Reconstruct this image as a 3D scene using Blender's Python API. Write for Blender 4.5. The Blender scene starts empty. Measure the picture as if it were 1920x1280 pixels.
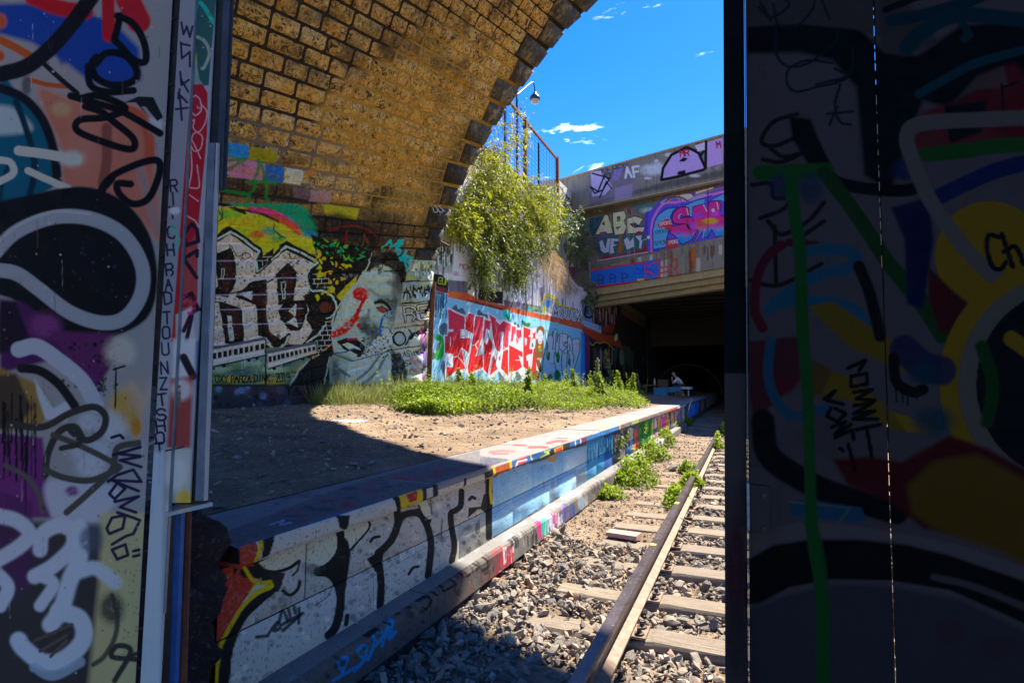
import bpy, bmesh, math, random
import numpy as np
from mathutils import Matrix, Vector
random.seed(7); rng = np.random.default_rng(7)
R = math.radians
scene = bpy.context.scene
COL = scene.collection

# ---------------------------------------------------------------- camera, sky, sun, exposure
EYE = 1.42                     # camera height above the sleeper tops
F, VPX, VPY = 1000.0, 1396.0, 721.0      # focal length and track vanishing point in photograph pixels
_d = np.array([VPX - 960, -(VPY - 640), F]); _d /= np.linalg.norm(_d)
_u = np.array([0, 1.0, -_d[1] / _d[2]]); _u /= np.linalg.norm(_u)
WM = np.array([np.cross(_u, _d), _d, _u])          # rows: world X, Y, Z in camera coordinates
cam_d = bpy.data.cameras.new('camera'); cam = bpy.data.objects.new('camera', cam_d); COL.objects.link(cam)
cam_d.lens = 36 * F / 1920; cam_d.sensor_width = 36; cam_d.clip_start = .02; cam_d.clip_end = 3000
m = Matrix.Identity(4)
for i in range(3):
    m[i][0] = WM[i][0]; m[i][1] = WM[i][1]; m[i][2] = -WM[i][2]
m[2][3] = EYE
cam.matrix_world = m
scene.camera = cam

SUN_A, SUN_B = .22, .63         # sideways and lengthways run of the sunlight for one metre of fall
sun_d = bpy.data.lights.new('sun', 'SUN'); sun = bpy.data.objects.new('sun', sun_d); COL.objects.link(sun)
sun_d.energy = 2.85; sun_d.angle = R(.5); sun_d.color = (1, .93, .80)
sv = Vector((-SUN_A, -SUN_B, -1)); sun.rotation_euler = sv.to_track_quat('-Z', 'Y').to_euler()
sun.location = (3, 12, 30)
SUN_EL = math.atan2(1, math.hypot(SUN_A, SUN_B)); SUN_AZ = math.atan2(SUN_A, SUN_B)

W_ = bpy.data.worlds.new('World'); scene.world = W_; W_.use_nodes = True
wt = W_.node_tree; wt.nodes.clear()
def wn(t, **k):
    n = wt.nodes.new(t)
    for a, b in k.items():
        if hasattr(n, a): setattr(n, a, b)
        else: n.inputs[a.replace('_', ' ')].default_value = b
    return n
sky = wn('ShaderNodeTexSky', sky_type='NISHITA', sun_disc=False, sun_elevation=SUN_EL, sun_rotation=SUN_AZ,
         altitude=900, air_density=1.0, dust_density=.1, ozone_density=4.0)
hs = wn('ShaderNodeHueSaturation'); hs.inputs['Saturation'].default_value = 1.36; hs.inputs['Value'].default_value = .45; hs.inputs['Hue'].default_value = .515
tc = wn('ShaderNodeTexCoord'); mp = wn('ShaderNodeMapping'); mp.inputs['Scale'].default_value = (3.2, 3.2, 9.0)
mp.inputs['Location'].default_value = (.35, 1.1, .75)
nz = wn('ShaderNodeTexNoise', Scale=2.2, Detail=9.0, Roughness=.62, Distortion=.6)
rp = wn('ShaderNodeValToRGB'); rp.color_ramp.elements[0].position = .625; rp.color_ramp.elements[1].position = .86
mxc = wn('ShaderNodeMix', data_type='RGBA'); mxc.inputs[7].default_value = (9, 9.6, 10.4, 1)
bg = wn('ShaderNodeBackground'); bg.inputs['Strength'].default_value = .14
wo = wn('ShaderNodeOutputWorld'); lk = wt.links.new
lk(sky.outputs[0], hs.inputs['Color']); lk(tc.outputs['Generated'], mp.inputs[0]); lk(mp.outputs[0], nz.inputs['Vector'])
lk(nz.outputs['Fac'], rp.inputs[0]); lk(rp.outputs[0], mxc.inputs[0]); lk(hs.outputs[0], mxc.inputs[6])
lk(mxc.outputs[2], bg.inputs['Color']); lk(bg.outputs[0], wo.inputs[0])
vs = scene.view_settings; vs.view_transform = 'Standard'; vs.look = 'None'; vs.gamma = 1; vs.use_curve_mapping = False
vs.exposure = 2.48
scene.cycles.max_bounces = 8; scene.cycles.diffuse_bounces = 5; scene.cycles.transparent_max_bounces = 6
scene.cycles.use_denoising = True

# ---------------------------------------------------------------- geometry helpers (z is measured from the eye; EYE is added on output)
def pix_ray(u, v): return WM @ np.array([u - 960.0, 640.0 - v, F])
def at(u, v, **k):                       # the point where the sight line of a photograph pixel meets a plane of the place
    d = pix_ray(u, v); a, val = list(k.items())[0]; i = 'xyz'.index(a)
    return d * (val / d[i])
def project(P):
    c = np.asarray(P) @ WM
    z = np.maximum(c[..., 2], 1e-3)
    return 960 + F * c[..., 0] / z, 640 - F * c[..., 1] / z

def tag(o, label=None, cat=None, group=None, kind=None):
    if label: o['label'] = label
    if cat: o['category'] = cat
    if group: o['group'] = group
    if kind: o['kind'] = kind
    return o
def mesh_data(name, V, Fc, mat, uv=None, smooth=False, mi=None):
    V = np.asarray(V, float).copy(); V[:, 2] += EYE
    me = bpy.data.meshes.new(name); me.from_pydata(V.tolist(), [], [list(map(int, f)) for f in Fc])
    mats = mat if isinstance(mat, (list, tuple)) else [mat]
    for m_ in mats: me.materials.append(m_)
    if mi is not None: me.polygons.foreach_set('material_index', mi)
    if uv is not None:
        li = np.zeros(len(me.loops), int); me.loops.foreach_get('vertex_index', li)
        lay = me.uv_layers.new(name='UVMap'); lay.data.foreach_set('uv', np.asarray(uv, np.float32)[li].ravel())
    if smooth: me.polygons.foreach_set('use_smooth', [True] * len(me.polygons))
    me.update(); return me
def obj(name, V, Fc, mat, parent=None, uv=None, smooth=False, mi=None):
    me = mesh_data(name, V, Fc, mat, uv, smooth, mi)
    o = bpy.data.objects.new(name, me); COL.objects.link(o)
    if parent is not None:
        o.parent = parent; o.matrix_parent_inverse = parent.matrix_world.inverted()
    return o
def empty(name, loc, label=None, cat=None, group=None):
    o = bpy.data.objects.new(name, None); COL.objects.link(o); o.empty_display_size = .1
    o.matrix_world = Matrix.Translation((loc[0], loc[1], loc[2] + EYE))
    return tag(o, label, cat, group)
class MB:
    def __init__(s): s.v = []; s.f = []
    def add(s, V, Fc):
        b = len(s.v); s.v.extend([tuple(map(float, p)) for p in V]); s.f.extend([[b + i for i in f] for f in Fc]); return s
    def box(s, a, b):
        (x0, y0, z0), (x1, y1, z1) = a, b
        return s.add([(x0,y0,z0),(x1,y0,z0),(x1,y1,z0),(x0,y1,z0),(x0,y0,z1),(x1,y0,z1),(x1,y1,z1),(x0,y1,z1)],
                     [(0,3,2,1),(4,5,6,7),(0,1,5,4),(1,2,6,5),(2,3,7,6),(3,0,4,7)])
    def tube(s, P, r, n=8, cap=True):
        P = [np.array(p, float) for p in P]; rr = r if isinstance(r, (list, tuple)) else [r] * len(P)
        rings = []
        for i, p in enumerate(P):
            t = P[min(i+1, len(P)-1)] - P[max(i-1, 0)]; t /= np.linalg.norm(t) + 1e-9
            a = np.cross(t, (0, 0, 1) if abs(t[2]) < .9 else (1, 0, 0)); a /= np.linalg.norm(a); b = np.cross(t, a)
            rings.append([p + rr[i]*(math.cos(2*math.pi*k/n)*a + math.sin(2*math.pi*k/n)*b) for k in range(n)])
        V = [q for g in rings for q in g]; Fc = []
        for i in range(len(P)-1):
            for k in range(n): Fc.append((i*n+k, i*n+(k+1) % n, (i+1)*n+(k+1) % n, (i+1)*n+k))
        if cap: Fc.append(tuple(range(n))[::-1]); Fc.append(tuple((len(P)-1)*n+k for k in range(n)))
        return s.add(V, Fc)
    def prism(s, prof, p0, p1, ax, up):          # profile (a,b) pairs swept from p0 to p1
        p0, p1, ax, up = map(lambda q: np.array(q, float), (p0, p1, ax, up)); n = len(prof)
        V = [p0 + a*ax + b*up for a, b in prof] + [p1 + a*ax + b*up for a, b in prof]
        Fc = [(k, (k+1) % n, n+(k+1) % n, n+k) for k in range(n)] + [tuple(range(n))[::-1], tuple(range(n, 2*n))]
        return s.add(V, Fc)
    def build(s, name, mat, parent=None, uv=None, smooth=False):
        V = np.array(s.v); 
        return obj(name, V, s.f, mat, parent, uv(V) if uv else None, smooth)
def grid(nu, nv):
    return [(j*(nu+1)+i, j*(nu+1)+i+1, (j+1)*(nu+1)+i+1, (j+1)*(nu+1)+i) for j in range(nv) for i in range(nu)]
def copy_tree(o, parent=None, mw=None):
    c = o.copy(); COL.objects.link(c)
    if parent is not None: c.parent = parent; c.matrix_parent_inverse = o.matrix_parent_inverse.copy()
    for ch in list(o.children): copy_tree(ch, c)
    return c

_lat = {}
def vnoise(x, y, seed=0):
    if seed not in _lat: _lat[seed] = np.random.default_rng(seed + 99).random((256, 256))
    T = _lat[seed]; x = np.asarray(x, float); y = np.asarray(y, float)
    xi = np.floor(x).astype(int); yi = np.floor(y).astype(int); fx = x - xi; fy = y - yi
    fx = fx*fx*(3-2*fx); fy = fy*fy*(3-2*fy)
    a = T[yi & 255, xi & 255]; b = T[yi & 255, (xi+1) & 255]; c = T[(yi+1) & 255, xi & 255]; d = T[(yi+1) & 255, (xi+1) & 255]
    return (a*(1-fx)+b*fx)*(1-fy) + (c*(1-fx)+d*fx)*fy
def fbm(x, y, seed=0, o=4):
    t = 0; a = .5
    for i in range(o): t = t + a*vnoise(np.asarray(x)*2**i, np.asarray(y)*2**i, seed+i); a *= .5
    return t / (1 - .5**o)
# ---------------------------------------------------------------- spray paint: drawn by code into paint maps of the walls
def rgb(h):
    if isinstance(h, str):
        h = h.lstrip('#'); return np.array([int(h[i:i+2], 16) / 255 for i in (0, 2, 4)])
    return np.array(h, float)
GLY = {   # stroke letters on a 4 x 6 box: two digits a point, blanks between strokes
'A':'002640 1333','B':'0006364544330333424130 00','C':'4536160501103041','D':'00062645412000','E':'46060040 0333','F':'460600 0333',
'G':'4536160501103041 4323','H':'0006 4046 0343','I':'2026','J':'4641301001','K':'0006 4603 0340','L':'060040','M':'0006234640','N':'00064046',
'O':'160501103041453616','P':'00063645443303','Q':'160501103041453616 2240','R':'00063645443303 2340','S':'453616050413334241301001',
'T':'0646 2620','U':'060110304146','V':'062046','W':'0610233046','X':'0046 0640','Y':'062346 2320','Z':'06460040',
'0':'160501103041453616','1':'052620','2':'051636454400 0040','3':'05163645443313 3342413010','4':'360242 3630','5':'46060433424130 1000',
'9':'443313041516364541 3010','8':'1605041333444536 16 1333424130100102 13','.':'2021','-':'1333','!':'2622 2120','&':'401626360511 30','"':'1614 3634',"'":'2624','*':'2323 2424'}
def glyph(c):
    out = []
    for st in GLY.get(c.upper(), '').split(' '):
        if len(st) >= 4: out.append([(int(st[i]), int(st[i+1])) for i in range(0, len(st) - 1, 2)])
    return out
def spline(P, closed=False, n=7):
    P = np.asarray(P, float)
    if len(P) < 3: return P
    Q = np.vstack([P[-1], P, P[0], P[1]]) if closed else np.vstack([2*P[0]-P[1], P, 2*P[-1]-P[-2]])
    out = []
    for i in range(len(Q)-3):
        a, b, c, d = Q[i:i+4]
        for t in np.linspace(0, 1, n, endpoint=False):
            out.append(.5*((2*b) + (-a+c)*t + (2*a-5*b+4*c-d)*t*t + (-a+3*b-3*c+d)*t**3))
    out.append(P[0] if closed else P[-1])
    return np.array(out)
class Pen:
    """draws on a layer in the coordinates of an enlarged view: origin x, y and magnification m"""
    def __init__(s, L, x, y, m): s.L, s.x, s.y, s.m = L, x, y, m
    def P(s, P): return np.asarray(P, float)/s.m+(s.x, s.y)
    def stroke(s, P, w, col, soft=2, **k): s.L.stroke(s.P(P), w/s.m, col, soft/s.m, **k); return s
    def line(s, P, w, col, soft=2, **k): s.L.stroke(s.P(P), w/s.m, col, soft/s.m, smooth=False, **k); return s
    def poly(s, P, col, soft=2, line=None, **k): s.L.poly(s.P(P), col, soft/s.m, line=(line[0], line[1]/s.m) if line else None, **k); return s
    def spray(s, x, y, rx, ry, col, **k): s.L.spray(s.x+x/s.m, s.y+y/s.m, rx/s.m, ry/s.m, col, **k); return s
    def text(s, t, x, y, h, ang=0, col='#111111', w=4, **k): s.L.text(t, s.x+x/s.m, s.y+y/s.m, h/s.m, ang, col, w/s.m, **k); return s
    def drips(s, n, x0, x1, y0, y1, la, lb, w, cols, **k): s.L.drips(n, s.x+x0/s.m, s.x+x1/s.m, s.y+y0/s.m, s.y+y1/s.m, la/s.m, lb/s.m, w/s.m, cols, **k); return s
    def speck(s, n, x0, y0, x1, y1, cols, r0, r1, **k): s.L.speck(n, s.x+x0/s.m, s.y+y0/s.m, s.x+x1/s.m, s.y+y1/s.m, cols, r0/s.m, r1/s.m, **k); return s
    def ell(s, x, y, rx, ry, col, ang=0, **k):
        t = np.linspace(0, 6.283, 14)[:-1]; c, q = math.cos(R(ang)), math.sin(R(ang)); return s.poly([(x+rx*np.cos(a)*c-ry*np.sin(a)*q, y+rx*np.cos(a)*q+ry*np.sin(a)*c) for a in t], col, smooth=True, **k)
class Layer:
    def __init__(s, x0, y0, x1, y1, k=1.0, base=None):
        s.x0, s.y0, s.k = x0, y0, k; s.w = int((x1-x0)*k); s.h = int((y1-y0)*k)
        s.t = (0, 0, 1.0)
        s.c = np.zeros((s.h, s.w, 3), np.float32); s.a = np.zeros((s.h, s.w), np.float32)
        if base is not None: s.c[:] = rgb(base)**2.2; s.a[:] = 1
    def _win(s, P, pad):
        P = (np.asarray(P, float) - (s.x0, s.y0)) * s.k; pad *= s.k
        i0 = max(0, int(P[:, 0].min()-pad)); i1 = min(s.w, int(P[:, 0].max()+pad)+2)
        j0 = max(0, int(P[:, 1].min()-pad)); j1 = min(s.h, int(P[:, 1].max()+pad)+2)
        return P, i0, i1, j0, j1
    def comp(s, m, col, i0, i1, j0, j1, a=1, grit=0, seed=0):
        if grit:
            X, Y = np.meshgrid(np.arange(i0, i1)/s.k, np.arange(j0, j1)/s.k)
            nz_ = fbm(X*.22+seed, Y*.22, 11, 3); m = m * np.clip(1.0 + grit*3*(nz_-.5) , 0, 1)
        m = (m*a).astype(np.float32); c = (rgb(col)**2.2).astype(np.float32)
        A = s.a[j0:j1, i0:i1]; C = s.c[j0:j1, i0:i1]
        na = m + A*(1-m)
        C[:] = np.where(na[..., None] > 1e-4, (c*m[..., None] + C*(A*(1-m))[..., None])/np.maximum(na, 1e-4)[..., None], C)
        A[:] = na
    def stroke(s, P, w, col, soft=1.0, smooth=True, closed=False, a=1, grit=0, drip=0):
        P = spline(P, closed) if smooth else (np.vstack([P, P[:1]]) if closed else np.asarray(P, float))
        Q, i0, i1, j0, j1 = s._win(P, w/2 + soft*2 + 1)
        if i1 <= i0 or j1 <= j0: return s
        D = np.full((j1-j0, i1-i0), 1e9, np.float32); hw = w*s.k/2; sf = max(soft*s.k, .5); pad = hw + sf*2 + 2
        if len(Q) == 1: Q = np.vstack([Q, Q+.01])
        for p, q in zip(Q[:-1], Q[1:]):
            a0 = max(i0, int(min(p[0], q[0])-pad)); a1 = min(i1, int(max(p[0], q[0])+pad)+1)
            b0 = max(j0, int(min(p[1], q[1])-pad)); b1 = min(j1, int(max(p[1], q[1])+pad)+1)
            if a1 <= a0 or b1 <= b0: continue
            X, Y = np.meshgrid(np.arange(a0, a1)+.5, np.arange(b0, b1)+.5)
            d = q-p; L = d @ d + 1e-9; t = np.clip(((X-p[0])*d[0]+(Y-p[1])*d[1])/L, 0, 1)
            dd = np.hypot(X-p[0]-t*d[0], Y-p[1]-t*d[1]); v = D[b0-j0:b1-j0, a0-i0:a1-i0]; np.minimum(v, dd, out=v)
        mk = np.clip((hw - D)/sf + .5, 0, 1); mk = mk*mk*(3-2*mk)
        s.comp(mk, col, i0, i1, j0, j1, a, grit)
        for _ in range(drip):
            q = P[rng.integers(len(P))]; L = rng.uniform(6, 40); s.stroke([q, q+(0, L)], max(1.2, w*.12), col, .6, False, a=a*.9)
        return s
    def poly(s, P, col, soft=1.0, smooth=False, a=1, grit=0, line=None, grad=None):
        P = spline(P, True) if smooth else np.asarray(P, float)
        Q, i0, i1, j0, j1 = s._win(P, soft*2+1)
        if i1 <= i0 or j1 <= j0: return s
        X, Y = np.meshgrid(np.arange(i0, i1)+.5, np.arange(j0, j1)+.5)
        ins = np.zeros(X.shape, bool); D = np.full(X.shape, 1e9)
        for p, q in zip(Q, np.roll(Q, -1, 0)):
            c = (p[1] > Y) != (q[1] > Y)
            if p[1] != q[1]: ins ^= c & (X < (q[0]-p[0])*(Y-p[1])/(q[1]-p[1])+p[0])
            d = q-p; L = d @ d + 1e-9; t = np.clip(((X-p[0])*d[0]+(Y-p[1])*d[1])/L, 0, 1)
            D = np.minimum(D, np.hypot(X-p[0]-t*d[0], Y-p[1]-t*d[1]))
        sd = np.where(ins, -D, D); mk = np.clip(.5 - sd/max(soft*s.k, .5)/1.0, 0, 1)
        s.comp(mk, col, i0, i1, j0, j1, a, grit)
        if grad:                       # a second colour sprayed in from one side: (colour, angle, start, end)
            gc, ang, t0, t1 = grad; ca, sa = math.cos(R(ang)), math.sin(R(ang)); U = (X*ca + Y*sa); 
            inn = U[ins] if ins.any() else U; lo, hi = inn.min(), inn.max(); g = np.clip(((U-lo)/(hi-lo+1e-6)-t0)/(t1-t0), 0, 1)
            s.comp(mk*g*g*(3-2*g), gc, i0, i1, j0, j1, a, .3)
        if line: s.stroke(P, line[1], line[0], 1.0, False, True)
        return s
    def spray(s, x, y, rx, ry, col, a=.8, grit=.4, hard=1.0):
        Q, i0, i1, j0, j1 = s._win([(x-rx*1.6, y-ry*1.6), (x+rx*1.6, y+ry*1.6)], 0)
        if i1 <= i0 or j1 <= j0: return s
        X, Y = np.meshgrid((np.arange(i0, i1)+.5)/s.k+s.x0, (np.arange(j0, j1)+.5)/s.k+s.y0)
        d = np.hypot((X-x)/rx, (Y-y)/ry); s.comp(np.clip((1.35-d)/.7*hard, 0, 1)**1.5, col, i0, i1, j0, j1, a, grit, x); return s
    def text(s, t, x, y, h, ang=0, col='#111111', w=2, sx=1.0, soft=.8, gap=.35, slant=0, vert=False, jit=.25, a=1, grit=0):
        ca, sa = math.cos(R(ang)), math.sin(R(ang)); cx = 0
        for ch in t:
            if ch == ' ': cx += h*.55*sx; continue
            jy = random.uniform(-jit, jit)*h*.12; cw = h*.62*sx
            for st in glyph(ch):
                P = []
                for gx, gy in st:
                    lx = cx + gx/4*cw + slant*gy/6*h; ly = -gy/6*h + jy
                    lx += random.uniform(-1, 1)*jit*h*.05; ly += random.uniform(-1, 1)*jit*h*.05
                    P.append((x+lx*ca-ly*sa, y+lx*sa+ly*ca))
                s.stroke(P, w, col, soft, False, a=a, grit=grit)
            cx += cw + h*gap*sx*.6
        return s
    def bubble(s, t, x, y, h, ang, fill, line, w, lw, sx=1.0, gap=.5, grad=None, back=None, slant=0):   # fat letters with an outline
        for col, ww in ([back] if back else []) + [(line, w+2*lw), (fill, w)]:
            random.seed(len(t)*7+int(x)); s.text(t, x, y, h, ang, col, ww, sx, 1.2, gap, slant, jit=.5)
        if grad:
            random.seed(len(t)*7+int(x)); s.text(t, x, y, h, ang, grad, w*.45, sx, w*.2, gap, slant, jit=.5, a=.6)
        return s
    def speck(s, n, x0, y0, x1, y1, cols, r0, r1, a=.8, ry=1.0):
        for _ in range(n):
            x, y = rng.uniform(x0, x1), rng.uniform(y0, y1); r = rng.uniform(r0, r1)
            s.spray(x, y, r, r*ry, cols[rng.integers(len(cols))], a, .6)
        return s
    def drips(s, n, x0, x1, y0, y1, lmin, lmax, w, cols, a=.8):
        for _ in range(n):
            x, y, L = rng.uniform(x0, x1), rng.uniform(y0, y1), rng.uniform(lmin, lmax)
            s.stroke([(x, y), (x+rng.uniform(-1, 1), y+L)], w*rng.uniform(.5, 1.5), cols[rng.integers(len(cols))], .8, False, a=a)
        return s
    def sample(s, px, py):
        fx = (px-s.x0)*s.k-.5; fy = (py-s.y0)*s.k-.5
        ok = (fx > -.5) & (fy > -.5) & (fx < s.w-.5) & (fy < s.h-.5)
        fx = np.clip(fx, 0, s.w-1.001); fy = np.clip(fy, 0, s.h-1.001); i = fx.astype(int); j = fy.astype(int); u = (fx-i)[..., None]; v = (fy-j)[..., None]
        i1 = np.minimum(i+1, s.w-1); j1 = np.minimum(j+1, s.h-1)
        CA = np.dstack([s.c*s.a[..., None], s.a])
        r = (CA[j, i]*(1-u)+CA[j, i1]*u)*(1-v) + (CA[j1, i]*(1-u)+CA[j1, i1]*u)*v
        r = r*ok[..., None]; return r
SURF = {}
class Surface:                          # a wall with its own metre coordinates (u, v), and the paint map that lies on it
    def __init__(s, name, fn, inv, u0, u1, v0, v1, ppm):
        s.name, s.fn, s.inv, s.u0, s.u1, s.v0, s.v1 = name, fn, inv, u0, u1, v0, v1
        s.w = min(4096, int((u1-u0)*ppm)); s.h = max(8, min(4096, int((v1-v0)*ppm))); s.img = None; SURF[name] = s
    def uv(s, V):
        u, v = s.inv(np.asarray(V, float)); return np.stack([(u-s.u0)/(s.u1-s.u0), (v-s.v0)/(s.v1-s.v0)], 1)
    def bake(s, layer, gain=1.0):
        U, V = np.meshgrid(s.u0+(np.arange(s.w)+.5)/s.w*(s.u1-s.u0), s.v0+(np.arange(s.h)+.5)/s.h*(s.v1-s.v0))
        P = s.fn(U, V); c = P @ WM; px, py = project(P)
        r = layer.sample(px, py); r[c[..., 2] < .02] = 0
        a = r[..., 3:4]; C = np.where(a > 1e-4, r[..., :3]/np.maximum(a, 1e-4), 0)
        im = bpy.data.images.new('paint_map_'+s.name, s.w, s.h, alpha=True, float_buffer=False)
        im.colorspace_settings.name = 'sRGB'
        C = C*np.broadcast_to(np.array(gain, float), (3,)); C = C*np.minimum(1, .84/np.maximum(C.max(2, keepdims=True), 1e-4)); out = np.concatenate([np.clip(C, 0, 1)**(1/2.2), a], 2).astype(np.float32)
        im.alpha_mode = 'CHANNEL_PACKED'
        im.pixels.foreach_set(out.ravel()); im.update(); im.pack(); s.img = im; return s
# ---------------------------------------------------------------- the measured place
XC, ZC, RR, HEL = 5.862, -1.664, 13.136, .2245       # vault circle (x, z, radius) and slant of its courses
def vault_fn(Y, s):
    ph = np.asarray(s)/RR; return np.stack([XC-RR*np.cos(ph), np.asarray(Y, float)+0*ph, ZC+RR*np.sin(ph)], -1)
def vault_inv(V): return V[:, 1], RR*np.arctan2(V[:, 2]-ZC, XC-V[:, 0])
def vault_hit(u, v):
    d = pix_ray(u, v); a = d[0]**2+d[2]**2; b = -(d[0]*XC+d[2]*ZC); c = XC*XC+ZC*ZC-RR*RR
    p = d*((-b+math.sqrt(max(b*b-a*c, 0)))/a); return p[1], RR*math.atan2(p[2]-ZC, XC-p[0])
_edge = [(797,722),(800,650),(805,600),(810,527),(815.8,486),(827.5,448.6),(838,411),(853,373.6),(872,334),(892,297),(913,261),(937,221),(965.8,181.6),(994,142),(1026,100.6),(1058.8,59),(1104.7,17.5)]
_ev = sorted((s, y) for y, s in (vault_hit(*p) for p in _edge))
RS = np.array([e[0] for e in _ev] + [14, 30]); RY = np.array([e[1] for e in _ev] + [_ev[-1][1]+.15, _ev[-1][1]+.15])
def ring_y(s): return np.interp(s, RS, RY)
def plane_x(x): return (lambda U, V: np.stack([x+0*U, U, V], -1)), (lambda P: (P[:, 1], P[:, 2]))
def plane_z(z): return (lambda U, V: np.stack([V, U, z+0*U], -1)), (lambda P: (P[:, 1], P[:, 0]))
BP0 = np.array([-7.2, 26.81, 0]); BDIR = np.array([.9544, -.2985, 0]); BN = np.array([-.2985, -.9544, 0])   # bridge face plane
def bridge_pt(u, v, off=0):
    d = pix_ray(u, v); t = (BN @ (BP0 + BN*off))/(BN @ d); return d*t
def bridge_fn(off): return (lambda U, V: BP0+BN*off+U[..., None]*BDIR+np.stack([0*U, 0*U, V], -1)), (lambda P: ((P-BP0) @ BDIR, P[:, 2]))
GL0, GLD = np.array([-1.566, 1.0, 0]), np.array([-.36, .93, 0])     # left gate leaf: hinge and direction (swung towards us)
GLD = np.array([-.10, -.99, 0]); GLD /= np.linalg.norm(GLD)
def leaf_fn(U, V): return GL0+U[..., None]*GLD+np.stack([0*U, 0*U, V], -1)
Surface('vault', vault_fn, vault_inv, 3.2, 12.2, 1.5, 12.2, 150)
Surface('mortar', vault_fn, vault_inv, 3.2, 12.2, 1.5, 12.2, 70)
Surface('wall', *plane_x(-7.2), 9.8, 44, -.7, 6.4, 70)
Surface('upper', *plane_x(-8.2), 20, 34, 5, 10.8, 50)
Surface('plinth', *plane_x(-7.08), 3, 12.2, -.5, .06, 80)
for nm, f in (('coptop', plane_z(-.615)), ('ledgetop', plane_z(-1.22))):
    Surface(nm, *f, 1, 30, *((-2.45, -1.7) if nm == 'coptop' else (-1.95, -1.68)), 135).h = 160
for nm, x, a, b, h in (('copfront', -1.79, -.73, -.6, 48), ('face', -1.88, -1.25, -.68, 200), ('ledgefront', -1.73, -1.46, -1.2, 80)):
    Surface(nm, *plane_x(x), 1, 30, a, b, 135).h = h
Surface('parapet', *bridge_fn(.25), -2, 12, 8, 12.5, 80)
Surface('band', *bridge_fn(-.15), -2, 12, 5.6, 9.8, 80)
Surface('fascia', *bridge_fn(0), -2, 12, 4, 7.2, 80)
Surface('leaf', leaf_fn, lambda P: ((P-GL0) @ GLD, P[:, 2]), 0, .75, -1.2, 1.4, 500)
fy = lambda y: ((lambda U, V: np.stack([U, y+0*U, V], -1)), (lambda P: (P[:, 0], P[:, 2])))
Surface('post', *fy(1.0), -1.62, -1.2, -1.2, 1.4, 600)
Surface('gate', *fy(1.0), -.06, .75, -1.2, 1.4, 500)
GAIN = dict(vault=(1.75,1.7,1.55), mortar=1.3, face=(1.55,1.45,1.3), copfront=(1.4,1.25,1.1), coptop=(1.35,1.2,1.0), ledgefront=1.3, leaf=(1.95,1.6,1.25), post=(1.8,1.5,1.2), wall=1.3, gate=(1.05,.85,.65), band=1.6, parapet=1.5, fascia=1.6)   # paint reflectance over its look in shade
def art(names, x0, y0, x1, y1, k, fn):
    L = Layer(x0, y0, x1, y1, k); fn(L)
    for n in names.split(): SURF[n].bake(L, GAIN.get(n, 1.2))
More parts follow.
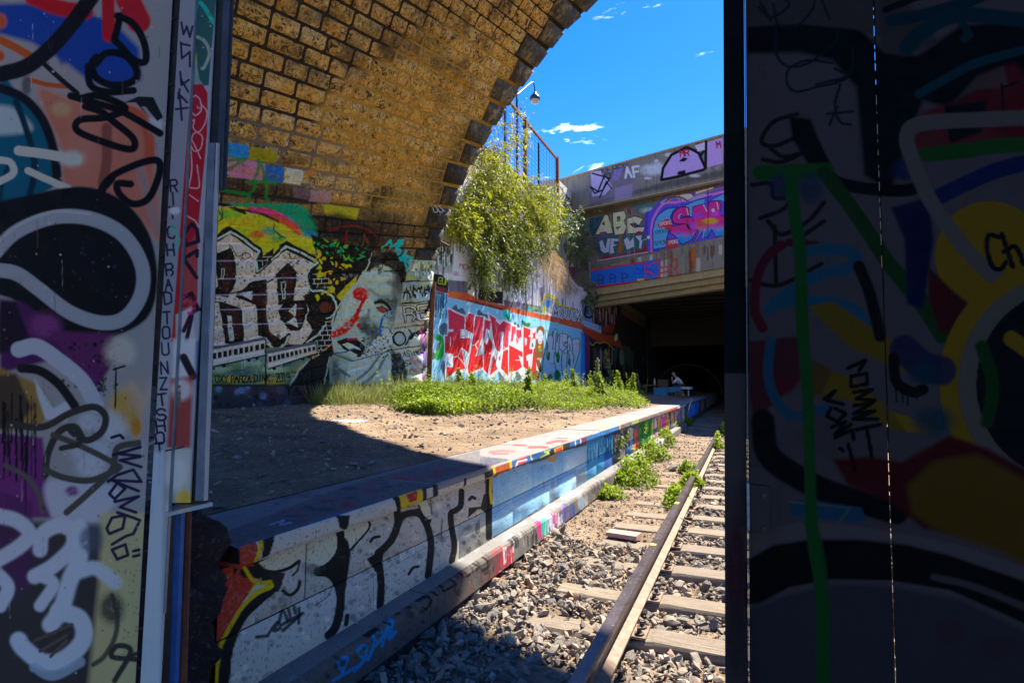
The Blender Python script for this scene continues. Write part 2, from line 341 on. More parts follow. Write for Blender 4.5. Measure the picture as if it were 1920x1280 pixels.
# ---------------------------------------------------------------- the graffiti, wall by wall
K, WHT = '#100f0e', '#e6e6e2'
def art_mural(L):
    # coloured stones and grime above the piece
    p = Pen(L, 400, 220, 5.333)
    p.poly([(60,600),(1060,780),(1500,880),(1900,1000),(1900,1300),(60,1300)], '#1c1a16', 60, a=.62, grit=.5)
    p.poly([(118,240),(355,285),(350,412),(118,385)], '#1283c8', 3, grit=.35); p.poly([(372,292),(642,335),(632,462),(360,420)], '#8b8a10', 3, grit=.55)
    p.poly([(120,400),(430,440),(520,470),(500,640),(200,600),(110,560)], '#b0708a', 6, grit=.45); p.poly([(532,478),(702,500),(695,655),(530,630)], '#1560a8', 3, grit=.3); p.poly([(714,505),(895,530),(880,680),(706,655)], '#b9bba6', 3, grit=.35)
    p.poly([(90,590),(700,660),(1060,720),(1040,880),(700,850),(60,770)], '#1f1b17', 12, a=.85, grit=.3)
    p.poly([(790,690),(960,715),(950,830),(800,800)], '#6d5560', 8, grit=.5, a=.8); p.poly([(965,720),(1180,745),(1170,860),(960,840)], '#a07f86', 6, grit=.5, a=.85); p.spray(980, 560, 60, 35, '#c77a1c', a=.7)
    p.poly([(1080,865),(1470,915),(1440,1030),(1130,985)], '#a3a018', 8, grit=.5); p.stroke([(880,640),(960,650),(1010,700)], 26, '#a09080', 8, a=.7)
    for P in ([(250,960),(400,720),(460,430),(520,640),(540,860)], [(340,650),(540,640),(640,665)], [(120,430),(320,420),(180,500),(130,540)], [(90,730),(350,770)]): p.line(P, 34, '#0c7a2c', 10, a=.85, grit=.5)
    p = Pen(L, 380, 380, 3.2)
    # clouds of green, yellow and pink
    p.poly([(60,0),(180,0),(330,5),(560,10),(640,60),(685,130),(690,250),(600,210),(400,80),(200,30),(60,40)], '#0f8a62', 6, smooth=True, grit=.3)
    p.poly([(55,35),(240,20),(320,60),(420,110),(560,150),(690,230),(760,330),(800,600),(640,560),(500,300),(320,420),(50,260)], '#b0b418', 10, grit=.35)
    for x, y, c in ((120,70,'#3d9b3a'),(260,110,'#c8b61e'),(200,60,'#7bb82c'),(400,170,'#1f8f7a'),(520,190,'#d2c020'),(640,190,'#1b6f9a'),(330,190,'#c9551f'),(160,140,'#d6c828'),(450,210,'#3c9c4c'),(600,230,'#b9bd20')): p.spray(x, y, 50, 26, c, a=.85, grit=.5)
    p.stroke([(290,44),(400,58),(480,92),(560,150)], 40, '#d23a7c', 8, grit=.25); p.stroke([(420,84),(500,120),(580,180)], 34, '#d65c28', 8, grit=.35); p.stroke([(200,40),(330,60),(450,110)], 14, '#4a1a12', 6, grit=.4)
    p.stroke([(70,10),(140,15),(250,60)], 20, '#2a0f12', 5, grit=.4); p.stroke([(90,30),(180,22)], 8, '#cfa7a0', 3, grit=.4)
    # lettering: cream faces inside a black body with a mint outline
    body = [(40,240),(110,160),(165,140),(350,270),(360,330),(340,390),(495,225),(720,345),(690,385),(665,420),(670,510),(760,510),(830,590),(825,690),(780,740),(690,850),(560,900),(380,900),(20,900)]
    p.poly(body, '#14140f', 5); p.poly([(45,265),(160,185),(320,300),(315,425),(330,430),(500,285),(680,370),(625,400),(640,540),(600,560),(640,640),(620,700),(660,760),(600,850),(400,850),(25,860)], '#cbc5b4', 3, grit=.15)
    mint = '#a9c0b2'
    p.stroke([(68,225),(165,172),(250,225),(335,290)], 13, mint, 2, smooth=False); p.line([(335,290),(318,325),(328,412),(420,335),(503,262),(600,305),(695,357),(640,395)], 13, mint, 2); p.stroke([(640,395),(628,450),(652,525),(720,528),(780,565),(802,625),(790,665),(745,692)], 13, mint); p.line([(745,692),(695,650),(690,620)], 9, mint); p.line([(740,735),(690,790),(630,835)], 13, mint)
    br = '#3b1d14'
    for P in ([(88,312),(165,280),(188,345),(192,470),(150,560),(75,545),(100,500)], [(205,560),(300,480),(375,468),(372,640),(392,780),(470,830),(520,790),(500,840),(440,870),(385,800),(340,790),(332,610)], [(105,600),(228,640),(242,835),(145,838)], [(450,430),(512,370),(558,420),(540,590),(462,605)], [(460,650),(505,600),(612,590),(622,650),(580,760),(530,760),(480,700)]):
        p.poly(P, '#15120e', 3, line=('#15120e', 17)); Q = np.array(P, float); c = Q.mean(0); p.poly(c+(Q-c)*[.55, .8]+[8, 0], br, 8, a=.95, grit=.3)
    p.ell(735, 632, 62, 58, '#12110d'); p.ell(738, 628, 38, 34, '#5a2b1a', grit=.3)
    p.line([(60,560),(200,540),(400,470),(480,420),(560,410)], 9, '#26241c', 3); p.line([(45,590),(110,600)], 8, '#26241c')
    for P in ([(220,545),(300,535),(290,580)], [(520,650),(560,610),(555,680)], [(510,715),(555,690),(570,745)]): p.poly(P, '#c8cfc2', 2, line=('#e6eadf', 5))
    p.line([(112,395),(128,395),(128,455),(115,455),(112,395)], 5, mint); p.line([(475,478),(497,474),(492,575),(480,575),(475,478)], 7, mint); p.poly([(145,675),(172,680),(190,830),(165,830)], '#b9c4b8', 3, grit=.3)
    p.stroke([(385,842),(440,880),(490,850),(515,800)], 14, '#aab3a3'); p.stroke([(365,780),(440,840),(515,790)], 10, '#11100c')
    for P in ([(170,260),(210,320),(260,300),(300,330)], [(165,250),(150,330)], [(505,300),(540,340),(590,320),(640,345)], [(520,280),(515,350)], [(240,300),(235,350),(290,320)], [(430,170),(470,200),(440,240)], [(90,40),(110,90),(70,120)], [(420,120),(440,180),(490,210)], [(600,330),(560,370)], [(70,270),(90,330),(60,350)]): p.stroke(P, 5, '#1a1812', 2)
    p.speck(620, 45, 290, 700, 850, ['#14120f', '#2a261f', '#4a4a54'], 2, 8, a=.85)
    for y in (348, 455, 552, 640, 728): p.line([(45,y+3),(330,y),(600,y-6)], 7, '#b8bccc', 4, a=.55, grit=.5)
    # small brick outlines
    def bricks(P, rows, col='#b4bab4'):
        p.poly(P, '#141310', 3)
        for (a, b, y, s_) in rows:
            p.line([(a,y),(b,y-4)], 4, col, 2); 
            for x in np.arange(a+s_, b, 44): p.line([(x,y),(x,y+27)], 4, col, 2)
    bricks([(655,400),(735,400),(790,500),(660,515)], [(665,740,430,30), (660,770,458,8), (660,780,486,30)]); bricks([(780,680),(790,760),(785,830),(700,900),(680,880),(690,800),(740,740)], [(750,790,690,20), (735,782,715,5), (720,780,740,24), (700,778,768,5), (690,776,796,28), (680,776,828,8), (690,770,858,24), (690,740,884,8)]); bricks([(345,330),(420,270),(415,350),(340,400)], [(355,412,325,36), (345,395,350,14)])
    # burst of leaves above the head
    p.poly([(650,190),(760,230),(880,240),(1030,300),(1000,380),(900,520),(810,600),(770,470),(690,350)], '#17160f', 6)
    rr = random.Random(4)
    for _ in range(95):
        x = rr.uniform(665, 1000); y = rr.uniform(225, 580)
        if y > 240+(1010-x)*1.15+30 or y < 200+(x-660)*.08: continue
        p.ell(x, y, rr.uniform(7, 22), rr.uniform(5, 12), rr.choice(['#c2c21a', '#d0b81c', '#a8ab18', '#c9981a'] if y > 300+.25*(x-700) else ['#128a3c', '#0e9a5a', '#56a82a', '#0c7a30']), rr.uniform(20, 160))
    for k in range(7): p.stroke([(700+k*14,240+k*12),(760+k*22,300+k*26),(800+k*28,330+k*34)], 5, '#14130e', 2)
    p.poly([(880,480),(930,430),(905,520),(830,590),(800,560)], '#b5ae16', 5, grit=.3)
    p.line([(150,0),(118,30),(112,100)], 4, '#14130f')
    # green and blue haze under the trains
    p.poly([(10,880),(700,860),(640,940),(560,1000),(525,1092),(10,1092)], '#5f7d5c', 6); 
    for x, y, c in ((100,1000,'#93b08c'),(300,960,'#8fae9a'),(230,1020,'#3b5a5a'),(430,1000,'#a7bf96'),(480,960,'#2c4448'),(90,960,'#24383c'),(340,930,'#5e7f84'),(200,1060,'#c9b83a'),(420,1070,'#b9a22e'),(60,1060,'#7c9a3e')): p.spray(x, y, 75, 24, c, a=.75, grit=.3)
    for (a, b, c, d) in (((20,888),(372,822),(376,912),(22,990)), ((388,905),(676,848),(682,905),(394,995))):
        a, b, c, d = map(np.array, (a, b, c, d)); p.poly([a, b, c, d], '#c8c6b8', 2, grit=.15); p.line([a+(0,-7), b+(0,-7)], 16, '#54545e', 4); f = lambda u, v: (a*(1-u)+b*u)*(1-v)+(d*(1-u)+c*u)*v
        n = 11
        for k in range(n): u0, u1 = (k+.18)/n, (k+.86)/n; p.poly([f(u0,.22), f(u1,.22), f(u1,.58), f(u0,.58)], '#101214', 1)
        p.line([f(0,.62), f(1,.62)], 4, '#7f8fa0'); p.line([f(0,1.02), f(1,1.02)], 8, '#17181a', 3); 
        for u in (.12, .3, .72, .86): p.ell(*f(u, 1.12), 11, 9, '#141414')
    p.line([(378,822),(378,1090)], 9, '#12140f', 3)
    for u in (60, 250, 330, 470): p.drips(3, u-20, u+20, 930, 960, 30, 70, 5, ['#9db8a0'])
    p.text('TOXY', 48, 1076, 40, 0, K, 6.5, sx=.85, gap=.3, jit=.1); p.text('RABZA', 170, 1077, 38, 0, K, 7, sx=.85, gap=.25, jit=.1); p.text('DINK', 310, 1074, 42, -1, K, 6.5, sx=.75, gap=.3, jit=.1); p.text('..', 412, 1070, 30, 0, K, 7); p.text('2019', 442, 1074, 50, -2, K, 6.5, sx=.55, gap=.25, jit=.1); p.text('"', 528, 1040, 30, 0, K, 4); p.spray(150, 1056, 10, 10, '#d98b1c', a=.9); p.spray(296, 1058, 10, 10, '#d98b1c', a=.9); p.line([(22,1076),(30,1030),(36,1076)], 8, K)
    # man in a dark jacket, looking down to the left
    p.poly([(525,1092),(560,1030),(632,950),(700,915),(775,850),(800,960),(770,1092)], '#141a16', 4); p.line([(528,1090),(580,1005),(628,952)], 12, '#93a39a', 3); p.line([(728,1088),(745,1010),(762,925)], 9, '#8f9c94', 3)
    head = [(985,400),(1030,372),(1100,375),(1165,415),(1195,500),(1200,600),(1165,720),(1130,800),(1080,860),(1010,905),(960,945),(900,960),(830,930),(785,880),(778,780),(800,680),(860,560),(920,480)]
    p.poly(head, '#9fb0a3', 6, smooth=True); p.poly([(760,940),(800,890),(920,950),(930,1000),(860,1092),(765,1092)], '#7f8f84', 6); 
    for x, y, rx, ry, c, a in ((1040,430,70,40,'#b7c6ba',.8),(960,620,70,60,'#b3c3b6',.6),(1160,520,28,90,'#4a4038',.7),(1130,660,45,60,'#56605a',.75),(1010,760,60,45,'#3a3f3c',.85),(1060,820,70,50,'#2e3230',.7),(840,800,34,40,'#8a9a8e',.6),(960,740,30,34,'#202322',.9),(975,700,40,20,'#4a504c',.7),(930,870,60,30,'#8d9b90',.5),(1090,590,60,22,'#1e201e',.85),(1150,600,26,40,'#2a2c2a',.7),(800,1010,30,70,'#394640',.8),(850,980,40,50,'#aab8ac',.6),(1180,440,30,60,'#1a1a17',.8)): p.spray(x, y, rx, ry, c, a=a, grit=.25)
    p.poly([(1010,330),(1100,290),(1200,320),(1245,400),(1250,500),(1225,600),(1195,560),(1180,450),(1120,390),(1060,370),(1000,410),(980,400)], '#100f0d', 14, smooth=True, grit=.08); p.speck(60, 990, 290, 1240, 420, ['#13120f', '#3a3832', '#22201c'], 6, 20, a=.8); p.speck(120, 830, 430, 1160, 860, ['#c3cfc4', '#7f8c82', '#5f6a62', '#b0beb2'], 4, 12, a=.25); p.stroke([(1120,480),(1185,520),(1190,640),(1150,740)], 30, '#3c3c36', 26, a=.6, grit=.3); p.stroke([(900,560),(880,620),(850,700),(830,780)], 26, '#c6d2c6', 18, a=.5, grit=.3); p.stroke([(1000,520),(1060,560),(1130,560)], 16, '#5a625a', 14, a=.6); p.stroke([(1000,640),(985,700),(940,745)], 14, '#5c655e', 12, a=.7); p.stroke([(1020,300),(985,385),(930,470),(870,540),(800,650),(780,720),(778,830)], 8, '#aab0a4', 2)
    p.stroke([(1035,600),(1075,592),(1115,620),(1130,660)], 18, '#141413', 6); p.poly([(1042,628),(1080,618),(1118,650),(1085,662),(1050,650)], '#161514', 3); p.ell(1075, 640, 26, 13, '#a03a22', 25); p.line([(1040,634),(1075,664),(1110,662)], 5, '#8f9c92')
    p.poly([(805,832),(860,810),(930,820),(975,862),(950,930),(905,915),(850,880)], '#151313', 4); p.poly([(835,850),(870,838),(900,850),(940,872),(950,885),(905,872),(880,880),(862,866)], '#c9d4cb', 2); p.poly([(862,890),(880,885),(905,900),(930,912),(915,925),(900,930)], '#b8c4ba', 2); p.stroke([(780,905),(850,895),(905,880)], 7, '#3a4a66', 3)
    p.poly([(880,960),(1000,900),(1130,895),(1200,905),(1245,1000),(1262,1092),(850,1092)], '#c9cfca', 5, grit=.1); p.poly([(1130,905),(1195,900),(1235,990),(1255,1092),(1135,1092)], '#2a2c30', 4, grit=.3); p.line([(1190,900),(1230,985),(1250,1088)], 9, '#b9c0c4', 3)
    for P in ([(900,1085),(1000,1000),(1060,920)], [(960,1090),(1030,1030),(1090,940)], [(820,1000),(880,1040)]): p.stroke(P, 18, '#43494a', 12, a=.8)
    p.poly([(1000,860),(1060,790),(1120,740),(1150,790),(1150,870),(1000,930),(940,950)], '#d6d8d2', 6); p.speck(160, 950, 740, 1150, 930, ['#22242a', '#4c5260'], 2, 9, a=.9)  # pale jaw patch and shirt hold the sunlit triangle, painted in
    p.stroke([(1106,660),(1075,705),(1062,795)], 13, '#1c5fae', 3); p.line([(1120,660),(1150,655)], 9, '#2a6ab0'); p.text('LIE', 1070, 690, 30, -10, '#c8d4da', 3)
    p.ell(948, 548, 50, 40, '#c8161a', 15, grit=.5, soft=10); p.speck(10, 900, 500, 1000, 600, ['#c8161a'], 3, 7, a=.6); p.stroke([(965,580),(940,640),(915,680)], 22, '#c0141a', 4); p.stroke([(920,690),(850,760),(790,790)], 44, '#c8161a', 16, grit=.9); p.speck(26, 790, 700, 900, 800, ['#c8161a', '#a01014'], 3, 7, a=.6); p.ell(936, 736, 12, 14, '#c8161a'); p.stroke([(870,820),(920,815)], 14, '#b01418', 4, grit=.4)
    p.line([(780,905),(900,950),(1100,895),(1140,880),(1310,850)], 7, '#2c2a28', 3, a=.8)
    # grime, faded red writing, turquoise tag
    p.poly([(640,80),(820,60),(1000,130),(1080,220),(1070,300),(990,300),(870,240),(700,210)], '#17140f', 30, a=.85, grit=.3)
    p.stroke([(760,170),(860,140),(960,150),(1040,200),(1050,260)], 14, '#6d1c1e', 5, a=.8, grit=.5); p.line([(860,250),(870,170),(850,230)], 10, '#7a2022', 4, a=.7, grit=.5); p.line([(960,260),(975,190),(990,250)], 10, '#7a3a20', a=.7, grit=.4)
    T = '#16a6a6'
    for P in ([(1080,270),(1125,225),(1130,270),(1160,245),(1165,290)], [(1165,245),(1190,240),(1170,275),(1195,290),(1170,310)], [(1190,345),(1222,290)], [(1180,330),(1260,332),(1205,318),(1250,390)], [(1175,230),(1200,222),(1195,250),(1172,248)]): p.line(P, 14, T, 4)
    p.line([(1205,340),(1228,410)], 14, T, 4)
    # corner stones of the pier
    cs = [((1240,340),(1390,345),(1370,460),(1215,470),'#87998a'),((1200,480),(1370,470),(1345,585),(1190,600),'#8b9a94'),((1170,625),(1340,590),(1320,725),(1140,750),'#a9a59a'),((1150,760),(1320,735),(1310,850),(1140,880),'#aab0a8'),((1140,890),(1310,855),(1305,1100),(1240,1092),(1200,900),'#c4c6c4')]
    for q in cs: p.poly(q[:-1], q[-1], 3, grit=.15)
    p.drips(16, 1240, 1370, 345, 380, 50, 90, 9, ['#d8ddd6', '#3a5a48', '#1d2a24', '#6f8a7c']); p.drips(14, 1200, 1350, 485, 520, 40, 80, 7, ['#e2e4e0', '#16211d', '#2b4a3c']); p.spray(1240, 450, 25, 14, '#a8a81e', a=.8)
    p.text('AMAP', 1205, 570, 60, -6, '#1a1f1d', 9, sx=1.2, gap=.4); p.bubble('B', 1215, 715, 90, -8, '#9d9c94', '#16181a', 20, 6) if False else None
    for (x, y) in ((1218,712),): p.text('BE', x, y, 84, -8, '#15171a', 20, sx=1.1); p.text('BE', x, y, 84, -8, '#b9b9b2', 9, sx=1.1)
    p.ell(1180, 815, 42, 46, '#1f2428'); p.ell(1182, 815, 30, 34, '#9fa6a8'); p.stroke([(1220,850),(1260,790),(1310,780)], 12, '#1c2022'); p.stroke([(1235,760),(1275,800),(1300,760)], 9, '#22262a'); p.ell(1308, 772, 11, 30, '#c01a22')
    for i, t in enumerate(('ASIMEO', 'SWING', 'NOVA')): p.text(t, 1205+i*12, 925+i*55, 34, -7, '#26262c', 5, sx=.8, gap=.35)
    p.stroke([(1326,740),(1316,830),(1322,930),(1310,1010),(1305,1090)], 11, '#7a3fa0', 4, a=.8); p.drips(12, 1296, 1330, 700, 900, 40, 160, 5, ['#a33a90', '#3a3aa0', '#c86a9a', '#d8d8d8']); p.speck(40, 1230, 930, 1310, 1080, ['#d08aa0', '#9ab8d0', '#c8c8a0'], 5, 14)
    p.poly([(1375,470),(1392,470),(1350,1112),(1325,1112)], '#2a1712', 3)
    # faint writing high on the corner stones
    for k in range(4): p.L.stroke(np.array([(809,386),(811,396),(817,396),(817,386),(821,396),(827,395),(825,386),(830,395)])+(0, 0), 1.4, '#a9a79a', .6, a=.35)
def art_mortar(L):
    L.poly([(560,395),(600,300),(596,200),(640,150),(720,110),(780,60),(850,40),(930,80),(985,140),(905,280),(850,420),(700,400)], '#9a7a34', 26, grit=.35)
    L.poly([(400,210),(640,250),(700,420),(400,360)], '#6d6354', 20, a=.8, grit=.4); art_mural(L)
def art_stonewash(L):
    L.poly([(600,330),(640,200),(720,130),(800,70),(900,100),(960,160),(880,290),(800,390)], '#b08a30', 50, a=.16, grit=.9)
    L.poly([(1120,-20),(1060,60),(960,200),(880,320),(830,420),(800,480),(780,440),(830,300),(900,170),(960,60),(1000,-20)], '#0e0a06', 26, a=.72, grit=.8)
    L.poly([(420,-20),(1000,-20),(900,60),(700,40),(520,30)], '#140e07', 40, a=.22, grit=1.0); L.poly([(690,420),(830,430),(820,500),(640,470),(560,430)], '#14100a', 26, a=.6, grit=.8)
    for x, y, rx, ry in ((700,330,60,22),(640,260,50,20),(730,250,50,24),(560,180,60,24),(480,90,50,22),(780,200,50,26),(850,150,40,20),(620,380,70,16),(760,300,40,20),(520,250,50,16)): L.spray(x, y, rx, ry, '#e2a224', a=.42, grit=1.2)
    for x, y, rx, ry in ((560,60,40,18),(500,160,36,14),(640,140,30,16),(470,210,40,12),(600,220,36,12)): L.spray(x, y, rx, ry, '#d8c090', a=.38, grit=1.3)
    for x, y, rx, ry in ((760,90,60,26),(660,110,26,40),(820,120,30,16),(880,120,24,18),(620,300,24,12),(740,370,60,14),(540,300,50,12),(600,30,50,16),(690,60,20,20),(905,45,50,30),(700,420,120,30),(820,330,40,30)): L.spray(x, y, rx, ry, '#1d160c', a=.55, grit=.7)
    art_mural(L)
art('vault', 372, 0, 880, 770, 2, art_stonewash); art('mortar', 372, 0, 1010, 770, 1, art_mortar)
art('plinth', 372, 700, 880, 800, 1, lambda L: (L.poly([(372,715),(880,715),(880,800),(372,800)], '#23252b', 3, a=.8, grit=.4), Pen(L, 380, 380, 3.2).spray(60, 1120, 70, 40, '#1f5a3c', a=.6), Pen(L, 380, 380, 3.2).text('TAKON', 500, 1150, 40, 0, '#07080a', 12, sx=1.4), L.speck(60, 380, 728, 640, 765, ['#6f7f9a', '#4a5266', '#5c2a3a', '#0d0d10'], 2, 8)))

def art_wall(L):
    # upper part: white wash with runs and painted-in streak shadows of the plants
    L.poly([(800,150),(1100,150),(1100,640),(800,640)], '#c9c7c6', 2)
    L.drips(150, 815, 1102, 420, 560, 20, 90, 3.2, ['#4c463c', '#6f675a', '#e9e9ee', '#8d867a', '#a9a6b4', '#2d2a26'], a=.75); L.drips(60, 960, 1100, 480, 560, 30, 70, 4, ['#efeff4', '#d5d2e0'], a=.8)
    p = Pen(L, 810, 440, 6.4)
    p.poly([(0,0),(300,0),(260,460),(0,440)], '#8f9a8c', 30, a=.8, grit=.4); p.drips(40, 60, 300, 60, 300, 60, 200, 12, ['#1c2a22', '#dfe3dd', '#4a5a50'], a=.8); p.text('SCE', 120, 300, 110, -70, '#1b211e', 14, sx=.9)
    p.poly([(300,200),(450,200),(450,560),(260,540)], '#d6d2da', 12); p.text('MGK', 340, 400, 60, 12, '#a3222c', 8); p.text('GU..', 275, 480, 36, 8, '#a3222c', 7)
    p.poly([(580,180),(760,180),(760,640),(590,610)], '#8d8493', 5); p.poly([(620,60),(790,100),(790,590),(630,530)], '#7c8c66', 6); p.poly([(580,610),(860,690),(860,830),(560,800)], '#1f1a20', 14)
    p.poly([(0,460),(130,480),(215,560),(200,700),(0,700)], '#16161c', 6); p.text('GUHS', 90, 590, 80, 6, '#b7c21c', 9, sx=.7, gap=.3)
    p.poly([(210,540),(420,560),(430,700),(210,690)], '#5f5560', 10, a=.9); p.poly([(30,610),(190,640),(180,740),(30,720)], '#7a3030', 8, grit=.3)
    p.poly([(190,680),(420,690),(560,770),(880,850),(1180,920),(1500,985),(1800,1040),(1905,1060),(1905,1170),(1800,1160),(1500,1110),(1180,1030),(940,960),(860,930),(560,870),(400,800),(190,760)], '#c5501f', 3, grit=.12)
    p.spray(270, 720, 90, 40, '#e0702a', a=.9); p.poly([(400,770),(560,800),(860,880),(860,940),(560,860)], '#4a1d10', 10, a=.8, grit=.4)
    p.poly([(870,780),(1330,860),(1340,940),(1180,920),(880,850)], '#33303a', 8, a=.85, grit=.4); p.spray(1190, 890, 40, 34, '#2ab5a5', a=.9); p.spray(1300, 930, 26, 26, '#3fc0b0', a=.8); p.spray(1050, 830, 50, 40, '#7a6a8a', a=.7); p.text('GUHS', 1215, 880, 36, 14, '#a9b81c', 6); p.line([(880,870),(940,820)], 10, '#c02a60')
    p.poly([(1310,800),(1390,710),(1500,760),(1560,850),(1720,870),(1760,1010),(1480,960),(1320,900)], '#9a9aa2', 5); p.stroke([(1320,800),(1390,725),(1490,770),(1550,850),(1700,890)], 30, '#d6c414', 6); p.ell(1400, 830, 30, 50, '#2a7ac0'); p.text('MOUCA', 1460, 990, 130, 9, '#1e2226', 26, sx=.7, gap=.35); p.text('MOUCA', 1460, 990, 130, 9, '#d0d2d6', 12, sx=.7, gap=.35); p.line([(1360,860),(1350,940)], 26, '#c9d014')
    p.poly([(1300,640),(1350,620),(1345,780),(1320,800)], '#5a3568', 6, a=.8); p.poly([(1725,420),(1750,420),(1750,580),(1730,560)], '#c9a31a', 3)
    p.drips(14, 1780, 1900, 900, 1030, 40, 120, 14, ['#d8dae4', '#8890b0', '#3a4568'])
    # pale blue panel
    q = Pen(L, 800, 540, 6.094)
    q.poly([(40,0),(235,60),(235,115),(460,175),(880,270),(1830,500),(1835,1400),(-20,1300)], '#8cc8e2', 3); L.poly([(838.5,560),(842,557),(947,583),(1040,604),(1092,618),(1092,760),(838,760)], '#8fcbe6', 1.5)
    q.drips(40, 60, 235, 40, 120, 60, 260, 12, ['#10506e', '#1c6f92', '#0d3d55'], a=.85); q.text('WASHK', 80, 330, 90, 6, '#0d2f40', 6, sx=.5, gap=.3)
    q.poly([(80,0),(200,10),(190,80),(80,60)], '#7c3434', 8, a=.8)
    G, Wt, Rd, Rl = '#4d5c6a', '#eceef0', '#d4141c', '#dc3350'
    for P in ([(300,240),(340,190),(365,240),(410,225),(440,300)], [(580,300),(600,245),(640,290),(690,300),(690,360)], [(225,400),(150,430),(145,500),(220,560)], [(120,640),(150,620),(190,700),(110,720)], [(55,780),(80,730),(95,800),(65,820)], [(200,820),(160,900),(180,960),(215,1060),(215,900)], [(270,1090),(340,1030),(420,1010),(360,1120)], [(820,960),(850,1090),(890,1040)], [(230,770),(290,760),(290,880),(250,860)]): q.poly(P, G, 3, smooth=True)
    wo = [(240,215),(445,320),(470,265),(560,310),(655,320),(700,355),(700,270),(805,345),(800,390),(880,355),(965,400),(1010,395),(1040,440),(1080,440),(1100,480),(1150,470),(1270,480),(1290,520),(1300,640),(1310,1180),(1250,1100),(1180,1020),(1100,1080),(1010,1000),(940,1100),(830,930),(740,1060),(640,930),(480,1010),(440,960),(330,990),(215,1110),(213,880),(297,900),(245,840),(195,825),(200,760),(195,525),(245,545),(240,450)]
    q.poly(wo, Wt, 3)
    reds = [[(248,240),(435,330),(430,470),(385,470),(385,570),(500,570),(480,740),(400,680),(440,920),(330,950),(225,1030),(228,895),(300,905),(300,750),(245,745),(240,540),(245,500),(300,500),(305,470),(248,470)], [(210,545),(270,550),(270,660),(245,690),(240,745),(210,735)],
            [(445,340),(480,285),(540,305),(530,520),(440,470)], [(555,320),(650,330),(630,560),(580,720),(560,780),(640,750),(650,900),(480,980),(470,900),(530,560)], [(665,360),(735,380),(720,480),(680,460),(655,600),(690,640),(720,560),(760,640),(740,740),(700,980),(650,930),(660,700),(640,560)], [(710,295),(790,350),(790,460),(820,640),(850,740),(790,690),(760,560),(740,400)],
            [(815,400),(880,370),(965,410),(960,600),(940,590),(930,490),(905,500),(880,560),(870,640),(850,720),(840,560),(815,480)], [(880,720),(930,700),(940,960),(890,1000),(850,900)], [(760,760),(800,820),(815,920),(720,1000)], [(830,750),(850,790),(830,830),(815,790)]]
    for i, P in enumerate(reds): q.poly(P, Rd, 2, grad=(Rl, -90, .45, .7))
    for P in ([(395,685),(355,780),(300,790)], [(355,780),(430,870)], [(500,660),(555,645),(590,600)], [(555,645),(580,700)], [(640,600),(690,640)], [(710,745),(750,745),(780,660)], [(750,745),(790,810)], [(880,690),(925,690)], [(272,560),(272,660)]): q.line(P, 8, Wt)
    for P in ([(410,700),(440,720),(450,900),(430,820)], [(600,640),(630,660),(630,750),(570,780)], [(690,470),(715,540),(700,620)]): q.poly(P, '#7f8d90', 3)
    q.poly([(390,480),(520,560),(390,560)], Wt, 2); q.line([(395,545),(440,550)], 8, G)
    for P in ([(100,580),(130,530),(190,590),(190,760),(130,820),(95,790),(90,740),(130,770),(110,740),(120,720),(150,690),(150,610)],): q.poly(P, '#13992a', 3, smooth=True, line=('#0a4a18', 5))
    q.ell(920, 300, 44, 46, '#2fc4b8'); q.poly([(905,285),(930,330),(960,310),(950,380),(920,370)], '#0f8a2c', 2)
    r = Pen(L, 930, 580, 8)
    r.poly([(0,150),(110,160),(225,215),(230,240),(300,240),(300,290),(385,290),(405,250),(520,290),(600,270),(610,930),(600,1090),(560,1010),(500,940),(300,900),(190,1120),(70,960),(0,840)], Wt, 3)
    for P, c in (([(0,170),(60,230),(110,170),(220,220),(215,330),(190,330),(180,560),(100,600),(110,330),(70,340),(60,640),(0,600)], Rl), ([(110,610),(180,590),(185,1000),(75,880)], Rd), ([(235,250),(295,260),(300,380),(270,360),(250,480),(220,480)], Rl), ([(305,300),(380,310),(385,410),(345,430),(330,530),(300,500)], Rl), ([(195,530),(400,640),(400,720),(340,690),(390,860),(310,920),(195,940)], Rd), ([(410,260),(515,300),(510,380),(480,400),(520,420),(500,590),(550,600),(545,660),(470,680),(500,900),(540,860),(560,600),(600,560),(605,940),(560,960),(410,860)], Rd), ([(40,720),(70,680),(65,760),(45,770)], Rd)): r.poly(P, c, 2)
    r.poly([(430,420),(465,440),(460,530),(435,540)], Wt, 2); r.poly([(455,690),(480,700),(490,760),(460,770)], Wt, 2)
    for P in ([(280,340),(330,460),(385,490)], [(110,560),(180,590),(120,620)], [(290,760),(380,760)], [(270,420),(330,520)]): r.line(P, 7, Wt)
    r.poly([(545,330),(560,360),(600,330),(585,400),(600,460),(570,430),(530,460),(555,410)], Rd, 2); 
    for P in ([(260,220),(285,180),(305,230)], [(310,240),(330,210),(355,260),(330,275)], [(540,500),(560,520),(555,560),(535,560)], [(300,930),(350,960),(380,1040),(300,1060)], [(50,930),(130,1060),(70,1100)]): r.poly(P, G, 3, smooth=True)
    r.poly([(150,70),(185,110),(215,85),(215,180),(180,180),(155,140)], '#0f8a2c', 2); r.poly([(385,165),(430,180),(450,215),(480,195),(515,215),(505,245),(480,265),(440,250),(400,225)], '#0c7a2a', 2, line=('#06401a', 4)); r.ell(170, 40, 60, 40, '#2fc4b8', a=.9)
    for x in (440, 570, 810, 930): r.ell(x, 150+(x-440)*.13, 22, 26, '#35c8bc')
    # plain long-armed brown monkey
    r.ell(668, 330, 62, 85, '#7a4a16'); r.poly([(610,440),(700,440),(715,560),(700,700),(660,760),(690,900),(680,940),(640,920),(600,780),(580,640),(590,520)], '#7a4a16', 3, smooth=True); r.ell(662, 400, 42, 92, '#eef0f6'); r.ell(662, 470, 30, 50, '#eef0f6')
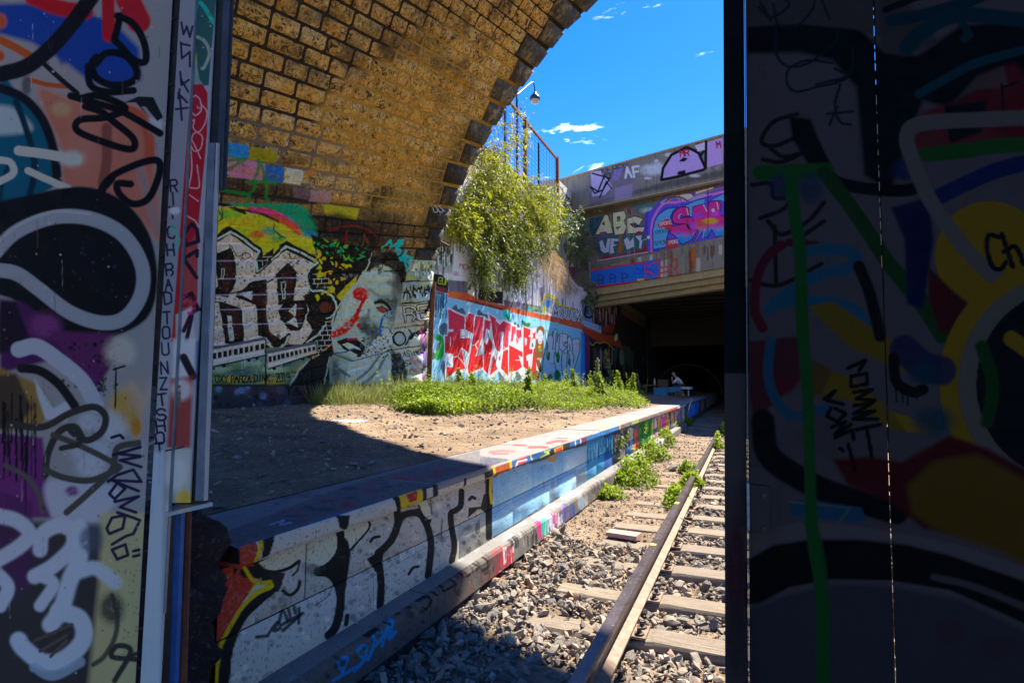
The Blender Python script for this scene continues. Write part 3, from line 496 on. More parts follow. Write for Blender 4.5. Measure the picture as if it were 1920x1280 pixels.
    for x in (645, 682): r.stroke([(x-10,395),(x,380),(x+10,398)], 5, '#3a4a9a'); r.stroke([(x-8,440),(x+6,436)], 5, '#5a5a9a')
    r.stroke([(645,478),(662,494),(680,474)], 10, '#7a3a9a'); r.ell(652, 560, 22, 26, '#e0902a'); r.ell(645, 740, 32, 20, '#e0902a'); r.stroke([(740,590),(752,610)], 22, '#7a4a16'); r.ell(662, 610, 26, 18, '#3aa060'); r.poly([(520,980),(600,910),(650,960),(640,1040),(540,1060)], '#7a4a16', 3, smooth=True)
    # white and green letters
    LV, GN = '#e3e2f4', '#0c6a3a'
    big = [(740,330),(770,320),(780,400),(830,370),(850,400),(880,300),(920,340),(915,500),(950,370),(1070,380),(1065,440),(1110,400),(1140,480),(1150,450),(1250,450),(1245,640),(1200,800),(1150,980),(1100,1020),(1060,960),(1030,1030),(980,1000),(960,960),(930,1000),(890,930),(850,1020),(820,960),(770,1040),(710,1010),(700,860),(720,700),(760,560),(745,460)]
    r.stroke(big, 34, '#4fc0b8', 8, closed=True, a=.5); r.poly(big, LV, 3, smooth=True, line=(GN, 12), grad=('#a8cfe4', 90, .2, .9))
    for P in ([(760,480),(775,560),(760,700),(790,760),(805,640)], [(850,330),(860,470),(845,600)], [(905,350),(890,560),(900,700)], [(940,600),(920,760),(940,790),(955,690)], [(1000,500),(1060,490),(1010,540),(1060,560),(1010,620),(1030,660)], [(1100,520),(1110,600),(1080,640),(1100,700),(1085,800),(1120,830)], [(1140,480),(1150,600),(1140,640),(1170,700),(1160,800)], [(960,380),(945,560),(990,640),(980,800),(1000,980)], [(880,640),(870,760),(900,900)], [(1070,450),(1070,640),(1060,940)]): r.stroke(P, 15, GN, 4)
    for P in ([(780,640),(770,760),(800,740),(805,670)], [(910,650),(950,660),(935,800),(905,760)], [(1090,720),(1120,760),(1110,850),(1085,800)], [(820,960),(850,1060),(760,1050)], [(900,900),(960,950),(940,1060),(880,1040)], [(1050,980),(1100,1040),(1060,1120)]): r.poly(P, GN, 3, smooth=True)
    r.line([(990,470),(1000,330)], 7, '#7a6a1c'); r.stroke([(805,800),(835,825),(870,790)], 10, '#9a8a2c'); r.line([(860,600),(880,570)], 8, '#8a7a2c'); r.line([(790,935),(850,935),(845,975)], 8, '#d08a2a'); r.text('FSC', 1212, 550, 50, 4, '#b0802c', 8, sx=.6); r.speck(60, 690, 640, 1000, 1000, ['#8a92c0', '#5a5a80'], 3, 7, a=.8)
    r.stroke([(815,300),(830,290)], 10, '#6a8a5a')
    L.poly([(1090,622),(1098,624),(1098,745),(1088,745)], '#1c6fb4', 1.5)
    # beyond the corner, under the bridge
    t = Pen(L, 1090, 530, 4.74)
    t.poly([(10,150),(90,150),(340,200),(560,330),(760,400),(760,900),(30,900),(30,420)], '#2e2a2a', 8); t.poly([(10,180),(90,200),(100,360),(15,330)], '#6a86b4', 6, grit=.3); t.text('CI', 35, 300, 100, 8, '#151a2c', 18); t.poly([(20,330),(180,385),(180,450),(20,395)], '#8fb2dc', 4)
    t.drips(60, 100, 320, 160, 300, 60, 150, 8, ['#5a2a50', '#3a1c3c', '#7a4a60', '#c8b8a8', '#2c3a5a'], a=.7); t.spray(235, 410, 60, 40, '#9a3c1c', a=.8); t.poly([(15,350),(30,380),(180,450),(330,480),(370,590),(300,560),(150,525),(20,440)], '#a5401c', 5, grit=.2)
    t.poly([(75,540),(90,530),(250,540),(330,620),(340,860),(60,830),(80,700)], '#12100f', 5); t.stroke([(75,530),(105,555),(130,530),(170,540),(190,525),(230,535),(300,600)], 7, '#b9a01c', 3); t.drips(26, 90, 330, 560, 640, 60, 170, 12, ['#3a5a66', '#7a8a90', '#1c2a33', '#8a4a20'], a=.7)
    t.poly([(28,440),(60,470),(65,820),(35,820)], '#5a2a72', 4); t.poly([(62,470),(75,560),(70,800)], '#b0301c', 3); t.poly([(0,430),(28,440),(30,850),(0,860)], '#1f7fc8', 3); t.ell(310, 485, 14, 34, '#c8ce86', 10); t.ell(362, 660, 22, 75, '#7f8c72'); t.drips(40, 380, 720, 560, 760, 50, 200, 9, ['#3c4442', '#5a2a28', '#6a5a50', '#20303a', '#7a7a80'], a=.6); t.poly([(350,180),(570,320),(560,400),(360,280)], '#8a6a48', 8, a=.7, grit=.4); t.poly([(345,560),(400,560),(470,620),(460,760),(390,700)], '#4a5c50', 10, a=.7)
art('wall', 790, 150, 1300, 780, 1.6, art_wall)
def art_upper(L):
    L.poly([(1040,330),(1110,380),(1110,620),(1040,560)], '#c9c2b0', 1.5); L.drips(40, 1046, 1104, 350, 460, 10, 50, 3, ['#3a3a34', '#a8a83a', '#7a8a6a', '#e8e6dc', '#4a6a8a', '#c8a030'], a=.8)
    for k in range(16): L.stroke(np.array([(1050+k*3,350+k*4),(1056+k*3,362+k*4),(1049+k*3,372+k*4),(1058+k*3,380+k*4)]), 1.8, ['#2a3a2a', '#1c1c22', '#8aa02a', '#2a4a8a'][k % 4], .7)
    L.poly([(1046,480),(1052,478),(1054,560),(1046,560)], '#9ab02a', 2); L.poly([(1020,470),(1046,480),(1046,492),(1020,480)], '#c04a6a', 2); L.poly([(1066,500),(1080,500),(1080,560),(1066,555)], '#8a3a5a', 3)
art('upper', 1030, 320, 1120, 640, 2, art_upper)

def art_face(L):
    p = Pen(L, 380, 980, 4.267)
    L.poly([(400,1040),(925,850),(925,1290),(380,1290)], '#adaba2', 1.5); L.speck(700, 400, 870, 925, 1285, ['#55534e', '#8d8a80', '#d4d2c8', '#3a393c'], 1, 7, a=.55)
    p.poly([(-240,120),(330,120),(570,-60),(540,280),(400,400),(440,480),(330,620),(230,830),(130,1020),(90,1400),(-240,1400)], '#a8321c', 4, grit=.2)
    p.poly([(-240,300),(60,420),(120,640),(70,900),(90,1100),(60,1400),(-240,1400)], '#4a1a1e', 18, a=.8, grit=.5)
    blk = '#1a1916'
    p.stroke([(350,390),(450,400),(575,480),(430,620),(300,760),(200,1000),(160,1300)], 92, blk, 5); p.stroke([(340,360),(400,450),(470,480),(560,470),(545,510),(440,560),(330,660),(240,800),(170,930),(130,1040),(105,1300)], 34, '#c9ae12', 6); p.stroke([(560,480),(380,560),(470,440)], 12, '#c9ae12', 3)
    p.poly([(290,170),(520,110),(620,160),(640,300),(300,340),(255,420),(245,200)], blk, 4); p.poly([(300,170),(445,120),(430,260),(310,300)], '#b34a22', 4); p.line([(500,130),(440,270)], 30, '#c9ae12', 4); p.poly([(250,170),(295,160),(300,320),(250,400)], '#120c0a', 6)
    p.poly([(385,320),(470,290),(560,470),(600,560),(640,480),(660,400),(560,390),(430,350)], '#2c2a22', 6)
    # S
    p.poly([(450,320),(560,260),(760,190),(1080,80),(1100,180),(1060,290),(980,350),(900,330),(780,300),(700,350),(590,385),(500,365)], '#c9c4ac', 3, smooth=False); p.stroke([(440,330),(500,378),(590,390),(700,355),(770,305)], 26, blk, 4)
    p.stroke([(1075,20),(1110,120),(1100,230),(1050,310),(980,365),(920,390),(1000,400),(1070,470),(1105,600),(1090,740),(1060,840),(1010,900)], 68, blk, 4); p.poly([(900,395),(1000,375),(1080,300),(1120,180),(1140,400),(1110,470),(1060,440)], blk, 4)
    p.ell(700, 470, 62, 52, '#b3b0a6'); p.stroke([(640,540),(700,575),(760,530),(780,470)], 26, blk, 8); p.line([(780,300),(760,380),(720,420)], 16, '#2c2a26', 8); p.spray(880, 370, 80, 50, '#4d4a44', a=.6, grit=.8); p.spray(640, 640, 40, 60, '#5a5850', a=.6, grit=.8)
    p.line([(1040,500),(1000,590),(900,660)], 9, '#2a2824', 5, a=.8, grit=.4)
    for P in ([(430,910),(520,900)], [(530,880),(600,790),(570,860),(620,840)], [(610,800),(640,700),(680,780)], [(690,690),(700,750)], [(735,670),(740,720)], [(770,680),(770,800)], [(640,860),(800,720)], [(620,820),(780,730)]): p.stroke(P, 26, '#14120f', 8, a=.9)
    p.line([(1160,740),(1150,810)], 34, blk, 6)
    # R and the following letters (second enlarged view)
    q = Pen(L, 660, 860, 4.267)
    q.stroke([(0,720),(60,640),(140,540),(120,505),(-20,600)], 20, blk, 4); q.poly([(-60,520),(130,500),(140,560),(60,650),(-60,740)], '#c4bfa8', 3); q.stroke([(150,520),(130,570),(50,660),(-30,750)], 16, blk, 4); q.poly([(-80,600),(-30,660),(-10,760),(-60,1100),(-90,1100)], blk, 5)
    q.stroke([(360,400),(365,520),(320,640),(250,720),(210,760),(225,880),(235,1020),(225,1180)], 58, blk, 4); q.poly([(120,800),(190,755),(260,720),(230,900),(190,900)], blk, 4); q.stroke([(150,660),(175,630),(220,620)], 24, blk, 4)
    q.stroke([(370,520),(400,460),(480,430),(550,450),(600,530),(630,640),(630,760),(610,940)], 54, blk, 4); q.poly([(380,430),(540,390),(600,480),(640,480),(620,540),(560,470),(480,440),(400,470)], blk, 4); q.stroke([(455,920),(490,870),(530,860)], 22, blk, 4)
    q.stroke([(875,260),(870,370),(830,410),(790,440),(800,560),(820,700),(800,820)], 48, blk, 4); q.poly([(535,350),(600,330),(640,470),(590,490)], '#c4bfa8', 3); q.stroke([(530,370),(570,450),(620,500)], 14, blk, 3)
    q.poly([(1060,180),(1120,170),(1120,640),(1075,650),(1085,480),(1060,420),(1010,400),(930,470),(935,390),(1030,380),(1055,280)], blk, 3); q.stroke([(940,325),(960,305),(985,315)], 26, blk, 4); q.line([(1115,170),(1100,300),(1118,360)], 22, '#c9ae12', 5); q.ell(1010, 545, 26, 60, '#47443e', 10, a=.7, grit=.8); q.line([(632,360),(640,440)], 12, '#3a3833', a=.8); q.line([(722,480),(715,620)], 12, '#3a3833', a=.8); q.line([(490,560),(490,760)], 8, '#e0ddd0', a=.5)
    q.speck(320, -280, 300, 1110, 1200, ['#1a1916', '#3c3932', '#5a564c'], 2, 9, a=.75)
    for _ in range(26): x, y = rng.uniform(-250, 1050), rng.uniform(450, 1000); q.line([(x,y),(x+rng.uniform(-20,20),y+rng.uniform(30,120))], rng.uniform(2,5), '#4a463e', 3, a=.6, grit=.6)
    q.line([(0,1015),(190,930),(480,770),(620,690),(830,590),(1060,490)], 3, '#4a4640', 1.5, a=.8)
    # pale blue wall in the sun
    c = Pen(L, 900, 780, 4.923)
    c.poly([(115,570),(310,480),(600,400),(720,330),(900,290),(1040,250),(1040,590),(620,790),(420,930),(110,1120)], '#86b9da', 3); c.speck(160, 120, 420, 1000, 1050, ['#a9d2ea', '#6f9cc0', '#94c4e2'], 10, 46, a=.6); c.speck(90, 140, 420, 1000, 1050, ['#2c4a66', '#4a6a88'], 2, 6, a=.8)
    c.stroke([(350,500),(560,440),(660,430),(700,490),(690,640)], 10, '#b3d8ee', 5, a=.7); c.line([(110,905),(460,715),(830,530),(1100,410)], 4, '#3a5a76', 2, a=.85)
    for P in ([(0,600),(60,620),(60,700),(0,760)], [(0,850),(60,900),(60,1100),(0,1160)]): c.poly(P, '#a9a698', 3)
    c.poly([(50,580),(115,570),(112,1110),(55,1130)], '#1b1a18', 3); c.line([(100,580),(95,700),(105,800)], 26, '#c9ae12', 5, grit=.2); c.poly([(600,390),(720,360),(700,420),(640,420)], '#b08a14', 4, a=.8)
    for P, k in (([(790,360),(900,310),(1040,270),(1040,420),(960,470),(800,520)], '#a8cbe4'), ([(880,520),(960,480),(1000,560),(970,600),(850,650)], '#8a9aa8'), ([(1000,480),(1040,460),(1030,540),(1000,560)], '#3a3f48'), ([(1030,440),(1110,410),(1130,500),(1040,560)], '#9aa4a4'), ([(1040,250),(1165,200),(1165,380),(1120,400),(1045,440)], '#1f8fb4'), ([(1165,200),(1230,170),(1230,330),(1170,380)], '#1c5aa8'), ([(1230,170),(1330,130),(1330,360),(1235,340)], '#4a4a50')): c.poly(P, k, 5, grit=.25)
    for x in (1070, 1095, 1120, 1145): c.stroke([(x,290),(x+10,330),(x-8,370),(x+8,420)], 9, '#2fd0b4', 2)
    c.stroke([(1100,400),(1130,440),(1095,470),(1130,480),(1110,510)], 8, '#1faf8c', 2); c.poly([(650,610),(690,600),(700,780),(655,790)], '#8a97a4', 5, a=.8); c.drips(18, 430, 1000, 560, 800, 20, 70, 10, ['#8a9cb0', '#5a6a80', '#b8d4e8'], a=.7)
    d = Pen(L, 1100, 700, 4.571)
    cols = [(0,150,'#3a8fc0'),(150,225,'#1c56a0'),(225,290,'#3c3d44'),(290,330,'#8a7f84'),(330,410,'#3a5f8a'),(455,560,'#2a8a2c'),(600,640,'#9a8aa0'),(640,680,'#b23a9a'),(680,705,'#c8801c'),(705,785,'#7a7c80'),(785,810,'#b86a70'),(810,835,'#8a9a3c'),(835,870,'#4a4438'),(870,962,'#1c5ca8'),(962,1060,'#4c3f46'),(1060,1190,'#3a3435')]
    for a, b, k in cols:
        y = lambda x: 600-.40*x; yb_ = lambda x: 905-.58*x if x < 900 else 905-.55*x
        d.poly([(a,y(a)-10),(b,y(b)-10),(b,yb_(b)+10),(a,yb_(a)+10)], k, 3, grit=.25)
    for x0, x1, ks in ((0,230,['#2aa8c8','#1f5a9a','#7fc0e0']),(230,420,['#20242a','#c0b8b4','#6a5a78','#8a6a70']),(460,560,['#1c6a20','#3fae34','#0f4a1a']),(565,840,['#1a1a1e','#c8c4c0','#c89a1c','#2c3a5a','#c04a6a','#a8b0b8','#4a7a3a']),(880,960,['#1a4a8a','#2f74c4']),(960,1100,['#2a2226','#6a5a66'])):
        for _ in range(int((x1-x0)*.35)): x = rng.uniform(x0, x1); y0 = 615-.42*x; d.line([(x,y0+rng.uniform(0,60)),(x+rng.uniform(-5,5),y0+rng.uniform(60,170))], rng.uniform(4,12), ks[rng.integers(len(ks))], 3, a=.8)
    for P, w, k in (([(415,490),(430,560),(415,640),(435,610)], 26, '#d2581c'), ([(245,560),(250,575)], 14, '#d8c020'), ([(240,640),(246,655)], 12, '#d8c020'), ([(565,430),(560,560)], 12, '#d8c83a'), ([(620,400),(622,480)], 20, '#d8a41c'), ([(660,380),(655,470)], 22, '#b83a9c'), ([(690,400),(685,450)], 18, '#e08a1c'), ([(740,380),(745,440)], 10, '#c8a82a'), ([(795,320),(800,400)], 16, '#d08080')): d.stroke(P, w, k, 4)
    d.line([(570,540),(600,555)], 30, '#c8b86a', 6, a=.7)
art('face', 380, 690, 1400, 1290, 2, art_face)
def art_cop(L):      # front of the coping
    L.poly([(385,1120),(385,1000),(1400,680),(1400,760)], '#8f8a80', 2, a=.6, grit=.3)
    p = Pen(L, 380, 980, 4.267); q = Pen(L, 660, 860, 4.267); c = Pen(L, 900, 780, 4.923); d = Pen(L, 1100, 700, 4.571)
    p.poly([(-50,160),(330,140),(1280,-160),(1280,30),(330,380),(-50,520)], '#b9b5a6', 3); p.poly([(-50,180),(450,130),(440,350),(-150,560)], '#a8381c', 4, grit=.2); p.line([(500,110),(430,300)], 34, '#c9ae12', 4); p.poly([(510,100),(600,80),(530,260),(470,290)], '#191814', 4); p.poly([(250,160),(300,160),(300,330),(240,340)], '#1a0d0a', 5)
    p.poly([(1080,-60),(1180,-60),(1160,60),(1100,40)], '#191814', 4)
    q.poly([(0,400),(380,300),(400,420),(0,540)], '#b9b5a6', 3); q.poly([(340,310),(400,290),(410,420),(370,430)], '#191814', 3); q.poly([(385,300),(570,230),(570,370),(400,430)], '#c9ae12', 3, grit=.15); q.poly([(440,290),(530,255),(520,330),(460,350)], '#a8202c', 8, grit=.3); q.poly([(570,230),(690,200),(690,310),(570,340)], '#33312c', 4); q.poly([(600,240),(650,225),(650,300),(600,320)], '#b9b5a6', 3); q.poly([(690,250),(1060,120),(1075,180),(700,300)], '#bdb8a8', 3); q.line([(910,160),(905,220)], 18, '#191814', 3); q.poly([(1060,110),(1130,80),(1130,170),(1070,190)], '#191814', 3)
    q.poly([(1130,80),(1280,30),(1280,110),(1140,160)], '#9a4a1c', 3); q.line([(1140,70),(1145,160)], 22, '#d0a814', 3); q.line([(1268,30),(1272,110)], 20, '#d0a814', 3)
    c.poly([(300,410),(930,210),(1280,100),(1280,170),(930,280),(300,490)], '#1f5aa6', 3, grit=.2); c.poly([(130,480),(290,420),(300,500),(140,560)], '#9a4a1c', 3); c.line([(285,420),(290,500)], 22, '#d0a814'); c.line([(130,480),(140,560)], 22, '#d0a814'); c.poly([(350,400),(430,370),(425,420),(350,460)], '#c03a2c', 5); c.line([(330,470),(350,420),(430,400)], 14, '#d8dee8', 4, a=.9); c.line([(470,360),(478,400)], 12, '#d8c020'); c.stroke([(560,385),(640,335),(600,330),(640,320)], 16, '#a9c81c', 3); c.line([(645,310),(648,370)], 10, '#e8eef0')
    c.poly([(640,320),(690,300),(700,360),(650,380)], '#15161c', 3); c.poly([(690,305),(765,270),(765,320),(700,350)], '#b8441c', 3, line=('#d8a81c', 10)); c.poly([(765,265),(830,240),(830,300),(770,325)], '#22242c', 3); c.line([(880,230),(885,280)], 9, '#e8eef4'); c.line([(930,215),(932,262)], 9, '#e8eef4'); c.poly([(935,200),(1040,165),(1040,215),(935,260)], '#6a2a4a', 4, a=.8)
    d.poly([(0,540),(290,440),(290,480),(0,590)], '#2a72b4', 3, grit=.3); d.poly([(290,440),(1190,140),(1190,190),(290,490)], '#6d655c', 3, grit=.4); d.poly([(385,415),(450,395),(450,430),(390,450)], '#8aa04a', 3); d.poly([(700,310),(780,285),(790,300),(700,330)], '#a83a2c', 4, a=.8); d.poly([(850,262),(1060,190),(1060,215),(850,290)], '#2c3a66', 4, a=.8); d.line([(285,445),(288,475)], 10, '#d8b82a'); d.poly([(780,290),(850,265),(850,275),(780,305)], '#cfcac0', 2)
art('copfront', 380, 690, 1400, 1290, 2, art_cop)
def art_top(L):
    L.poly([(380,1060),(380,930),(1000,800),(1400,690),(1400,760)], '#7c7f8c', 2, a=.35, grit=.6)
    q = Pen(L, 660, 860, 4.267); c = Pen(L, 900, 780, 4.923); p = Pen(L, 380, 720, 2.287); d = Pen(L, 1100, 700, 4.571)
    p.poly([(20,660),(600,440),(1190,280),(1190,400),(280,660),(150,700)], '#454048', 10, a=.6, grit=.6)  # stretch under the arch: its shade put into the coping colour
    for _ in range(70): t = rng.random(); x = 300+t*880+rng.uniform(-40, 40); y = 560-t*215+rng.uniform(-60, 50)*(1.2-t); p.spray(x, y, rng.uniform(10, 46), rng.uniform(3, 9), ['#8a2440', '#a83048', '#33455e', '#2a2a30', '#5a4a58', '#6a6468'][rng.integers(6)], a=.6, grit=.9)
    p.stroke([(20,690),(150,690),(290,655),(560,560),(830,490),(980,435),(1190,385)], 6, '#2a5a94', 4, a=.8, grit=.5); p.stroke([(290,600),(350,580),(330,600),(380,590)], 8, '#9aa8cc', 3, a=.6); p.poly([(20,660),(140,690),(150,700),(20,710)], '#8a78a0', 4, a=.8)
    c.poly([(0,290),(250,230),(700,100),(1280,0),(1280,90),(930,205),(310,405),(0,350)], '#77757a', 4, a=.6, grit=.5); c.poly([(0,370),(300,400),(290,420),(0,500)], '#2c3052', 8, a=.8, grit=.4)  # dark blue wedge is the arch shadow's edge, painted on
    for P, w, k in (([(90,335),(200,320)], 26, '#c84a50'), ([(210,318),(310,325)], 20, '#c05058'), ([(120,350),(260,345)], 14, '#b83a44'), ([(310,265),(420,270)], 14, '#c02a34'), ([(450,290),(560,285),(630,290)], 20, '#b82a34'), ([(620,250),(720,230),(820,235)], 22, '#c42a34'), ([(660,180),(760,190),(880,180),(1000,190)], 12, '#d8dade'), ([(400,240),(520,250),(640,215)], 10, '#e0e2e6'), ([(950,190),(1030,185)], 14, '#b42c38'), ([(700,200),(800,205)], 8, '#2a2a34'), ([(200,240),(300,235)], 8, '#d8dade'), ([(360,400),(480,350)], 14, '#d8c020'), ([(350,300),(440,310)], 8, '#e4e4e8'), ([(1100,95),(1200,100)], 12, '#d8d27a')): c.stroke(P, w, k, 6, a=.8, grit=.35)
    c.stroke([(310,405),(640,300),(930,205),(1280,90)], 16, '#2a6ab4', 5, a=.9); d.stroke([(110,470),(200,440),(290,455)], 12, '#d8cf6a', 4, a=.8, grit=.3); d.stroke([(180,455),(290,445)], 8, '#e8e0a0', 3, a=.7); d.poly([(840,262),(1100,180),(1100,215),(850,285)], '#56698a', 5, a=.7)
    d.line([(0,535),(60,512)], 12, '#c8303a', 4, a=.8)
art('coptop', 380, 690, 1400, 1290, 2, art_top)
def art_lt(L):
    c = Pen(L, 900, 780, 4.923)
    for P in ([(480,930),(560,870),(650,870),(600,920),(560,950)], [(740,750),(830,690),(980,670),(900,720),(800,760)], [(590,850),(640,810),(720,800),(660,840)], [(330,1010),(420,965),(430,980),(350,1010)]): c.poly(P, '#e2e6ea', 8, grit=.3)
    L.speck(60, 500, 900, 1100, 1270, ['#4a4a50', '#8a8a8a', '#3a4a60'], 3, 14, a=.5)
art('ledgetop', 380, 740, 1400, 1290, 2, art_lt)
def art_lf(L):
    p = Pen(L, 380, 980, 4.267); q = Pen(L, 660, 860, 4.267); c = Pen(L, 900, 780, 4.923); d = Pen(L, 1100, 700, 4.571)
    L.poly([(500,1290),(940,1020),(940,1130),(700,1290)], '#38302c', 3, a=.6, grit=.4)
    a = Pen(L, 380, 720, 2.287)
    for P in ([(560,1270),(600,1240),(580,1200),(620,1170),(600,1240),(660,1210)], [(650,1230),(690,1180),(660,1150),(700,1120),(700,1180)], [(710,1180),(740,1100),(730,1060),(780,1070),(740,1120)], [(770,1120),(790,1060),(820,1010),(800,1090),(830,1060)]): a.stroke(P, 15, '#1878a8', 4, grit=.3)
    q.text('SIZMEO', 560, 1190, 150, -33, '#0d0c0d', 20, sx=1.0, gap=.2, jit=1.2, grit=.5); q.text('ERAK', 130, 1420, 150, -34, '#0d0c0d', 22, sx=1.0, gap=.2, jit=1.2, grit=.5); L.speck(120, 560, 1030, 940, 1280, ['#15120f', '#4a3a34', '#6a5a50'], 2, 8, a=.7)
    q.drips(50, 600, 1180, 760, 1000, 30, 110, 12, ['#151315', '#4a2a2c', '#7a3a30', '#5a4a44'], a=.7); q.poly([(1130,740),(1290,680),(1290,900),(1150,960)], '#8a2430', 10, a=.6, grit=.6); q.drips(26, 1190, 1290, 690, 800, 40, 160, 9, ['#c02838', '#d8d0cc', '#7a2030'])
    q.stroke([(1180,900),(1240,890),(1280,840)], 14, '#c8808a', 4)
    c.drips(30, 280, 530, 1020, 1130, 50, 120, 12, ['#1a1818', '#3a3838', '#8a8480'], a=.8); c.drips(26, 530, 580, 960, 1000, 60, 150, 10, ['#b02a6a', '#c04a80']); c.drips(26, 575, 620, 940, 980, 60, 160, 10, ['#2a9a80', '#6abaa8']); c.drips(30, 620, 760, 880, 940, 60, 160, 10, ['#dcdce4', '#b83a70', '#8a94a8']); c.drips(34, 740, 870, 800, 860, 60, 150, 12, ['#2a4a8a', '#3a5aa0', '#5a5060', '#8a5a6a']); c.drips(16, 900, 990, 720, 760, 60, 140, 14, ['#6ab0cc', '#4a7a9a', '#8a8a88']); c.drips(30, 1000, 1280, 560, 700, 40, 110, 12, ['#4a4440', '#6a4a50', '#2c2a2a', '#8a8078'], a=.7)
    d.drips(16, 0, 260, 900, 960, 40, 110, 12, ['#5a5450', '#6a4a50', '#3a3a44'], a=.6); d.poly([(640,560),(665,550),(665,600),(645,605)], '#c8c8cc', 3)
    d.poly([(872,410),(1060,320),(1060,360),(872,450)], '#1c5ca8', 5)
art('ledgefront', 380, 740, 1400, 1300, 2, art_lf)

def art_bridge(L):
    b = Pen(L, 1040, 200, 3.2)
    L.drips(60, 1100, 1400, 250, 330, 10, 60, 4, ['#7d7668', '#5a5348', '#9a9280'], a=.35)
    b.poly([(200,610),(330,560),(1010,420),(1010,380),(700,440),(420,520),(210,580)], '#3a3836', 16, a=.7, grit=.3); b.poly([(210,400),(470,330),(480,520),(210,600)], '#6d5f7c', 20, a=.6, grit=.3)
    b.poly([(215,390),(280,385),(345,480),(300,530),(225,540)], '#b0a2c8', 5, grit=.2); b.line([(225,400),(330,430),(290,500),(240,520),(215,480),(260,510),(300,410)], 9, K, 3); b.line([(270,545),(310,450),(340,490)], 8, K, 3); b.text('KEBES', 285, 405, 40, -8, '#1b1a24', 4); b.text('TORY', 290, 440, 30, -8, '#1b1a24', 4)
    b.poly([(360,380),(410,370),(380,440),(340,440)], '#8a7cc0', 10, a=.6); b.poly([(360,490),(470,460),(460,560),(360,570)], '#9a8cb0', 12, a=.6, grit=.3)
    b.text('AF', 425, 428, 60, -8, '#e8e8e8', 13, gap=.4)
    b.spray(570, 380, 60, 34, '#d8dade', a=.9, grit=.5); b.spray(620, 370, 40, 40, '#d8dce4', a=.9); b.spray(610, 325, 14, 10, '#e6e6ea', a=.9); b.spray(560, 430, 22, 8, '#e6e6ea', a=.9); b.spray(690, 290, 30, 12, '#e0e0e4', a=.8, grit=.4)
    b.poly([(640,440),(650,370),(700,290),(790,245),(860,270),(905,370),(890,380),(740,420)], '#b294c8', 3, line=(K, 17), smooth=False); b.poly([(745,330),(770,305),(800,310),(780,330)], K, 3); b.poly([(735,410),(740,390),(785,380),(785,405)], K, 3)
    b.poly([(915,215),(1010,185),(1010,340),(915,365)], '#b490c4', 3); b.line([(908,210),(905,370)], 17, K); b.line([(800,245),(880,290),(905,250)], 15, K); b.text('MR', 755, 300, 36, -8, '#9a1838', 8); b.text('TA', 850, 250, 30, -8, '#9a1838', 8); b.text('M', 975, 248, 34, -8, '#9a1838', 8); b.spray(840, 415, 34, 10, '#c8c8d8', a=.8, grit=.5); b.poly([(840,235),(900,215),(900,260),(860,270)], '#d8cfe0', 4)
    b.text('VF', 960, 380, 20, -8, '#8a8a90', 3)
art('parapet', 1030, 200, 1420, 480, 2.2, art_bridge)
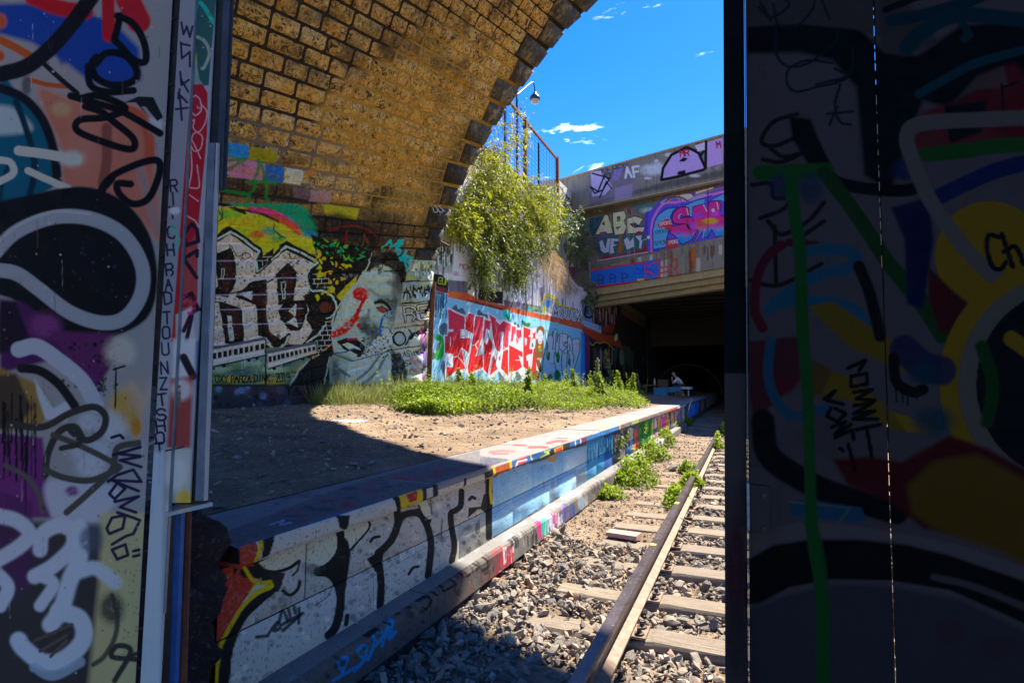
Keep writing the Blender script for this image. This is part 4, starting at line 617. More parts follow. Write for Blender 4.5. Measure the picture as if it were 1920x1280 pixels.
def art_band(L):
    m = Pen(L, 1095, 340, 8); s = Pen(L, 1215, 330, 8.53)
    L.poly([(1080,392),(1420,300),(1420,480),(1080,520)], '#5b564e', 2, a=.6, grit=.3); m.spray(300, 440, 200, 60, '#2a2626', a=.7); m.spray(900, 360, 220, 90, '#2a7080', a=.8, grit=.5); m.spray(1000, 440, 150, 50, '#b8c4c8', a=.6, grit=.6); m.text('SMOKE', 140, 470, 40, -4, '#c8c4c0', 5); m.text('TOMEK', 380, 420, 46, -6, '#1c1a1c', 5); m.line([(640,480),(700,380),(700,500),(650,420)], 22, '#6a2840', 8, a=.8)
    m.poly([(80,560),(290,510),(250,640),(130,820),(80,760)], '#10485a', 12, grit=.4); m.poly([(150,820),(900,640),(960,640),(900,900),(960,1040),(240,1170),(160,1000)], '#57506a', 8); 
    m.poly([(920,460),(1110,420),(1130,1050),(960,1060),(900,820)], '#4a3aa8', 8); m.stroke([(1110,470),(1000,640),(1010,800),(1050,900),(1010,1040)], 50, '#c85aa8', 12)
    cream = '#c9c4a4'
    for P in ([(165,800),(310,500),(360,500),(440,780),(350,790),(320,760),(250,770),(230,800)], [(430,470),(600,440),(640,520),(600,600),(640,680),(600,790),(460,810),(430,620)], [(640,560),(760,520),(890,560),(820,670),(750,640),(690,640),(760,690),(920,680),(890,760),(760,780),(650,790)]): m.poly(P, cream, 3, line=('#23202a', 12))
    for P in ([(270,640),(300,600),(310,660)], [(500,530),(540,530),(540,590),(500,600)], [(480,690),(550,680),(500,725)], [(690,640),(760,620),(820,660),(740,690)]): m.poly(P, '#4a4450', 3, line=('#23202a', 8))
    m.text('GUMEX', 350, 680, 70, -12, '#8ac82a', 7, a=.8); m.stroke([(450,730),(560,690),(600,700)], 8, '#9ad02a', a=.8)
    m.poly([(180,880),(500,800),(900,790),(1000,840),(960,1040),(250,1130)], '#1a5a5e', 8, a=.8); lav = '#c6cbe2'
    for P in ([(225,900),(280,870),(320,1000),(350,850),(400,850),(380,1060),(300,1080),(250,1040)], [(400,850),(530,860),(540,900),(450,900),(450,940),(520,950),(440,980),(450,1030),(460,1080),(380,1090)], [(590,880),(650,830),(690,900),(740,830),(760,980),(640,1030)], [(760,820),(870,800),(860,880),(920,860),(990,820),(960,870),(880,890),(860,1020),(820,1000),(830,900)]): m.poly(P, lav, 3, line=('#12484a', 10))
    m.poly([(520,820),(570,800),(560,930),(610,940),(560,1080),(490,1070),(520,980)], '#8a5a24', 4); m.poly([(250,1160),(340,1090),(420,1130),(700,1060),(900,1010),(900,900),(960,1050),(560,1110),(300,1170)], '#8a1c34', 4); m.poly([(780,760),(850,740),(860,800),(800,800)], '#9a1c34', 4); m.stroke([(200,1190),(560,1130),(960,1060)], 14, '#b8a8d0', 6, a=.7)
    for x in (660, 690, 760): m.line([(x-60,380),(x-20,640),(x,1200)], 7, '#9a8a70', 3, a=.9)
    # right piece
    s.poly([(0,600),(250,300),(700,260),(1240,110),(1240,970),(720,1060),(60,1190),(0,1200)], '#5a48c0', 8); s.stroke([(60,1180),(60,800),(130,600),(260,440),(460,420),(700,360),(1000,300),(1240,240)], 40, '#d072b8', 14, a=.85); s.stroke([(230,430),(420,330),(620,380),(900,310)], 60, '#b9a8e0', 20, a=.7)
    s.poly([(300,370),(420,310),(560,280),(680,280),(740,330),(620,400),(520,340),(400,350)], '#c8ccd6', 4, line=('#6a1c30', 10)); s.stroke([(270,420),(400,340),(540,345),(640,400)], 20, '#4a4c58', 6); s.poly([(755,250),(1050,170),(1060,200),(760,295)], '#d8d4dc', 4, line=('#8a1c34', 9)); s.stroke([(760,300),(1000,240),(1230,180)], 18, '#7a7c88', 6)
    s.poly([(75,860),(110,710),(160,620),(300,520),(480,500),(400,560),(360,660),(400,760),(320,860),(330,900),(300,1000),(290,1140),(80,1180)], '#6ab4e6', 4, line=('#12389a', 22)); s.poly([(590,470),(760,400),(900,370),(900,440),(720,480),(700,640),(670,640),(660,520)], '#6ab8ea', 4); s.stroke([(590,470),(760,395),(1010,320)], 20, '#14389a', 4); s.poly([(940,430),(1060,360),(1240,270),(1240,420),(1150,390),(980,400)], '#6ac0ee', 4, line=('#14389a', 12))
    pk = '#c42a86'
    s.poly([(380,690),(400,600),(470,520),(560,490),(650,500),(660,640),(560,650),(500,620),(490,680),(600,660),(760,660),(820,720),(800,860),(700,1020),(540,1100),(430,960),(340,900),(400,800),(600,760),(500,770),(420,760)], pk, 5, line=('#160f1c', 13), grad=('#1c8ad0', 90, .62, .85)); s.poly([(600,760),(640,850),(700,860),(680,790)], '#160f1c', 4); s.stroke([(520,610),(490,650),(500,680)], 12, '#f0e8f4', 3); s.line([(620,520),(645,620)], 12, '#f0e8f4', 3)
    s.poly([(710,500),(900,440),(950,560),(980,420),(1130,390),(1170,470),(1140,600),(1200,650),(1240,640),(1240,960),(1080,970),(1020,850),(960,970),(890,980),(900,850),(770,1040),(740,1040),(830,880),(720,820),(720,650)], pk, 5, line=('#160f1c', 11), grad=('#1592d8', 90, .55, .8)); s.spray(850, 780, 130, 90, '#d0562a', a=.8); s.spray(1000, 720, 120, 50, '#e6b814', a=.95, grit=.1); s.spray(760, 640, 60, 60, '#9a3ac0', a=.7); s.spray(720, 800, 70, 60, '#a04ac8', a=.7); s.spray(1080, 600, 80, 40, '#b04ac8', a=.7); s.ell(1042, 548, 28, 26, '#f4ecf8', soft=6); s.ell(848, 632, 24, 24, '#2a6ae0', soft=12); s.ell(490, 912, 26, 22, '#2a7ae0', soft=10); s.line([(890,460),(940,560)], 16, '#f0e4f4', 5); s.line([(1100,420),(1125,530)], 14, '#f0e4f4', 5); s.line([(900,850),(880,990)], 10, '#e8e0f4'); s.line([(830,890),(760,1040)], 10, '#d86a8a'); s.spray(1145, 855, 14, 14, '#3ac04a', a=1)
    s.ell(310, 740, 75, 55, '#b03440'); s.ell(210, 780, 60, 50, '#b03440'); s.ell(330, 810, 70, 50, '#b03440'); s.ell(380, 1090, 100, 90, '#b03440'); s.text('SMOKE', 185, 800, 50, -12, '#ece4ea', 8, sx=1, gap=.35); s.text('SMOKE', 320, 1090, 50, -8, '#ece4ea', 8, sx=.9, gap=.3); s.text('SMOKE', 120, 930, 50, -10, '#1a1c3c', 8, sx=1, gap=.35); s.text('SMOKE', 110, 1110, 64, -8, '#102048', 9, sx=1, gap=.35); s.line([(480,230),(600,640),(720,1050)], 9, '#3a3428', 3); s.line([(957,90),(960,1000)], 9, '#1c1a1c', 3); s.ell(478, 236, 14, 14, '#d8c8a0'); s.ell(10, 980, 34, 34, '#e8eaf0', line=('#0c3a3c', 10))
    L.poly([(1095,395),(1355,335),(1400,325),(1400,338),(1355,348),(1095,410)], '#4a3c28', 5, a=.8, grit=.4)
art('band', 1070, 290, 1420, 540, 3, art_band)
def art_fascia(L):
    b = Pen(L, 1040, 200, 3.2); L.drips(26, 1110, 1400, 440, 500, 10, 50, 5, ['#3a342c', '#6a6252', '#cfcabc'], a=.45)
    b.poly([(215,985),(540,930),(640,905),(632,1030),(550,1035),(500,1045),(218,1085)], '#1f64c4', 3); b.line([(218,982),(545,930),(548,1035),(500,1048),(218,1085)], 9, '#c4242c', 3); b.line([(545,965),(630,912),(630,1032),(550,980)], 9, '#c4242c', 3); b.line([(632,965),(690,960),(705,920),(735,915),(735,965),(715,970),(742,1000),(740,1012),(690,1015),(688,985),(632,1000)], 8, '#c4242c', 3); b.text('BBP', 262, 1060, 50, -3, '#2c1c6a', 5, gap=1.4); b.text('SE', 480, 1005, 60, -3, '#2a3cc8', 6, a=.8); b.text('S', 560, 1010, 60, -3, '#2a3cc8', 6, a=.8); b.line([(500,1040),(530,1036)], 12, '#c8b43a')
    b.drips(10, 800, 840, 840, 880, 60, 130, 10, ['#8a4414', '#a85c20', '#6a3410']); b.drips(6, 440, 480, 890, 910, 30, 60, 9, ['#8a4414', '#5a3010']); b.drips(8, 610, 720, 850, 880, 40, 90, 8, ['#4a3a28', '#7a4a20'])
    b.drips(8, 880, 960, 830, 850, 40, 80, 8, ['#7a4a1c', '#4a4034'])
art('fascia', 1070, 420, 1420, 620, 2.2, art_fascia)

def art_leaf(L):
    L.poly([(-60,-20),(345,-20),(300,1300),(-60,1300)], '#8f8c8a', 1)
    a = Pen(L, 0, 0, 2); b = Pen(L, 0, 640, 2)
    a.poly([(-100,20),(200,10),(420,80),(520,180),(530,300),(430,340),(330,300),(240,230),(120,160),(-100,100)], '#1c3f8c', 20); a.spray(235, 205, 22, 40, '#1c3f8c', a=.9)
    a.stroke([(120,-10),(220,30),(320,45)], 60, '#b01c24', 14); a.stroke([(480,0),(520,80)], 90, '#b8202c', 14); a.line([(405,-20),(408,135)], 48, '#b01a26', 8)
    a.spray(0, 80, 26, 30, '#d8641c', a=.95); a.spray(0, 210, 18, 24, '#d0501c', a=.95); a.line([(0,150),(60,180),(120,215)], 30, '#d0601c', 6); a.stroke([(110,300),(180,318),(250,325)], 18, '#c8581c', 6)
    a.poly([(150,330),(300,380),(480,390),(560,480),(590,700),(600,900),(500,800),(380,720),(240,690),(230,560),(170,430)], '#b8705a', 30, smooth=True); a.spray(310, 540, 60, 110, '#c2806c', a=.8); a.stroke([(400,480),(400,600),(385,690)], 40, '#6a3a30', 16, a=.8); a.stroke([(440,400),(530,440),(560,520),(560,600)], 40, '#c8542c', 14, a=.8); a.stroke([(520,620),(560,760),(590,860)], 34, '#8a7a7a', 14, a=.7); a.spray(580, 470, 30, 30, '#c8c8cc', a=.8); a.spray(230, 410, 40, 30, '#a8a070', a=.6)
    a.poly([(0,320),(60,340),(140,420),(190,520),(230,640),(200,700),(120,740),(0,790),(-60,760)], '#0e5468', 10, smooth=True); a.poly([(-60,410),(40,400),(120,470),(90,500),(-60,500)], '#9aa8a8', 20, smooth=True); a.stroke([(0,330),(90,370),(160,450),(200,560),(215,680)], 34, '#17161a', 10); a.stroke([(60,380),(90,460),(120,560),(130,640),(110,740)], 24, '#0e2c3a', 10); a.stroke([(30,620),(10,680),(0,780)], 14, '#0a3444', 5)
    a.stroke([(0,600),(40,610),(50,650),(0,680)], 26, '#c8cabc', 5, smooth=True); a.stroke([(70,565),(170,578),(290,600)], 36, '#c9cbbb', 5); a.spray(270, 595, 46, 32, '#cfd2c4', a=.95); a.stroke([(105,640),(170,670),(258,708)], 26, '#c9c9ba', 4)
    a.stroke([(350,-20),(270,90),(190,180),(100,250),(0,280)], 60, '#191719', 8); a.line([(165,240),(230,300),(290,350)], 18, '#1a181a', 4); a.spray(100, 320, 20, 40, '#3a3a3e', a=.8)
    for P in ([(440,60),(500,90),(540,160),(545,230),(500,225),(450,170),(430,150),(440,110),(450,60)], [(360,240),(400,200),(470,210),(515,270),(490,310),(420,320),(360,290),(345,240),(360,215)], [(330,250),(340,320),(400,345),(500,340)], [(265,360),(370,390),(460,420),(600,500)], [(300,370),(370,360),(470,405),(400,440),(300,450),(290,490),(380,530),(490,560),(500,520),(430,460),(380,420),(320,400)], [(350,780),(400,680),(480,630),(580,600),(600,640),(560,740),(500,765),(450,730),(440,690),(490,690)], [(360,740),(420,670)]): a.stroke(P, 27, '#111012', 6)
    a.poly([(465,385),(520,362),(575,365),(612,440),(590,455),(545,400),(530,400),(560,440),(540,420),(510,385)], '#1e1d20', 3)
    # the big black drop with its pale loop
    a.poly([(-60,800),(120,730),(320,700),(470,760),(560,880),(590,1040),(560,1180),(460,1250),(340,1280),(160,1230),(60,1130),(-60,1060)], '#151416', 10, smooth=True); a.stroke([(-30,960),(60,870),(200,815),(340,820),(460,880),(530,990),(530,1100),(470,1190),(380,1210),(260,1170),(140,1080),(60,1025),(-30,1010)], 54, '#8e9296', 8); a.stroke([(-30,935),(60,850),(200,795),(340,802)], 10, '#a8aaac', 5, a=.7)
    a.speck(26, 180, 880, 470, 1100, ['#33343a', '#2c3a5a'], 2, 7)
    a.poly([(0,1120),(80,1130),(240,1240),(380,1300),(0,1400)], '#4a1c4e', 16); a.spray(170, 1220, 60, 50, '#7a3a72', a=.8); a.poly([(0,1130),(60,1130),(120,1300),(-20,1330)], '#17131a', 14, a=.9)
    b.poly([(180,-40),(420,-30),(440,60),(360,180),(300,120)], '#5a2452', 16); b.speck(70, 230, -10, 450, 200, ['#151316'], 2, 9, a=.95); b.spray(450, 40, 60, 60, '#bcb6a4', a=.8)
    b.poly([(-40,80),(140,160),(200,240),(150,330),(-40,330)], '#8a6a20', 16, a=.9); b.poly([(-40,130),(60,120),(120,250),(60,320),(-40,330)], '#2c2426', 14, a=.85); b.poly([(-40,340),(160,360),(190,660),(-40,660)], '#6a2c68', 12); b.poly([(190,560),(250,540),(300,640),(210,680)], '#6a2c68', 10)
    b.spray(470, 250, 60, 80, '#c89a20', a=.85); b.spray(510, 320, 22, 40, '#d8921a', a=.95); b.spray(520, 200, 50, 80, '#b89a84', a=.6); b.poly([(400,60),(560,120),(540,200),(480,120)], '#8f8a80', 16, a=.7)
    b.drips(22, 10, 150, 160, 380, 120, 300, 6, ['#120f14'], a=.95); b.line([(435,100),(432,250)], 6, '#141214'); b.line([(425,105),(468,92)], 7, '#141214'); b.speck(20, 370, 130, 400, 190, ['#141214'], 2, 7, a=.95)
    b.stroke([(70,30),(140,20),(230,80),(310,150),(360,240)], 60, '#a2a6ae', 8); b.poly([(130,140),(200,250),(270,210),(250,300),(170,290),(140,200)], '#b0b2b8', 10); b.spray(420, 320, 60, 60, '#b2b4b8', a=.9); b.spray(340, 410, 90, 50, '#a8acb4', a=.9); b.spray(340, 470, 60, 40, '#b0b2b8', a=.9); b.poly([(180,520),(420,540),(440,600),(320,700),(200,660)], '#a8aab2', 22, smooth=True); b.spray(330, 300, 40, 36, '#a8acb4', a=.9); b.spray(270, 560, 26, 20, '#6a2c68', a=.9)
    G2 = '#4a463e'
    b.stroke([(80,100),(150,110),(220,160),(280,240)], 34, '#1d1a1c', 8); b.stroke([(40,310),(160,320),(260,270),(350,245),(395,280),(380,340),(320,370),(280,320),(220,340),(180,420),(170,500)], 26, '#37342f', 6); b.stroke([(200,350),(300,390),(400,440),(450,470)], 22, G2, 6); b.stroke([(170,480),(240,510),(340,520),(440,480)], 24, G2, 6); b.stroke([(20,465),(90,500),(140,560),(160,640)], 18, '#57524a', 7); b.stroke([(250,640),(330,570),(420,480),(440,400),(520,380)], 24, G2, 6); b.stroke([(230,400),(300,380),(260,330)], 20, '#37342f', 5)
    WV = '#c2ccd6'
    b.poly([(-40,660),(520,700),(500,1300),(-40,1300)], '#1a1719', 30, a=.9); b.poly([(380,640),(560,640),(520,1300),(330,1300),(370,900)], '#b2a878', 26, a=.9); b.poly([(0,560),(120,600),(130,900),(0,1000)], '#4a2450', 12, a=.7)
    b.stroke([(-30,650),(60,670),(110,720),(70,770),(-30,830)], 54, '#b8bec8', 18); b.stroke([(150,780),(160,720),(220,690),(270,710),(270,770),(200,840),(130,880)], 54, '#bcc2cc', 18); b.stroke([(-20,860),(30,920),(0,990)], 50, '#b4bac4', 16); b.stroke([(160,880),(200,910),(150,990)], 44, '#b6bcc6', 16); b.stroke([(300,700),(300,800),(260,900),(230,1000),(190,1060)], 60, WV, 24); b.stroke([(300,860),(360,850),(430,900)], 50, WV, 26); b.stroke([(220,1010),(300,1040),(310,1120),(240,1190),(160,1200),(90,1150),(70,1120)], 62, WV, 20); b.stroke([(130,1220),(200,1250),(300,1200)], 40, '#8fa0ae', 12, a=.8); b.spray(340, 740, 50, 60, '#4a5262', a=.8); b.spray(420, 1000, 50, 60, '#2a2a2e', a=.85)
    for P in ([(130,1120),(270,1060)], [(150,1160),(250,1100)], [(190,1180),(250,1120)]): b.line(P, 12, '#5a4a44', 4)
    b.stroke([(420,950),(440,1030),(430,1110),(390,1180),(350,1210)], 18, '#3c3830', 8, a=.9); b.stroke([(430,1270),(490,1160),(440,1140),(420,1180),(510,1190)], 20, '#37332d', 7); b.stroke([(480,1180),(550,1155)], 14, '#37332d', 5)
    for P in ([(418,360),(450,350),(462,362)], [(425,425),(530,395),(440,420),(535,430),(450,445),(530,470)], [(405,525),(440,500),(500,480),(530,525),(420,520),(520,560)], [(410,570),(440,530),(470,550),(430,590),(410,570)], [(430,600),(520,580),(450,620),(510,640)], [(400,700),(420,660),(470,650),(460,700),(410,720),(400,700)], [(440,640),(500,660),(525,670)], [(420,760),(470,730),(500,720),(520,680)], [(420,780),(470,760),(480,800),(440,815),(420,780)], [(500,785),(522,780)], [(500,805),(522,800)]): b.line(P, 11, '#1f1838', 3)
    L.drips(40, 0, 300, 0, 1100, 8, 60, 1.4, ['#1a181a', '#c8c8c4', '#3a3638', '#7a4a40'], a=.45); L.speck(160, 0, 0, 310, 1280, ['#2a2828', '#d8d4cc', '#6a4a3a'], .6, 2.4, a=.7)
    b.speck(90, 380, 650, 540, 1200, ['#3a3630', '#6a6452'], 1.5, 4, a=.8); L.speck(60, 0, 0, 300, 1280, ['#5a5856', '#b8b4ae'], .8, 2.2, a=.6)
art('leaf', -60, -60, 345, 1340, 1.5, art_leaf)
def art_post(L):
    L.poly([(240,-140),(440,-140),(440,1340),(240,1340)], '#8d9096', 1); L.poly([(330,-60),(368,-60),(330,640),(300,640)], '#75727c', 8, a=.6)
    a = Pen(L, 0, 0, 2); b = Pen(L, 0, 640, 2); z = Pen(L, 290, 0, 4.267)
    L.poly([(368,-60),(410,-60),(392,160),(362,165)], '#23504a', 2); z.stroke([(330,100),(345,20),(400,60),(470,180)], 34, '#1c9a84', 5); z.poly([(300,600),(330,430),(360,640),(400,690),(300,700)], '#7a8c86', 10, a=.9, grit=.3); z.stroke([(320,290),(400,330),(440,430),(400,540),(380,550)], 26, '#8a988e', 8, a=.9, grit=.5); z.spray(320, 470, 22, 60, '#a0961c', a=.8); z.spray(340, 360, 30, 50, '#2c4644', a=.9, grit=.3); z.speck(40, 320, 90, 470, 480, ['#a8b8a0', '#3a5a3a', '#0d2c2c'], 2, 8)
    L.poly([(358,160),(380,158),(390,175),(389,250),(372,430),(345,480),(330,640),(322,640)], '#9c1a24', 2); L.poly([(340,470),(372,430),(371,560),(330,640),(322,640)], '#9a2620', 3, a=.9)
    wt_ = '#d0a8ac'
    z.stroke([(330,765),(290,800),(290,880),(330,925),(375,880),(365,800),(330,765)], 11, wt_, 3, grit=.3); z.stroke([(370,830),(420,900),(400,1000),(350,1060),(310,1020),(320,960),(280,990)], 10, wt_, 3, grit=.4); z.stroke([(345,1060),(385,1100),(370,1190),(320,1210),(290,1150),(310,1080),(345,1055)], 10, wt_, 3, grit=.4); z.stroke([(300,1120),(340,1200),(370,1270)], 10, wt_, 3, grit=.3); z.stroke([(345,850),(350,870),(375,860)], 7, wt_, 2)
    for P in ([(715,540),(720,640),(700,740),(695,800),(735,830),(745,860)], [(740,620),(748,700),(715,705)], [(710,730),(745,755)]): a.stroke(P, 5, wt_, 2, grit=.5)
    D = '#2a1220'
    for P in ([(720,840),(690,880),(700,920),(745,905),(740,860),(720,840)], [(690,970),(740,940),(740,960)], [(690,970),(738,1040)], [(680,1120),(720,1100),(745,1160),(700,1180)]): a.line(P, 15, D, 3)
    a.poly([(660,1180),(720,1150),(735,1290),(660,1290)], '#b0a8ac', 10, a=.9); a.stroke([(690,1240),(720,1180),(700,1280)], 16, D, 5); a.speck(20, 680, 1100, 740, 1180, ['#c01a6a', '#7a1020'], 3, 8, a=.9)
    b.poly([(650,-10),(735,-10),(725,130),(645,140)], '#b8b4b6', 12, a=.9, grit=.3); b.line([(690,60),(725,130)], 30, '#1c1218', 8); b.poly([(640,140),(725,130),(715,400),(625,400)], '#8a3026', 16, a=.95); b.spray(680, 180, 40, 40, '#c8c0bc', a=.9); b.stroke([(672,170),(672,240)], 16, '#6a5a44', 5, grit=.6); b.poly([(625,400),(715,400),(712,600),(620,640)], '#a8a69c', 12); b.spray(660, 560, 45, 60, '#6a6858', a=.5); b.spray(690, 590, 30, 40, '#d0ae18', a=.95); b.spray(660, 500, 40, 70, '#c4c2c0', a=.7)
    b.poly([(735,0),(770,-10),(755,250),(735,260)], '#3a5a8a', 5, a=.7); b.poly([(735,420),(760,420),(752,590),(735,590)], '#8a9a80', 4); b.spray(745, 320, 14, 18, '#c81e7a', a=.95); b.spray(748, 560, 12, 18, '#d0b020', a=.9); a.spray(770, 920, 10, 20, '#b81a6a', a=.9); b.spray(765, 20, 12, 60, '#1c4aa0', a=.8)
    Nv = '#191634'
    for i, (ch, y) in enumerate(zip('WAKUA', (130, 225, 325, 405, 460))): a.text(ch, 672-i*2, y+40, 62, 84, Nv, 9, sx=1.0, jit=.4) if False else None
    for P in ([(680,85),(688,130),(700,100),(712,140),(722,100)], [(678,160),(682,220),(712,195),(712,250)], [(680,165),(712,172)], [(676,270),(680,320),(708,300)], [(680,300),(706,345)], [(668,350),(702,385)], [(674,335),(668,370)], [(660,410),(704,405)], [(675,365),(682,450)]): a.line(P, 8, Nv, 2)
    for t, y in zip('RITCHBADTOUNZ', (700, 745, 800, 870, 940, 1010, 1070, 1120, 1190, 1250, 1310, 1380, 1440)): a.text(t, 640-(y-700)*.052, y+22, 44, -4, Nv, 7, sx=.95, jit=.5)
    for t, y in zip('TSHOT', (230, 285, 330, 375, 415)): b.text(t, 594-(y-230)*.05, y+10, 42, -6, Nv, 8, sx=1.2, jit=.5)
    b.line([(600,420),(596,535)], 6, Nv); b.line([(620,410),(690,395)], 6, Nv); a.stroke([(645,850),(670,900),(660,930)], 14, '#3aa08a', 5, a=.7); a.spray(655, 790, 20, 16, '#c8c8cc', a=.8)
    b.poly([(560,420),(615,410),(600,1300),(520,1300)], '#a6b0ba', 16, a=.8)
art('post', 240, -140, 445, 1340, 2, art_post)
def art_gate(L):
    L.poly([(1350,-60),(1980,-60),(1980,1340),(1350,1340)], '#6c6468', 1)
    a = Pen(L, 1350, 0, 2); b = Pen(L, 1350, 640, 2)
    a.poly([(0,-60),(95,-60),(110,1400),(0,1400)], '#1a2024', 8); a.spray(60, 450, 40, 120, '#16301e', a=.7); b.spray(60, 850, 40, 200, '#5a1c34', a=.8); b.spray(60, 1100, 40, 160, '#4a4044', a=.8)
    a.poly([(95,100),(300,90),(520,110),(620,200),(740,210),(900,100),(1300,60),(1300,640),(900,420),(760,380),(640,720),(540,660),(510,330),(420,230),(300,200),(95,205)], '#100e10', 20); a.poly([(95,-60),(640,-60),(620,150),(500,110),(300,90),(95,100)], '#57504f', 10); a.poly([(600,-60),(640,-60),(740,60),(820,160),(690,215),(600,190)], '#504a4a', 12)
    a.stroke([(620,40),(760,-10),(900,-20)], 24, K, 4); a.stroke([(640,80),(760,60),(900,20),(1000,-20)], 46, '#0f3c4c', 8); a.stroke([(700,180),(760,120),(900,60),(1140,80)], 56, '#0f4250', 8); a.stroke([(880,60),(930,130),(915,150)], 30, '#0f4250', 6)
    a.stroke([(745,355),(860,290),(960,240),(1140,190)], 34, '#0f4a5a', 6)
    for P in ([(145,30),(190,70),(260,20),(200,-20)], [(150,10),(190,80)], [(200,20),(220,100),(290,100),(350,30),(350,-20)], [(375,-10),(410,75)], [(210,100),(210,200),(250,250),(330,240),(430,160),(440,110)], [(420,240),(330,230),(260,260),(250,310),(280,345),(360,330),(480,290),(500,180)], [(360,320),(470,290),(430,260)], [(450,320),(430,400),(450,460),(490,470)], [(400,430),(500,420)], [(440,400),(410,470)]): a.stroke(P, 9, '#182838', 2)
    for P in ([(290,430),(200,460),(155,530),(200,550),(280,520)], [(190,560),(240,590),(330,570)], [(160,600),(230,610),(300,580)], [(120,695),(190,690),(200,740),(240,745)], [(150,820),(230,790),(260,760)], [(180,830),(230,880),(330,830),(390,760)], [(390,830),(300,890),(210,930)], [(205,850),(210,1060)], [(110,1050),(220,1070),(380,990)]): a.stroke(P, 16, '#2a2022', 4)
    a.stroke([(300,470),(340,520),(380,600),(430,680),(560,710),(700,715),(760,690)], 46, '#141013', 8); a.poly([(260,440),(340,450),(380,560),(440,680),(330,620),(270,520)], '#120f12', 14)
    a.stroke([(150,650),(260,645),(400,640)], 56, '#1f6a22', 8); a.stroke([(390,650),(470,750),(560,880),(640,1000),(760,1150),(830,1260)], 56, '#195018', 10); a.stroke([(640,1000),(740,1100),(830,1250)], 50, '#195018', 10)
    a.spray(240, 700, 60, 50, '#1c3a66', a=.8); a.spray(340, 710, 50, 60, '#1c3f66', a=.8); a.poly([(700,580),(760,420),(900,380),(1000,280),(1100,240),(1240,400),(1240,540),(900,590)], '#7a1c20', 20, a=.9); a.poly([(840,400),(1000,380),(980,500),(860,540)], '#141013', 12); a.poly([(880,380),(960,290),(1060,250),(1080,330),(960,340)], '#6a5c5a', 14, a=.8)
    a.stroke([(770,580),(900,570),(1040,550),(1240,540)], 56, '#1a6420', 8); a.spray(690, 640, 50, 45, '#1a2a62', a=.95); a.stroke([(780,760),(900,700),(1040,640),(1240,590)], 60, '#152a66', 8); a.poly([(640,780),(780,740),(800,900),(760,1160),(700,1140),(690,900)], '#131c4a', 14)
    a.ell(1010, 960, 205, 205, '#a8860e'); a.poly([(780,1000),(860,1080),(980,1180),(900,1280),(820,1240),(780,1120)], '#5a1216', 12); a.stroke([(1060,330),(1120,310)], 8, K); a.line([(1055,320),(1060,420)], 8, K)
    a.stroke([(1240,440),(1000,450),(760,465),(700,510),(720,600),(780,740),(860,860),(960,980),(1060,1060),(1180,1110)], 58, '#7c7470', 8); a.stroke([(1075,1075),(1000,1150),(940,1240),(920,1340)], 56, '#7c7470', 8)
    for P in ([(1045,890),(1005,885),(1000,940),(1020,1000),(1050,1010),(1070,985)], [(1055,880),(1075,940),(1095,1000)], [(1062,945),(1100,925),(1120,950),(1135,990)]): a.stroke(P, 18, '#0e0c0c', 4)
    a.stroke([(230,920),(180,960),(140,1040),(130,1160),(160,1230)], 36, '#6a1a30', 8); a.stroke([(260,910),(360,920)], 30, '#5a1c2c', 10); a.stroke([(290,950),(400,935),(500,950),(490,1000),(350,1040),(200,1140)], 46, '#2a6a8a', 8, drip=4); a.stroke([(330,1130),(440,1140),(520,1180),(560,1260)], 50, '#2a6a8a', 8); a.stroke([(180,1160),(260,1130),(370,1150)], 40, '#2a6a8a', 8, drip=3)
    a.poly([(330,1150),(420,1130),(600,1250),(760,1340),(700,1400),(480,1300)], '#8a7014', 12); a.stroke([(520,1000),(560,1100),(600,1260)], 44, '#141013', 10)
    # lower half
    b.ell(1250, 150, 430, 440, '#a8860e'); b.ell(1270, 160, 380, 400, '#7f776f'); b.ell(1290, 160, 330, 350, '#0f1418'); b.stroke([(980,20),(1020,160),(1000,300)], 50, '#12501a', 14); b.stroke([(1090,-10),(1190,60)], 60, '#a8860e', 8)
    b.poly([(110,0),(300,-20),(330,120),(260,180),(130,300),(110,200)], '#5a1624', 12, a=.9); b.spray(230, 165, 60, 40, '#6a1828', a=.9); b.stroke([(190,0),(180,120),(210,220),(280,280),(400,250)], 38, '#2a6284', 8, drip=4); b.poly([(330,80),(500,140),(600,220),(620,260),(800,350),(640,330),(480,220),(340,200)], '#8a7014', 8); b.poly([(340,60),(420,110),(380,200),(330,200)], '#6a4a28', 10, a=.8)
    b.stroke([(690,30),(760,90),(830,110)], 110, '#12285a', 16, a=.9); b.spray(760, 120, 60, 50, '#164a5a', a=.9); b.stroke([(650,60),(660,150),(720,190),(760,180)], 40, '#0c0b0c', 6, drip=5); b.poly([(640,260),(700,280),(820,340),(700,340)], '#a8860e', 6); b.spray(800, 300, 80, 60, '#134a5e', a=.8)
    b.stroke([(160,300),(180,420),(280,500),(400,560),(560,610),(660,640)], 90, '#110e11', 18); b.spray(400, 350, 160, 90, '#5e565e', a=.6)
    b.poly([(420,440),(560,430),(680,450),(860,350),(1000,400),(1300,560),(1300,760),(1000,740),(760,700),(640,600),(480,540)], '#5c1216', 20); b.poly([(700,540),(800,450),(960,420),(1300,600),(1300,1000),(1080,800),(800,700),(720,640)], '#7a5c12', 30)
    b.poly([(255,600),(300,590),(530,620),(545,660),(520,680),(270,650)], '#2a6284', 8, drip=0) if False else b.poly([(255,600),(300,590),(530,620),(545,660),(520,680),(270,650)], '#2a6284', 8); b.line([(260,600),(490,622),(440,680)], 8, '#7c8a72', 4, a=.7)
